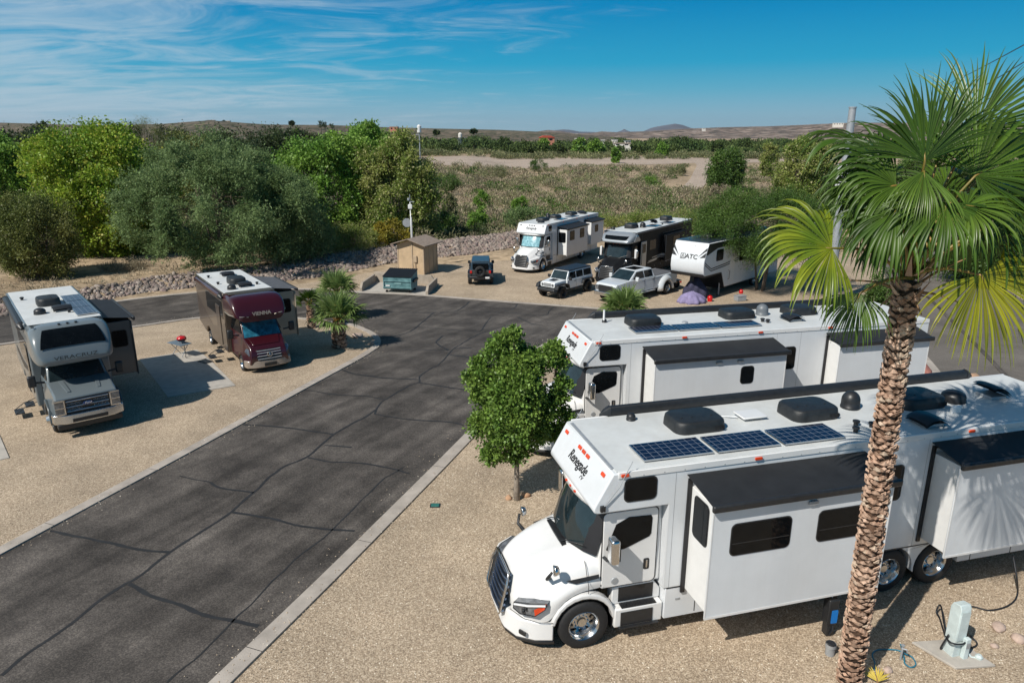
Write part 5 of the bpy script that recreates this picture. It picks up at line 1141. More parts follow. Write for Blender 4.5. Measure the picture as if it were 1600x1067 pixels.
# ---- pickup
def pickup(label, pose):
    x, y, th = pose; t = empty('pickup_truck', (x, y, gz(x, y)), R(th)); tag(t, label, 'pickup truck'); p = carmat('silver_car_paint', (.62, .65, .67), .1)
    W0 = .96
    low = [(-5.75, .62, .95), (-4.98, .58, .95)]+[(-4.4+.54*math.cos(R(a)), .45+.54*math.sin(R(a)), .95) for a in range(170, 9, -20)]+[(-3.8, .55, .95), (-.60, .55, W0)]+[(.54*math.cos(R(a)), .45+.54*math.sin(R(a)), W0) for a in range(170, 9, -20)]+[(.62, .60, W0), (.95, .70, .88), (1.0, 1.15, .86), (.85, 1.32, .84), (-.45, 1.44, .90), (-3.22, 1.42, .94), (-3.23, 1.36, .95), (-5.78, 1.38, .95)]
    b = MB(); b.hull(low); body = b.build('body', p, t, bevel=.035)
    g = [(-3.2, 1.40, .90), (-.42, 1.42, .86), (-1.28, 1.97, .70), (-2.95, 2.0, .72)]; gh = MB(); gh.hull(g); cab = gh.build('cab', p, t, bevel=.05, bseg=3)
    q = [(-.42, -.86, 1.42), (-.42, .86, 1.42), (-1.28, .70, 1.97), (-1.28, -.70, 1.97)]; quadplate(inset(q, .08), .012, MT['wsglass'], cab, 'windshield')
    MB().box(-2.5, -1.5, -.42, .42, 2.0, 2.012).build('sunroof', MT['glass'], cab)
    for s in (1, -1):
        for (a, b_) in ((-1.05, -1.95), (-2.06, -2.92)):
            q = [(b_, s*.895, 1.47), (a+(.32 if a > -1.5 else 0), s*.885, 1.47), (a-.22 if a > -1.5 else a, s*.745, 1.90), (b_, s*.75, 1.91)]
            if s > 0: q = q[::-1]
            quadplate(q, .014, MT['glass'], cab, 'side_window')
        d = MB()
        for xx in (-.78, -2.0, -3.05): d.box(xx, xx+.012, *sorted((s*(W0-.01), s*(W0+.004))), .65, 1.42)
        d.build('door_seams', MT['gap'], body)
        for xx in (-1.8, -2.9): MB().box(xx-.1, xx+.1, *sorted((s*.94, s*1.0)), 1.24, 1.28).build('door_handle', MT['chrome'], body)
        MB().box(-.98, -.84, *sorted((s*1.0, s*1.24)), 1.36, 1.66).build('mirror', p, t, bevel=.04)
        fl = MB(); secs = []
        for a in range(-10, 191, 20):
            secs.append([(-4.4+r_*math.cos(R(a)), s*yy, .45+r_*1.02*math.sin(R(a))) for r_, yy in ((.56, .93), (.56, 1.20), (.66, 1.22), (.82, 1.10), (.90, .93))])
        fl.loft(secs, cap=True); fl.build('dually_fender', p, t, smooth=True)
        wheel(t, 0, s*.86, .43, .43, .26, s, lug=8); wheel(t, -4.4, s*1.02, .43, .43, .32, s, lug=8)
        h = MB().rrect((.985, s*.74, 1.02), (0, 1, 0), (0, 0, 1), .26, .32, .04, .03).build('headlight', MT['headl'], t, bevel=.01)
        MB().box(-3.1, -.7, *sorted((s*.92, s*1.08)), .46, .52).build('running_board', MT['steel'], t, bevel=.01)
        MB().box(-5.80, -5.77, *sorted((s*.80, s*.94)), .95, 1.3).build('tail_light', MT['red'], t)
    MB().box(-5.7, -3.28, -.80, .80, 1.372, 1.395).build('bed_cover', MT['greyroof'], t, bevel=.01)
    MB().rrect((.99, 0, 1.0), (0, 1, 0), (0, 0, 1), 1.2, .42, .05, .02).build('grille', MT['blackp'], t, bevel=.01)
    MB().hull([(.85, .52, .95), (1.15, .52, .85), (1.15, .78, .85), (.85, .80, .97)]).build('front_bumper', MT['chrome'], t, bevel=.03)
    MB().box(-6.0, -5.78, -.9, .9, .55, .75).build('rear_bumper', MT['chrome'], t, bevel=.02)
    MB().box(-5.6, .6, -.5, .5, .35, .6).build('chassis', MT['gap'], t)
pickup('silver crew-cab pickup with wide rear fenders, parked behind the low fan palm', (6.88, 46.52, 223.3))
# ---- fifth-wheel trailer
def trailer():
    x, y, th = 12.03, 47.31, 225.9; t = empty('travel_trailer', (x, y, gz(x, y)), R(th)); tag(t, 'white fifth-wheel trailer with black nose lettering under the mesquite tree', 'trailer')
    Wt = 1.25; side = [(0, 3.88), (.30, 3.25), (.50, 2.72), (.52, 2.25), (.42, 1.86), (.30, 1.72), (-1.95, 1.72), (-2.55, .62), (-10.8, .62), (-10.8, 3.90)]
    mb = MB(); mb.prism(side, -Wt, Wt); b = mb.build('body', MT['white_side'], t, bevel=.04, bseg=3)
    MB().box(-10.75, .0, -Wt+.05, Wt-.05, 3.895, 3.93).build('roof', mat('blue_black_roof', (.03, .045, .07), .3, spec=.5), t, bevel=.01)
    MB().prism([(.52, 1.88), (.44, 1.70), (.30, 1.62), (-1.92, 1.62), (-2.5, .52), (-2.5, .615), (-1.97, 1.715), (.31, 1.715)], -Wt-.01, Wt+.01).build('lower_trim', MT['blackp'], t)
    u = Vector((0, 1, 0)); v = Vector((-.2, 0, .53)).normalized(); n = u.cross(v)
    o = Vector((.42, .02, 2.95))+n*.012
    lettering('ATC', .42, o+u*.22, u, v, MT['gap'], b, bold=.006, sx=1.1)
    lg = MB(); c = o-u*.42
    for a, c2 in ((rr(.34, .34, .03, 2), 0),):
        pts = [c+u*p+v*q for p, q in a]; lg.tube(pts+[pts[0]], .014, 4)
    lg.tube([c+u*-.11-v*.15, c+v*.13, c+u*.11-v*.15], .016, 4); lg.tube([c-u*.16+v*.16, c-u*.02-v*.02, c-u*.02-v*.16], .012, 4); lg.build('logo', MT['gap'], b)
    for s in (1, -1):
        # dark corner graphics on the nose and along the side
        k = MB(); f = lambda a, z: (( .30+(3.25-z)/.53*.20 if z < 3.25 else (3.88-z)/.63*.30)+.006, s*a, z)
        for tri in (((1.24, 3.30), (1.24, 2.98), (.86, 2.92)), ((1.24, 3.62), (1.24, 3.40), (.72, 2.96), (.98, 3.30))):
            k.plate([f(a, z) for a, z in (tri if s > 0 else tri[::-1])], n, .006)
        k.build('nose_graphic', MT['blackp'], b, fix=False)
        yy = s*(Wt+.001)
        g = MB(); g.plate([(.02, yy, 3.70), (.30, yy, 3.15), (.1, yy, 3.1), (-1.2, yy, 3.45), (-4, yy, 3.5), (-4, yy, 3.82), (-.1, yy, 3.84)], (0, s, 0), .005)
        for dz in (0, -.14): g.plate([(.38, yy, 2.60+dz), (-.5, yy, 2.10+dz), (-2.4, yy, 2.22+dz), (-5.0, yy, 2.5+dz), (-5, yy, 2.56+dz), (-2.4, yy, 2.29+dz), (-.5, yy, 2.17+dz), (.40, yy, 2.68+dz)], (0, s, 0), .005)
        g.build('side_graphic', MT['blackp'], b)
        win(b, -1.55, s*(Wt+.006), 2.95, .9, .72, s)
        win(b, -5.0, s*(Wt+.006), 2.6, 1.2, .8, s)
        MB().rrect((-3.4, yy, 1.75), (-s, 0, 0), (0, 0, 1), .72, 1.9, .06, .02).build('entry_door', MT['white'], b, bevel=.008)
        gh = MB(); gh.tube([(-2.9, s*(Wt+.02), 1.1), (-2.9, s*(Wt+.12), 1.15), (-2.9, s*(Wt+.12), 1.7), (-2.9, s*(Wt+.02), 1.75)], .018, 5); gh.build('grab_handle', MT['blackp'], b)
        for i in range(2): wheel(t, -7.2-i*.95, s*1.05, .38, .38, .24, s, lug=6)
        MB().tube([(-2.35, s*.95, 1.2), (-2.35, s*.95, .04)], .05, 8).build('landing_leg', MT['steel'], t)
        MB().lathe([(.13, 0), (.13, .03)], (-2.35, s*.95, 0), 'z', 10).build('leg_pad', MT['blackp'], t)
    MB().tube([(-.3, 0, 1.65), (-.25, 0, 1.15)], .14, 10).build('king_pin', MT['blackp'], t)
    MB().box(-10.5, -2.6, -.9, .9, .42, .62).build('chassis', MT['gap'], t)
    ac_unit(t, -2.0, 0, 3.93, 1.0, .8, .28); ac_unit(t, -6.5, 0, 3.93, 1.0, .8, .28)
trailer()
# ================================================================ PALMS
def frond(name, parent, base, hub, axis, nrm, leaf_m, stem_m, R0=1.25, nb=46, spread=150, droop=1.0, g=None, fold=.22, wmul=1.0, shag=0):
    """fan frond: base -> hub is the stalk; blades fan about axis in the plane with normal nrm"""
    base, hub = Vector(base), Vector(hub); ax = Vector(axis).normalized(); nn = Vector(nrm); nn = (nn-ax*nn.dot(ax)).normalized(); sd_ = nn.cross(ax)
    V, Fc = [], []
    steps = 10
    for b in range(nb):
        ph = R(-spread+2*spread*b/(nb-1)+g.uniform(-1.2, 1.2)); d = ax*math.cos(ph)+sd_*math.sin(ph)
        d = (d+nn*(.10*math.cos(ph*1.0)+g.uniform(-.04, .04))).normalized()
        if 2 < b < nb-3 and g.random() < .05: continue
        L_ = R0*(.62+.38*math.cos(ph*.55))*g.uniform(.78, 1.08); side = nn.cross(d).normalized(); p = hub.copy(); dir_ = d.copy(); prev = []
        dphi = R(2*spread/(nb-1)); dr = droop*g.uniform(.65, 1.6)+(shag if g.random() < .3 else 0); tw = g.uniform(-.9, .9)
        for i in range(steps+1):
            t = i/steps; r = t*L_
            w_ = 2*r*math.tan(dphi/2)*1.02 if t < .55 else 2*.55*L_*math.tan(dphi/2)*(1-((t-.55)/.45)**1.3)*1.02
            w_ = max(w_, .004)*.5*wmul
            if i > 0:
                dr_ = Vector((0, 0, -1))*dr*(max(t-.30, 0)**1.2)*.42
                dir_ = (dir_+dr_).normalized(); p = p+dir_*(L_/steps)
            s2 = (side-dir_*side.dot(dir_)).normalized(); n2 = s2.cross(dir_).normalized()
            if t > .45: s2 = (s2+n2*tw*(t-.45)).normalized()
            k = len(V); f_ = n2*w_*fold*2*(1 if t < .5 else 1.6)
            V += [tuple(p-s2*w_), tuple(p+f_), tuple(p+s2*w_)]
            if i > 0: Fc += [(k-3, k-2, k+1, k), (k-2, k-1, k+2, k+1)]
    o = np_mesh(name, V, Fc, [leaf_m], parent, smooth=False)
    mid = base.lerp(hub, .5)+Vector((0, 0, .10*(hub-base).length)); st = MB(); st.tube(smoothpts([tuple(base), tuple(mid), tuple(hub)], 4)+[tuple(hub+ax*.12)], [.04, .034, .028, .026, .024, .022, .020, .018, .016, .010], 6)
    st.build('stalk', stem_m, o, smooth=True, fix=False)
    return o
palm_leaf = leafmat('fan_palm_leaf', (.036, .078, .008), (.066, .120, .012), trans=.26, rough=.42, spec=.38, scale=.9)
palm_yel = leafmat('yellowing_palm_leaf', (.20, .23, .015), (.34, .32, .020), trans=.35, rough=.34, spec=.5, scale=.9)
palm_lite = leafmat('light_palm_leaf', (.15, .23, .06), (.22, .30, .10), trans=.3, rough=.42, spec=.4, scale=.9)
palm_half = leafmat('yellow_green_palm_leaf', (.10, .165, .014), (.22, .26, .018), trans=.32, rough=.36, spec=.45, scale=1.6)
palm_mid = leafmat('mid_palm_leaf', (.07, .13, .015), (.11, .18, .022), trans=.3, rough=.35, spec=.5, scale=.9)
dead_leaf = leafmat('dry_palm_leaf', (.30, .22, .12), (.38, .30, .18), trans=.25)
stalk_m = mat('palm_stalk', (.22, .24, .04), .45, var=.4, scale=4, col2=(.30, .16, .04)); stalk2_m = mat('palm_stalk_dry', (.26, .15, .07), .7, var=.4, scale=5)
boot_m = leafmat('palm_boot', (.37, .235, .165), (.47, .33, .245), c3=(.53, .41, .31), trans=0, scale=2.4, rough=.85, spec=.15)
fib_m = mat('palm_fibre', (.12, .068, .042), .95, var=.5, scale=20, bump=.6, bscale=60)
def palm_trunk(parent, h, r0, r1, g, rows, per, bs=.16, lean=(0, 0), frill=1.0):
    core = MB(); core.tube([(lean[0]*t, lean[1]*t, h*t-.15*(t == 0)) for t in (0, .25, .5, .75, 1)], [r0*.86, r0*.8, (r0+r1)*.42, r1*.84, r1*.9], 16)
    o = core.build('trunk', fib_m, parent, smooth=True)
    V, Fq = [], []
    for j in range(rows):
        z = h*(j+.3)/rows; t = z/h; r = r0+(r1-r0)*t
        for i in range(per):
            a = 2*math.pi*(i+.5*(j % 2))/per+g.uniform(-.16, .16); zz = z+g.uniform(-.05, .05); s_ = bs*g.uniform(.75, 1.3); ca, sa = math.cos(a), math.sin(a)
            out = Vector((ca, sa, 0)); tan = Vector((-sa, ca, 0)); up = Vector((0, 0, 1)); c = Vector((lean[0]*t, lean[1]*t, zz))+out*r*.86
            tilt = g.uniform(.04, .34)*frill; skew = g.uniform(-.5, .5)
            # diamond boot curling away from the trunk at its tip
            b0 = c-up*s_*.5; l = c-tan*s_*.62+out*.02; rr2 = c+tan*s_*.62+out*.02; m = c+out*(.05+.03*g.random()); 
            tip = c+up*s_*.55+tan*s_*skew*.4+out*(s_*tilt+.04); tl = c+up*s_*.35-tan*s_*.42+out*(.05+s_*tilt*.4); tr = c+up*s_*.35+tan*s_*.42+out*(.05+s_*tilt*.4)
            k = len(V); V += [tuple(q) for q in (b0, rr2, m, l, tr, tip, tl)]
            Fq += [(k, k+1, k+2, k+2), (k, k+2, k+3, k+3), (k+1, k+4, k+5, k+2), (k+3, k+2, k+5, k+6)]
    V2, F3 = V, []
    me = bpy.data.meshes.new('leaf_boots'); me.from_pydata(V, [], [tuple(dict.fromkeys(f)) for f in Fq]); b = link('leaf_boots', me, o, [boot_m])
    sm = b.modifiers.new('solid', 'SOLIDIFY'); sm.thickness = .014; sm.offset = 0
    return o
def at3(px, py, yd):
    d = ray(px, py); t = yd/d[1]; return Vector((d[0]*t, d[1]*t, CH+d[2]*t))
# ---- the tall palm
PX, PY = 6.22, 10.82
pt = empty('fan_palm_tree', (PX, PY, 0)); tag(pt, 'tall fan palm with a boot-covered trunk in front of the nearest motorhome', 'palm tree')
gr = random.Random(5)
palm_trunk(pt, 7.55, .192, .150, gr, 92, 11, .098, lean=(-.16, -.12))
crown = Vector((PX-.16, PY-.12, 7.62)); O = Vector((PX, PY, 0))
def key(hx, hy, dy, tx, ty, tdy, nrm, m='g', R0=1.35, nb=46, spread=120, droop=1.0, wmul=1.0, shag=0):
    """hub at a photo position, dy metres nearer (-) or farther from the crown; the middle blade heads for (tx,ty)"""
    hub = at3(hx, hy, crown.y+dy); tip = at3(tx, ty, crown.y+tdy); lm = dict(g=palm_leaf, y=palm_yel, l=palm_lite, m=palm_mid, h=palm_half)[m]
    return frond('frond', pt, crown-O+Vector((gr.uniform(-.08, .08), gr.uniform(-.08, .08), 0)), hub-O, tip-hub, nrm, lm, stalk_m if m == 'g' else stalk_m, R0, nb, spread, droop, gr, wmul=wmul, shag=shag)
key(1445, 252, -.5, 1440, 90, -.3, (0, -1, .15), 'g', 1.30, 46, 76, .55)            # upright fan facing the camera
key(1462, 262, .2, 1490, 110, .5, (0, -1, .2), 'g', 1.4, 44, 75, .5)
key(1523, 205, .6, 1640, 100, 1.0, (-.2, -1, .5), 'm', 1.55, 50, 80, .5)            # pale fan up at the right
key(1524, 275, -.2, 1660, 200, .2, (-.3, -.9, .4), 'g', 1.5, 52, 118, .7)
key(1392, 345, -.4, 1300, 350, -.5, (.1, -.9, .5), 'g', 1.1, 50, 110, 2.6, shag=.8)
key(1380, 300, .3, 1285, 270, .4, (.1, -.9, .5), 'g', 1.15, 50, 110, 2.4, shag=.8)
key(1372, 300, .1, 1270, 290, 0, (0, -.55, .8), 'g', 1.30, 60, 125, 2.6, shag=.8)        # left, arching, blades hanging
key(1360, 232, .7, 1265, 205, .9, (0, -.3, 1), 'g', 1.35, 44, 110, 1.8, shag=.5)
key(1300, 388, -.6, 1175, 380, -.8, (-.05, -.75, .65), 'h', 1.30, 44, 105, 1.5, shag=.5)         # yellow fan at the left
key(1344, 458, -.2, 1310, 560, -.3, (-.75, -.6, .2), 'g', .88, 36, 70, 1.5)        # small hanging frond
key(1478, 318, -.9, 1470, 420, -1.5, (.05, -.8, .9), 'g', 1.15, 44, 108, 2.3, shag=.5)          # front, blades falling
key(1510, 322, -.8, 1600, 330, -1.0, (.0, -.5, 1), 'm', 1.05, 40, 100, 2.0)
key(1444, 268, -.7, 1445, 350, -1.2, (0, -1, .5), 'm', .95, 30, 50, 1.3)
key(1533, 430, -1.0, 1580, 540, -1.3, (.25, -1, .25), 'y', 1.35, 70, 100, .9, wmul=1.2)      # big yellow fan at the right
key(1576, 368, .4, 1680, 400, .4, (.2, -.7, .7), 'y', 1.3, 44, 110, 1.5)
key(1560, 300, .3, 1690, 330, .3, (.2, -.4, .9), 'g', 1.45, 48, 115, 2.2, shag=.5)
key(1590, 230, .8, 1720, 190, 1.0, (-.1, -.6, .8), 'g', 1.5, 48, 115, 1.2)
key(1400, 330, -.8, 1350, 420, -1.2, (-.2, -.7, .7), 'g', 1.05, 40, 105, 2.6, shag=.6)
key(1480, 300, 1.2, 1520, 240, 2.2, (0, -.6, .7), 'g', 1.4, 44, 115, 1.4)
key(1430, 350, 1.1, 1400, 420, 1.8, (0, .6, .7), 'g', 1.3, 40, 110, 2.2)
key(1500, 370, 1.0, 1560, 430, 1.5, (.3, .5, .7), 'g', 1.3, 40, 110, 2.2)
key(1560, 350, -.3, 1620, 420, -.6, (.3, -.5, .8), 'g', 1.25, 44, 110, 2.4, shag=.5)
key(1385, 262, -.1, 1310, 240, 0, (.1, -.85, .55), 'g', 1.15, 46, 105, 2.2, shag=.7)
key(1400, 290, -.5, 1330, 300, -.6, (.1, -.9, .5), 'g', 1.05, 44, 105, 2.5, shag=.7)
# dry stalk stubs and fibres at the crown base
for i, (tx, ty, dy) in enumerate([(1328, 438, -.2), (1497, 472, -.5), (1440, 492, -.3), (1375, 478, .1), (1510, 404, -.1)]):
    tip = at3(tx, ty, crown.y+dy)-O; c0 = crown-O-Vector((0, 0, .25))
    MB().tube(smoothpts([tuple(c0), tuple(c0.lerp(tip, .5)+Vector((0, 0, .06))), tuple(tip)], 4), [.035, .03, .026, .022, .018, .016, .014, .012, .010], 5).build('dry_stalk', stalk2_m, pt, smooth=True)
cr_ = MB()
for i in range(26):
    a = gr.uniform(0, 6.28); c0 = crown-O+Vector((.16*math.cos(a), .16*math.sin(a), gr.uniform(-.35, .1))); e = c0+Vector((.22*math.cos(a), .22*math.sin(a), gr.uniform(-.05, .35)))
    cr_.plate([c0-Vector((-math.sin(a), math.cos(a), 0))*.05, c0+Vector((-math.sin(a), math.cos(a), 0))*.05, e], (math.cos(a), math.sin(a), .3), .012)
cr_.build('crown_sheaths', boot_m, pt)
# ---- low palms
def low_palm(label, x, y, h, r, fl, nf, seed, m=palm_lite, R0=1.0, group=None, up=.35, boots=True):
    g = random.Random(seed); z = gz(x, y); t = empty('fan_palm', (x, y, z)); tag(t, label, 'palm tree', group)
    if h > .2: palm_trunk(t, h, r*1.05, r*.8, g, max(5, int(h/.12)), 10, .15, frill=1.4)
    for i in range(nf):
        a = i*2.399+g.uniform(-.25, .25); e = (1-(i/nf))*1.35-.12+up*.3; e = min(e, 1.45)
        dr = Vector((math.cos(a)*math.cos(e), math.sin(a)*math.cos(e), math.sin(e))); ln = fl*g.uniform(.8, 1.1)
        hub = Vector((0, 0, h))+dr*ln; nrm = Vector((-math.cos(a)*math.sin(e), -math.sin(a)*math.sin(e), math.cos(e)))
        frond('frond', t, (0, 0, h-.05), hub, dr, nrm, m, stalk_m, R0*g.uniform(.85, 1.1), 30, 95, .45+1.0*(i/nf), g, wmul=1.15)
    return t
bx, by = at(531, 543)
low_palm('short fan palm with brown booted trunk at the tip of the gravel island', bx, by, 1.35, .36, .75, 24, 1, R0=1.05)
bx, by = at(521, 500); low_palm('fan palm of bright fronds standing behind the short booted palm', bx+.2, by+.4, 1.55, .25, .65, 20, 2, R0=1.0)
bx, by = at(487, 512); low_palm('smaller shaded fan palm beside the slide-out of the maroon motorhome', bx, by, 1.35, .18, .45, 14, 3, R0=.62, m=palm_leaf)
bx, by = at(975, 497); low_palm('bushy trunkless fan palm in front of the silver pickup', bx, by, .25, .3, .75, 26, 4, R0=1.15)
# ---- small leafy tree in front of the second motorhome
tx, ty = .14, 17.65
g0 = G(77); cl = [(x, y, z, r) for x, y, z, r in crown_clumps(g0, 74, .98, .95, 1.3, 4.35, .38, shape=.85)]
cl += [(-.55, 0, 4.3, .34), (.85, -.1, 4.1, .34), (-.2, .1, 4.6, .30), (1.05, 0, 3.0, .36), (-1.1, 0, 3.6, .36), (1.2, .1, 2.4, .34), (-.95, 0, 2.2, .4), (.0, 0, 1.5, .42), (.5, 0, 3.9, .36), (-.35, 0, 4.5, .34), (-.1, -.2, 4.75, .24), (.95, 0, 4.35, .26), (1.1, 0, 4.0, .3), (1.15, -.1, 3.4, .28), (-1.0, 0, 3.1, .3), (-.95, .1, 3.9, .26), (1.0, 0, 2.0, .3), (-.7, -.3, 1.6, .34)]
stree = tree('leafy_tree', 'small round glossy-leaved tree with thin grey trunk at the hood of the second motorhome', 'tree', tx, ty, 2.6, .085, cl, LF['small'], BARKL, 78, tw=70, per=13, size=.080, elong=1.3, gravity=.15, spread=.10, nb=26, jit=1.1, outb=.4)
# ================================================================ LEVEE ROCKS
rock_ms = []
rk_cols = [(.20, .155, .13), (.26, .215, .185), (.155, .13, .115), (.32, .27, .23), (.22, .165, .15)]
rk_m = [mat('levee_stone', c, .95, var=.35, scale=3, bump=.5, bscale=12) for c in rk_cols]
for i in range(10):
    mb = MB(); mb.rock((0, 0, 0), 1, seed=i, sq=(1, rnd.uniform(.7, 1), rnd.uniform(.55, .85)), sub=2 if i < 5 else 1); me = mb.mesh('levee_rock'); me.materials.append(rk_m[i % 5]); rock_ms.append(me)
spots = []
for i in range(22000):
    x = rnd.uniform(-44, 30); yb = berm_y(x); d = rnd.uniform(.1, 8.5)
    if x < -17 and d > 4.2: continue
    if mnoise.noise((x*.35, d*.5, 2)) < -.42: continue
    s_ = rnd.uniform(.10, .24)*(1.5 if rnd.random() < .12 else 1)*(.85 if x < -16 else 1)
    vis = 1 if -44 < x < 14 else 3
    spots.append((d*1.2+abs(x+8)*.02*vis-s_*8+rnd.random()*3, x, yb+d, s_))
spots.sort()
def rock_xf(x, y, s_): return (x, y, tz(x, y)+s_*.12), (rnd.uniform(0, 6.3), rnd.uniform(0, 6.3), rnd.uniform(0, 6.3))
for k_, x, y, s_ in spots[:300]:
    o = bpy.data.objects.new('levee_rock', rock_ms[rnd.randrange(10)]); C.objects.link(o); o.location, o.rotation_euler = rock_xf(x, y, s_); o.scale = (s_, s_, s_)
    tag(o, 'one of the many grey-brown stones heaped on the levee behind the back road', 'rock', 'levee rocks')
proto = []
for me in rock_ms[5:]:
    v = np.array([p.co[:] for p in me.vertices]); f = np.array([p.vertices[:] for p in me.polygons]); proto.append((v, f))
Vs, Fs, Ms, nv = [], [], [], 0; g8 = G(8)
for k_, x, y, s_ in spots[300:]:
    v, f = proto[rnd.randrange(5)]; a, b_, c_ = g8.uniform(0, 6.28, 3); Rm = np.array(Matrix.Rotation(a, 3, 'X') @ Matrix.Rotation(c_, 3, 'Z') @ Matrix.Rotation(b_, 3, 'Y'))
    Vs.append((v*s_) @ Rm.T+np.array([x, y, tz(x, y)+s_*.1])); Fs.append(f+nv); Ms.append(np.full(len(f), rnd.randrange(5))); nv += len(v)
tag(np_mesh('levee_rocks', np.concatenate(Vs), np.concatenate(Fs), rk_m, k=3, mi=np.concatenate(Ms)), 'rest of the grey-brown riprap stones along the levee', 'rocks', kind='stuff')
# ================================================================ SHED, DUMPSTER, POLES
ply = mat('tan_plywood', (.46, .34, .215), .85, var=.18, scale=1.2, bump=.2, bscale=8); trim_m = mat('tan_trim', (.42, .32, .22), .85); shing = mat('brown_roofing', (.24, .19, .155), .9, var=.25, scale=5, bump=.4, bscale=20)
sx, sy = -6.96, 55.63; a0 = math.atan2(57.55-55.63, .82+0); t = empty('shed', (sx, sy, gz(sx, sy)), R(-23)); tag(t, 'small tan plywood shed with a sloping brown roof in front of the levee rocks', 'shed')
Lx, Ly = 2.4, 2.2
w_ = MB(); w_.prism([(-Lx, 0), (0, 0), (0, 2.35), (-Lx/2, 2.72), (-Lx, 2.35)], 0, Ly); wo = w_.build('wall', ply, t, bevel=.01)
b_ = MB()
for xx in (-Lx, -1.1, -.08): b_.box(xx-.005, xx+.09, -.03, 0, 0, 2.36 if xx != -1.1 else 2.64)
for yy in (0, .8, 1.5, Ly-.09): b_.box(0, .03, yy, yy+.09, 0, 2.35)
b_.build('corner_trims', trim_m, wo)
for s in (0, 1):
    r_ = MB(); xa, xb = (-Lx/2, .38) if s else (-Lx/2, -Lx-.38)
    za, zb2 = 2.80, 2.80-.37*abs(xb+Lx/2)/(Lx/2)
    pts = [(xa, -.45, za), (xb, -.45, zb2), (xb, Ly+.3, zb2), (xa, Ly+.3, za)]
    if not s: pts = pts[::-1]
    r_.plate(pts, (0, 0, 1), .07); r_.build('roof', shing, t, bevel=.01)
MB().rrect((-.75, -.03, 1.25), (1, 0, 0), (0, 0, 1), .32, .52, .02, .10).build('electric_box', trim_m, t, bevel=.01)
MB().tube([(-.75, -.06, .98), (-.75, -.06, .05)], .03, 6).build('conduit', trim_m, t)
MB().box(-1.005, -.985, -.035, -.03, .02, 2.6).build('door_seam', MT['gap'], t)
# dumpster
dx, dy = at(627, 455); t = empty('dumpster', (dx, dy, gz(dx, dy)), R(-10)); tag(t, 'teal-green steel dumpster with a black lid on the concrete apron', 'dumpster')
dg = mat('teal_worn_steel', (.085, .22, .24), .6, .1, var=.35, scale=2.4, col2=(.18, .34, .35)); w2 = 1.02
b_ = MB(); b_.prism([(-.72, .28), (.62, .28), (.72, .9), (.72, 1.42), (-.80, 1.16), (-.80, .9)], -w2, w2, T=Matrix.Rotation(R(90), 4, 'Z')); bo = b_.build('body', dg, t, bevel=.015)
b_ = MB()
for z in (.38, .84): b_.box(-w2-.02, w2+.02, -.845, -.795, z, z+.07)
for xx in (-w2, w2-.06): b_.box(xx, xx+.06, -.83, -.80, .3, 1.12)
b_.build('rib', dg, bo, bevel=.01)
for s in (-1, 1):
    MB().box(*sorted((s*(w2+.0), s*(w2+.13))), -.5, .5, .78, .94).build('fork_pocket', MT['blackp'], t, bevel=.01)
    l_ = MB(); xa, xb = sorted((s*.01, s*(w2+.03))); q = [(xa, -.86, 1.18), (xb, -.86, 1.18), (xb, .76, 1.475), (xa, .76, 1.475)]; l_.plate(q, (0, -.17, 1), .04)
    for i in range(7): u_ = xa+.08+i*(xb-xa-.16)/6; l_.plate([(u_-.02, -.84, 1.228), (u_+.02, -.84, 1.228), (u_+.02, .72, 1.515), (u_-.02, .72, 1.515)], (0, -.17, 1), .03)
    l_.build('lid', MT['blackp'], t)
    for yy in (-.6, .45): wheel(t, s*.85, yy, .10, .10, .07, s, rim='blackp', name='caster', lug=4)
MB().box(-.85, -.55, -.807, -.80, .50, .60).build('decal', MT['white'], bo); MB().rrect((.05, -.802, .72), (1, 0, 0), (0, 0, 1), .5, .10, .02, .004).build('decal', mat('faded_decal', (.20, .36, .36), .7), bo)
# low block walls round the apron
def lowwall(name, pts, label, h=.62, th=.18):
    (x0, y0), (x1, y1) = pts; L_ = math.hypot(x1-x0, y1-y0); t = MB(); t.prism([(0, 0), (L_, 0), (L_, h), (.35, h), (0, h*.45)], -th/2, th/2)
    o = t.build(name, MT['stucco'], bevel=.015); o.location = (x0, y0, gz(x0, y0)); o.rotation_euler = (0, 0, math.atan2(y1-y0, x1-x0)); return tag(o, label, 'wall')
lowwall('low_wall', (at(667, 461.5), at(682, 447)), 'low tan block wing wall at the right of the dumpster')
lowwall('low_wall', (at(564, 456), at(585, 441)), 'low tan block wing wall at the left of the dumpster')
lowwall('low_wall', (at(681, 446.5), at(586, 440)), 'low back wall behind the dumpster, between the two wing walls', h=.75)
# security light pole by the shed
lx, ly = at(646, 419); t = empty('light_pole', (lx, ly-.5, gz(lx, ly))); tag(t, 'slim white pole with a small lamp at its top in front of the shed', 'light pole')
ph = CH-.9-math.tan(CP-math.atan((533.5-303)/CF))*ly-gz(lx, ly)+.9
MB().tube([(0, 0, 0), (0, 0, ph-.6)], [.055, .035], 10).build('pole', MT['white'], t, smooth=True); MB().tube([(0, 0, ph-.6), (0, 0, ph)], .025, 6).build('pole_tip', MT['steel'], t)
MB().box(-.16, .16, -.12, .12, ph-1.15, ph-.80).build('lamp_housing', MT['white'], t, bevel=.02); MB().box(.0, .34, -.05, .05, ph-.62, ph-.56).build('arm', MT['steel'], t); MB().box(-.2, -.05, -.1, .1, ph-.5, ph-.3).build('sensor', MT['steel'], t, bevel=.02)
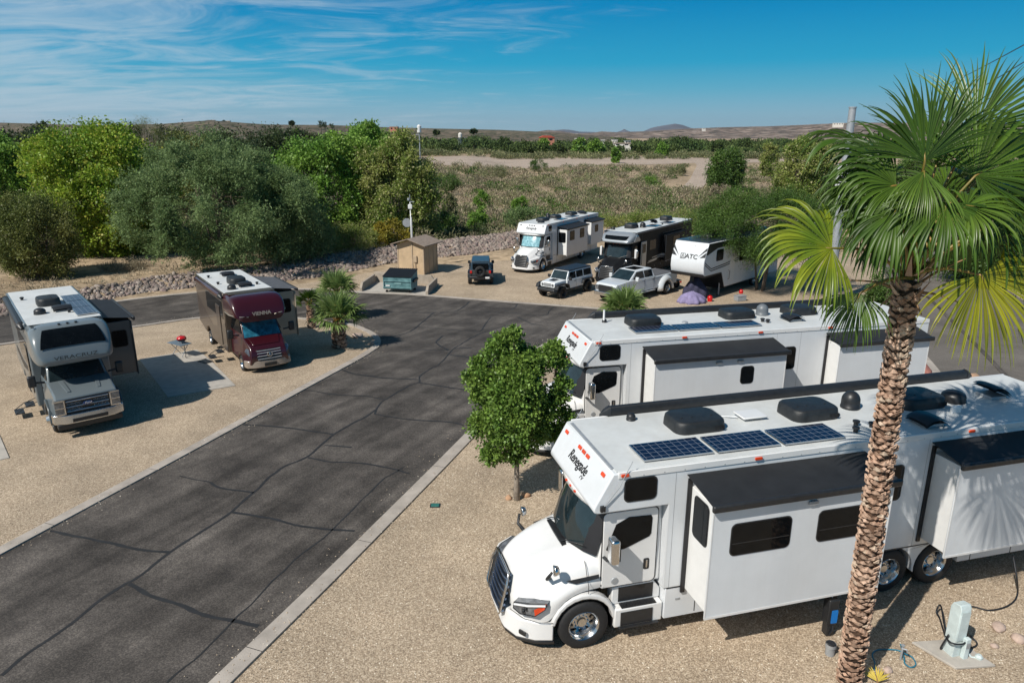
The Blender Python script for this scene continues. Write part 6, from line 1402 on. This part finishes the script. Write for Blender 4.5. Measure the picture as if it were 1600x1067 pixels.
# stop sign seen from behind on its post
px_, py_ = at(638, 408); t = empty('stop_sign', (px_, py_+3.0, gz(px_, py_))); tag(t, 'octagonal sign seen from behind on a post above the shed roof', 'sign')
sz = 2.9
MB().tube([(0, 0, 0), (0, 0, sz+.6)], .05, 6).build('post', MT['white'], t)
MB().plate([(-.42+.42*math.cos(R(22.5+45*i)), -.03, sz+.1+.42*math.sin(R(22.5+45*i))) for i in range(8)], (0, -1, 0), .01).build('sign_plate', MT['steel'], t)
# far lamp pole above the willow
d = ray(655, 205); t_ = 98/d[1]; t = empty('lamp_pole', (d[0]*t_, 98, -3.3)); tag(t, 'tall thin pole with a white cylinder head above the willow crown', 'lamp pole')
hh = CH+math.tan(math.atan((533.5-195)/CF)-CP)*98+3.3
MB().tube([(0, 0, 0), (0, 0, hh-1)], [.12, .07], 8).build('pole', MT['steel'], t); MB().lathe([(.28, hh-1.0), (.30, hh-.2), (.12, hh)], (0, 0, 0), 'z', 12).build('lamp_head', MT['white'], t, auto=40); MB().box(-.5, .1, -.05, .05, hh-1.3, hh-1.2).build('bracket', MT['steel'], t)
# grey utility monopole behind the palm
d = ray(1322, 250); Dm = 46; t_ = Dm/d[1]; xx = d[0]*t_; hh = CH+math.tan(math.atan((533.5-163)/CF)-CP)*Dm+.9
t = empty('steel_pole', (xx, Dm, tz(xx, Dm))); tag(t, 'thick grey steel pole top rising behind the left palm fronds', 'utility pole')
MB().tube([(0, 0, -.3), (0, 0, hh)], [.34, .21], 18).build('pole', MT['steel'], t, smooth=False); MB().lathe([(.24, hh-.05), (.24, hh+.02)], (0, 0, 0), 'z', 18).build('pole_cap', MT['steel'], t); MB().box(-.4, .4, -.25, .25, hh-4.8, hh-3.4).build('equipment_box', MT['white'], t, bevel=.03)
# brown wooden pole near the side road and its wires
d = ray(1392, 470); yy = at(1392, 470)[1]; t = empty('wooden_post', (at(1392, 470)[0], yy, gz(0, yy))); tag(t, 'dark brown wooden pole standing left of the side road, behind the palm trunk', 'utility pole')
MB().tube([(0, 0, -.2), (0, 0, 5.6)], [.15, .11], 10).build('pole', BARK, t, smooth=True)
wires = [((1500, 120, 62), (1600, 66, 34)), ((1480, 165, 62), (1600, 93, 34)), ((1470, 205, 62), (1620, 140, 34))]
for i, (a, b) in enumerate(wires):
    A = at3(a[0], a[1], a[2]); B = at3(b[0], b[1], b[2]); A2 = A+(A-B)*.8; B2 = B+(B-A)*.6; pts = []
    for k in range(17):
        u = k/16; p = A2.lerp(B2, u); p.z -= 1.2*4*u*(1-u)*.15; pts.append(tuple(p))
    o = MB().tube(pts, .024, 5).build('power_line', MT['blackp'], None, smooth=True); tag(o, ['highest overhead wire crossing the sky at the upper right', 'middle overhead wire at the upper right, just under the highest', 'lowest overhead wire passing behind the palm fronds'][i], 'wire', 'overhead wires at the upper right')
# ================================================================ FOREGROUND THINGS
ped = mat('pale_green_steel', (.52, .60, .60), .5, .0, var=.14, scale=6)
ex, ey = 8.55, 11.55; t = empty('power_pedestal', (ex, ey, 0), R(14)); tag(t, 'pale grey-green power pedestal with a black cable looped round it on a concrete pad', 'power pedestal')
MB().prism([(-.12, .03), (.12, .03), (.12, 1.06), (.08, 1.16), (-.08, 1.19), (-.12, 1.12)], -.12, .12, T=Matrix.Rotation(R(90), 4, 'Z')).build('cabinet', ped, t, bevel=.012)
MB().box(-.105, .105, -.136, -.121, .42, 1.0).build('cabinet_door', ped, t, bevel=.005); MB().box(.04, .15, -.22, -.132, .05, .50).build('meter_box', ped, t, bevel=.01); MB().box(.05, .14, -.228, -.221, .30, .42).build('meter_flap', MT['steel'], t)
MB().box(-.10, .10, -.139, -.137, .98, 1.06).build('sloped_hood', ped, t, bevel=.004)
MB().tube([(.15+.0, -.1, .20), (.25, -.2, .06), (.34, -.25, .06)], .02, 6).build('spigot_pipe', ped, t); MB().lathe([(.06, .02), (.07, .10), (.04, .14)], (.36, -.26, 0), 'z', 10).build('spigot_cap', ped, t)
px2 = [(-.62, .30), (.30, .38), (.62, -.35), (-.18, -.42)]; o = MB().plate([(ex+a, ey+b, .012) for a, b in px2], (0, 0, 1), .05).build('concrete_pad', MT['concrete'], None, bevel=.01); tag(o, 'square pale concrete pad under the power pedestal', 'concrete pad')
cable = mat('black_cable', (.012, .014, .018), .5)
A = lambda px, py, h=.03: (*at(px, py, h), h)
c_ = [A(1583, 868, .9), A(1589, 905, .5), A(1590, 925, .05), A(1585, 938), A(1570, 948), A(1545, 953), A(1510, 950), (ex+.25, ey+.2, .10), (ex-.05, ey+.18, .35), A(1470, 946, .25), A(1463, 955, .12), A(1468, 965, .1), (ex-.20, ey-.10, .42), (ex+.02, ey-.19, .40), (ex+.22, ey-.06, .44), A(1512, 990, .16), A(1526, 1003), A(1522, 1010), A(1505, 1011), (ex+.05, ey+.2, .05), (ex-.2, ey+.05, .1), (ex-.17, ey-.05, .5)]
o = MB().tube(smoothpts(c_, 8), .017, 7).build('power_cable', cable, None, smooth=True); tag(o, 'thick black cable from the motorhome coiled around the power pedestal', 'cable')
hose_m = mat('teal_hose', (.02, .16, .24), .4)
c_ = [A(1365, 1046), A(1367, 1036), A(1363, 1022), A(1370, 1015), A(1385, 1014), A(1405, 1016), A(1412, 1024, .05), A(1414, 1036), A(1424, 1042), A(1431, 1037), A(1425, 1026), A(1412, 1019, .10), A(1407, 1006, .30)]
o = MB().tube(smoothpts(c_, 8), .014, 7).build('water_hose', hose_m, None, smooth=True); tag(o, 'teal water hose looped on the gravel between the palm and the pedestal', 'hose')
vx, vy = at(1407, 1030); t = empty('hose_bib', (vx, vy, 0)); tag(t, 'low metal water tap standing where the teal hose loops', 'water tap')
MB().tube([(0, 0, 0), (0, 0, .30)], .02, 8).build('riser', MT['steel'], t); MB().tube([(-.02, 0, .26), (.06, -.04, .26), (.08, -.05, .20)], .016, 6).build('tap', MT['steel'], t); MB().lathe([(.035, .32), (.035, .335)], (0, 0, 0), 'z', 8).build('tap_handle', MT['steel'], t)
# surge box hanging beside the trunk, capped pipe
hx, hy = at(1292, 990); t = empty('power_unit', (hx, hy, 0), R(12)); tag(t, 'black power box with a blue label hanging beside the palm trunk', 'power box')
MB().box(-.11, .11, -.10, .10, .28, .86).build('housing', MT['blackp'], t, bevel=.02); MB().rrect((.03, -.101, .48), (1, 0, 0), (0, 0, 1), .14, .30, .02, .006).build('blue_label', mat('blue_plastic', (.01, .18, .55), .35), t)
MB().tube([(0, 0, .86), (.02, .05, 1.15), (.06, .25, 1.3)], .01, 5).build('hanging_cord', MT['white'], t); MB().tube([(.05, -.06, .28), (.03, -.10, .16), (-.02, -.08, .05)], .02, 6).build('plug_lead', cable, t); MB().box(-.08, .08, -.08, .08, .02, .28).build('foot_post', MT['blackp'], t, bevel=.01)
hx, hy = at(1296, 1022); t = empty('sewer_pipe', (hx, hy, 0)); tag(t, 'grey capped sewer pipe stub standing at the foot of the palm trunk', 'pipe')
MB().lathe([(.085, -.02), (.085, .18), (.10, .181), (.10, .26)], (0, 0, 0), 'z', 16, cap=(True, False)).build('pipe', MT['steel'], t, auto=40); MB().lathe([(.082, .262), (.082, .27), (.075, .275)], (0, 0, 0), 'z', 16).build('cap', MT['blackp'], t)
rockm = mat('pink_stone', (.46, .35, .29), .9, var=.2, scale=8, bump=.4); rockr = mat('red_stone', (.36, .15, .12), .95, var=.3, scale=4, bump=.5, bscale=10); rocko = mat('tan_stone', (.46, .28, .17), .95, var=.3, scale=4, bump=.5, bscale=10)
def loose(px, py, r, label, m, sd_, sq=(1, .8, .55)):
    x, y = at(px, py); mb = MB(); mb.rock((0, 0, r*.3), r, sd_, sq, 2); o = mb.build('rock', m, None, smooth=True); o.location = (x, y, gz(x, y)); o.rotation_euler = (0, 0, sd_); tag(o, label, 'rock')
loose(1560, 981, .16, 'flat pinkish stone up and left of the roundest stone at the lower right', rockm, 1, (1.2, .8, .4)); loose(1591, 1000, .15, 'round pale stone at the right edge of the lower gravel', rockm, 2); loose(1553, 1010, .08, 'smallest pale stone near the right edge of the lower gravel', rockm, 3); loose(1387, 1048, .10, 'small pink stone below the teal hose loop', rockm, 4)
loose(1354, 1003, .05, 'tiny pale stone touching the right side of the palm trunk foot', rockm, 5)
loose(1427, 596, .75, 'red boulder behind the nearest motorhome roof, right of the palm trunk', rockr, 6, (1, .8, .95)); loose(1512, 612, .75, 'long tan boulder behind the awning end of the nearest motorhome', rocko, 7, (1.5, .8, .6)); loose(795, 779, .12, 'small tan stone left of the small tree trunk', rocko, 8); loose(822, 775, .14, 'small tan stone right of the small tree trunk', rocko, 9)
loose(560, 527, .28, 'pale stone in the palm shadow on the gravel island', rockm, 10); loose(583, 538, .22, 'white stone near the kerb tip of the gravel island', rockm, 11)
# dark bollard, valve cover
x, y = at(868, 588); o = MB().tube([(0, 0, 0), (0, 0, 1.25)], .06, 10).build('bollard', mat('dark_brown_post', (.03, .018, .015), .7), None, smooth=True); o.location = (x, y, gz(x, y)); tag(o, 'dark brown post on the gravel corner above the small tree', 'bollard')
x, y = at(680, 790); t = empty('valve_box', (x, y, 0)); tag(t, 'small green valve cover flush in the gravel beside the road', 'valve box'); MB().rrect((0, 0, .012), (1, 0, 0), (0, 1, 0), .22, .16, .03, .02).build('lid', mat('green_lid', (.03, .14, .12), .6), t, bevel=.004); MB().rrect((0, 0, .008), (1, 0, 0), (0, 1, 0), .28, .22, .03, .012).build('rim', MT['blackp'], t)
# yellow dry frond piece at the palm foot
g3 = random.Random(4); x, y = at(1372, 1075); t = empty('fallen_frond', (x, y, .05)); tag(t, 'yellow fan frond tip at the lower right foot of the palm', 'fallen frond')
frond('frond_blades', t, (0, 0, 0), (0, .05, .05), (.2, 1, .5), (0, -.4, 1), mat('yellow_leaf', (.50, .38, .06), .6), stalk2_m, .34, 14, 60, .4, g3)
# folding table with red grill on the slab
x, y = at(283, 556); t = empty('folding_table', (x, y, gz(x, y)), R(-32)); tag(t, 'low folding table carrying the red grill by the picnic slab', 'table')
MB().box(-.55, .55, -.28, .28, .62, .65).build('table_top', mat('blue_grey_top2', (.12, .16, .20), .5), t, bevel=.01)
for s in (-.35, .35):
    for k in (-1, 1): MB().tube([(s, k*.22, .62), (s, -k*.22, .0)], .015, 6).build('leg', MT['steel'], t)
t = empty('grill', (x+.15, y-.05, gz(x, y)+.652), R(-32)); tag(t, 'small red kettle grill standing on the folding table', 'grill')
MB().lathe([(.14, .10), (.21, .16), (.22, .20)], (0, 0, 0), 'z', 20).build('bowl', MT['blackp'], t, auto=40); rg_ = MB(); rg_.lathe([(.225, .20), (.215, .26), (.16, .32), (.06, .345)], (0, 0, 0), 'z', 20); rg_.build('lid', mat('red_enamel', (.50, .012, .014), .2, coat=.6), t, smooth=True)
MB().tube([(-.05, 0, .34), (-.05, 0, .38), (.05, 0, .38), (.05, 0, .34)], .01, 6).build('lid_handle', MT['blackp'], t)
for a in range(4): MB().tube([(.1*math.cos(a*1.57+.8), .1*math.sin(a*1.57+.8), .12), (.17*math.cos(a*1.57+.8), .17*math.sin(a*1.57+.8), 0)], .012, 5).build('leg', MT['steel'], t)
c_ = [(x+.2, y, .05+gz(x, y)+.6), (x+.35, y-.25, gz(x, y)+.2), (x+.5, y-.5, gz(x, y)+.06), (x+1.2, y-.7, gz(x, y)+.06), (x+2.1, y-.2, gz(x, y)+.05)]
o = MB().tube(smoothpts(c_, 6), .014, 6).build('gas_hose', cable, None, smooth=True); tag(o, 'thin black hose trailing from the red grill across the slab', 'hose')
x, y = at(321, 566); o = MB().rrect((0, 0, .045), (1, 0, 0), (0, 1, 0), .62, .42, .02, .015).build('door_mat', MT['blackp'], None); o.location = (x, y, gz(x, y)); o.rotation_euler = (0, 0, R(-35)); tag(o, 'small dark mat at the upper right corner of the picnic slab', 'mat')
# purple cover heap, tote and red jugs by the trailer
pm = mat('lavender_tarp', (.22, .19, .33), .85, var=.3, scale=4, bump=.5, bscale=6); pd = mat('navy_tarp', (.035, .035, .07), .8, var=.4, scale=4)
def heap(px, py, r, h, m, name, label, sd_, lift=0):
    x, y = at(px, py); secs = []; n = 40
    for j in range(9):
        u = j/8; ring = []
        for i in range(n):
            a = 2*math.pi*i/n; f = 1+.13*math.sin(a*9+sd_)*(1-u)+.12*math.sin(a*4+1+sd_)+.25*mnoise.noise((math.cos(a)*1.5, math.sin(a)*1.5, u*2+sd_))
            rr_ = r*(1-u**2.2*.95)*f; ring.append((rr_*math.cos(a), rr_*.8*math.sin(a), lift+h*(u**.8)*(1+.15*mnoise.noise((math.cos(a)*2, math.sin(a)*2, sd_)))))
        secs.append(ring)
    mb = MB(); mb.loft(secs, close=True, cap=True); o = mb.build(name, m, None, smooth=True); o.location = (x, y, gz(x, y)); tag(o, label, 'tarp')
heap(1081, 473, .85, .75, pm, 'tarp_heap', 'crumpled lavender tarp heap under the nose of the white trailer', 1)
heap(1086, 464, .8, 1.45, pd, 'tarp_heap', 'dark navy tarp pile standing behind the lavender one', 4)
x, y = at(1062, 450); t = empty('utility_trailer', (x-.6, y, gz(x, y)), R(20)); tag(t, 'low dark cart with red tail lamps beside the trailer nose', 'cart')
MB().box(-.6, .6, -.35, .35, .55, .62).build('deck', MT['blackp'], t, bevel=.02)
for s in (-1, 1): MB().box(s*.5-.08, s*.5+.08, -.38, -.35, .42, .53).build('lamp', MT['red'], t)
for s in (-1, 1): wheel(t, s*.4, 0, .27, .27, .14, s, rim='blackp', lug=4)
x, y = at(1156, 470); t = empty('storage_tote', (x, y, gz(x, y)), R(20)); tag(t, 'small grey tote on the ground right of the trailer leg', 'tote'); MB().box(-.35, .35, -.22, .22, .02, .34).build('bin', MT['steel'], t, bevel=.02); MB().box(-.37, .37, -.24, .24, .34, .38).build('lid', MT['steel'], t, bevel=.01)
x, y = at(1157, 467); o = MB().lathe([(.13, 0), (.15, .12), (.10, .24), (.03, .28)], (0, 0, 0), 'z', 14).build('red_bucket', MT['red'], None, auto=40); o.location = (x, y, gz(x, y)+.38); tag(o, 'small red jug sitting on top of the grey tote', 'jug')
x, y = at(1109, 471); o = MB().lathe([(.16, 0), (.18, .3), (.12, .38), (.04, .42)], (0, 0, 0), 'z', 14).build('red_bucket', MT['red'], None, auto=40); o.location = (x, y, gz(x, y)); tag(o, 'red jug in the shadow under the trailer nose, right of the lavender tarp', 'jug')
# ================================================================ FAR BUILDINGS
stw = mat('white_stucco', (.66, .63, .58), .9, var=.1); pink = mat('pink_stucco', (.45, .19, .13), .9, var=.1); rtile = mat('red_tile', (.42, .07, .04), .8); tealr = mat('teal_roof', (.03, .25, .22), .6); tan2 = mat('tan_stucco', (.42, .33, .26), .9)
def house(px, py, D, wpx, hpx, wall, roofm, label, flat=True, floors=1, zb=None):
    d = ray(px, py); t_ = D/d[1]; x = d[0]*t_; z = CH+d[2]*t_; W_ = wpx*D/CF; H_ = hpx*D/CF; dp = W_*.6
    t = empty('house', (x, D, z), R(rnd.uniform(-18, 18))); tag(t, label, 'house')
    MB().box(-W_/2, W_/2, 0, dp, -4, H_).build('wall', wall, t)
    if flat: MB().box(-W_/2-.3, W_/2+.3, -.3, dp+.3, H_, H_+.35).build('roof', roofm, t)
    else: MB().prism([(-W_/2-.5, H_), (W_/2+.5, H_), (W_/4, H_*1.5), (-W_/4, H_*1.5)], -.5, dp+.5).build('roof', roofm, t)
    n = max(2, int(W_/4))
    for i in range(n): xx = -W_/2+W_*(i+.5)/n; f = MB().box(xx-W_/n*.22, xx+W_/n*.22, -.06, -.01, H_*.35, H_*.75).build('window', MT['glass'], t)
for a in [(855, 222, 520, 22, 6, pink, rtile, 'pink house with a red roof above the river trees', False), (905, 220.5, 560, 14, 3, stw, stw, 'long white flat building right of the pink house'), (942, 225, 480, 5, 5, stw, stw, 'tiny white house left of the tallest river tree pair'),
 (960, 225, 500, 5, 4, stw, stw, 'small white building between the river tree and the light trailers'), (981, 225, 520, 8, 4, stw, MT['steel'], 'right-hand white building of the cluster across the river'), (972, 228.5, 450, 26, 3.5, stw, tan2, 'long low white trailer row across the river'),
 (961, 221, 700, 8, 2, stw, stw, 'white flat roof above the trailer row'), (726, 224, 640, 9, 2.5, tealr, tealr, 'teal roofed shed right of the willow top', False), (717, 219, 660, 22, 2.5, stw, MT['steel'], 'pale low roof under the water tank right of the willow'),
 (875, 212, 1500, 6, 3, stw, stw, 'white villa on the dark hill left of the mountains'), (901, 212, 1500, 4, 2, stw, stw, 'tiny white villa right of the villa on the dark hill'), (820, 210.5, 1000, 9, 2.5, stw, stw, 'white building on the skyline left of the dark hill'), (785, 208.5, 1000, 5, 2, stw, stw, 'tiny white house on the skyline right of the willow'),
 (615, 204, 760, 12, 5, pink, tan2, 'pale pink building on the skyline above the willow'), (333, 191.5, 900, 6, 3, stw, tan2, 'white house on the left hill crest'), (356, 192.5, 900, 6, 3, tan2, stw, 'tan house right of the white one on the left hill crest'), (1310, 196, 1500, 14, 3, stw, stw, 'white buildings on the skyline left of the steel pole'),
 (1100, 203, 2000, 5, 2, stw, stw, 'tiny white house on the eroded ridge')]: house(*a)
# water tank
d = ray(719, 212); t_ = 470/d[1]; t = empty('water_tank', (d[0]*t_, 470, -3)); tag(t, 'white water tank on legs right of the willow top', 'water tank'); zt = CH+d[2]*t_+3
MB().lathe([(1.2, zt-1.2), (1.3, zt+1.0), (.3, zt+1.8)], (0, 0, 0), 'z', 12).build('tank', stw, t)
for a in (0, 1.57, 3.14, 4.71): MB().tube([(1.0*math.cos(a), 1.0*math.sin(a), 0), (1.0*math.cos(a), 1.0*math.sin(a), zt-1.2)], .12, 4).build('leg', MT['steel'], t)
# skyline trees on the hill crest
for i, (px, py, D, ww, nm) in enumerate([(326, 189, 640, 8, 'dark round tree left of the white house on the left crest'), (349, 190, 640, 7, 'dark round tree between the two crest houses'), (302, 197, 640, 6, 'low dark tree at the left end of the crest'), (394, 195, 640, 3, 'thin dark tree alone on the crest right of the houses'), (456, 191, 560, 6, 'tall dark tree on the skyline above the slim feathery tree'), (434, 196, 640, 5, 'small dark tree on the crest left of the tall skyline tree'), (740, 203, 560, 9, 'dark broken tree on the skyline right of the willow'), (682, 205, 500, 8, 'dark tree right of the lamp pole head')]):
    D = 880 if D == 640 else D
    T(px, py, D, ww, 'skyline_tree', nm, 'dark', 300+i, n=14, rc=ww*D/CF*.22, size=1.4, tw=14, per=6, zb=CH+ray(px, py+max(ww, 5)*1.1)[2]*D/ray(px, py+max(ww, 5)*1.1)[1], multi=1, nb=3, z0=.55, group='trees on the hill crest')
for i, px in enumerate((501, 507, 518)):
    D = 600; d = ray(px, 194+i*1.2); t_ = D/d[1]; z = CH+d[2]*t_; t = empty('palm_tree', (d[0]*t_, D, 2)); tag(t, ['leftmost', 'middle', 'rightmost'][i]+' of the three tiny palms on the skyline left of the tallest bright tree', 'palm tree', 'tiny palms on the skyline')
    MB().tube([(0, 0, 0), (0, 0, z-2)], .35, 5).build('trunk', BARK, t); V, Fq = twig_cloud([(0, 0, z-2, 1.8)], 8, 26, 1.4, G(i), 4); np_mesh('crown', V, Fq, LF['dark'], t)
# ================================================================ LITTER AND WEEDS
def stones(name, label, n, region, size, m, seed, z0=.0):
    g = random.Random(seed); V, Fq, nv = [], [], 0
    for _ in range(n):
        x, y = region(g); s_ = g.uniform(*size); a = g.uniform(0, 6.28); zz = gz(x, y)+.008+z0
        ring = [(x+s_*math.cos(a+k*2.09)*g.uniform(.7, 1.1), y+s_*math.sin(a+k*2.09)*g.uniform(.7, 1.1), zz) for k in range(3)]
        V += ring+[(x+g.uniform(-.2, .2)*s_, y+g.uniform(-.2, .2)*s_, zz+s_*g.uniform(.5, .9))]; Fq += [(nv, nv+1, nv+3), (nv+1, nv+2, nv+3), (nv+2, nv, nv+3)]; nv += 4
    tag(np_mesh(name, V, Fq, m, k=3), label, 'gravel', kind='stuff')
peb = leafmat('pebble', (.34, .26, .19), (.50, .42, .32), c3=(.75, .68, .56), trans=0, scale=2, rough=.9, spec=.2)
def reg1(g):
    while True:
        y = 9+26*g.random()**1.6; x = g.uniform(-.15, .85)*y
        if x > -.40*y+3.4-.0 and (x-(-1.78))*math.cos(0) > (at(330, 1067)[0]+1.78)+(y-at(330, 1067)[1])*.28 or y > 22: return x, y
sfar = at(755, 650); snear = at(330, 1067)
def reg_near(g):
    while True:
        y = 9.5+15*g.random()**1.3; xe = snear[0]+(sfar[0]-snear[0])*(y-snear[1])/(sfar[1]-snear[1])+.45; x = xe+g.random()*(y*.85-xe)
        return x, y
stones('loose_gravel', 'loose stones of the near gravel lot', 26000, reg_near, (.012, .026), peb, 5)
def reg_kerb(g):
    t_ = g.random(); i = g.randrange(2); P_ = (le if i else ne); k = g.randrange(len(P_)-1); a, b = P_[k], P_[k+1]; x, y = a[0]+(b[0]-a[0])*t_, a[1]+(b[1]-a[1])*t_; d = Vector((b[0]-a[0], b[1]-a[1])).normalized(); o = g.gauss(.15, .35); return x-d.y*o, y+d.x*o
stones('kerb_gravel', 'stray gravel scattered over the kerbs and road edge', 2600, reg_kerb, (.012, .025), peb, 6, .05)

gb_ = [(700, 300, 95, 30, 'gbrush', 'round olive bush beside the willow, mid-height of the flats'), (775, 258, 205, 44, 'gbrush', 'dark olive bush at the wash edge right of the willow'), (842, 246, 240, 26, 'mesq', 'round dark green bush at the wash edge left of the lone pale tree'), (697, 268, 150, 46, 'mesq', 'dark green bush touching the willow edge near the wash'),
 (752, 297, 125, 26, 'bright', 'small bright green bush left of centre on the flats'), (1017, 276, 190, 24, 'bright', 'bright green small bush on the flats left of the side wash'), (935, 293, 150, 34, 'gbrush', 'low pale green bush in the middle of the flats'), (812, 305, 112, 26, 'bright', 'bright green bush above the far white motorhome'), (745, 325, 92, 34, 'bright', 'bright green bush on the flats above the dark off-roader'),
 (870, 338, 86, 90, 'gbrush', 'grey-green thicket behind the far white motorhome roof'), (820, 320, 92, 70, 'tamar', 'grey-green bush at the levee left of the far white motorhome'), (1180, 300, 90, 60, 'olivey', 'yellow-green bush above the mesquite crown'), (1225, 275, 125, 40, 'gbrush', 'olive bush below the tall yellow-green tree'), (1060, 258, 230, 30, 'gbrush', 'dark bush at the left bank of the side wash'), (1125, 285, 140, 36, 'brush', 'mauve-brown bush at the right bank of the side wash'), (925, 330, 95, 60, 'mesq', 'deep green bush behind the far white motorhome'), (690, 330, 88, 60, 'mesq', 'dark green bush right of the willow at the levee')]
for i, (px, py, dd, ww, lf, nm) in enumerate(gb_):
    T(px, py, dd, ww, 'desert_bush', nm, lf, 400+i, n=22, rc=ww*dd/CF*.2, size=.26, tw=26, per=9, z0=0, elong=2.6, cat='shrub', multi=1, nb=3)

# ================================================================ .00006: the thin desert air out to the mountains
hm, ht, hb = newmat('thin_air'); ht.nodes.remove(hb); pv = ht.nodes.new('ShaderNodeVolumePrincipled'); pv.inputs['Color'].default_value = (.72, .82, .95, 1); pv.inputs['Density'].default_value = .00003; pv.inputs['Anisotropy'].default_value = .3
ht.links.new(pv.outputs[0], ht.nodes['Material Output'].inputs['Volume'])
tag(MB().box(-10500, 10500, -60, 13000, -12, 220).build('haze', hm), 'thin bluish air between the camera and the mountains', 'haze', kind='stuff')
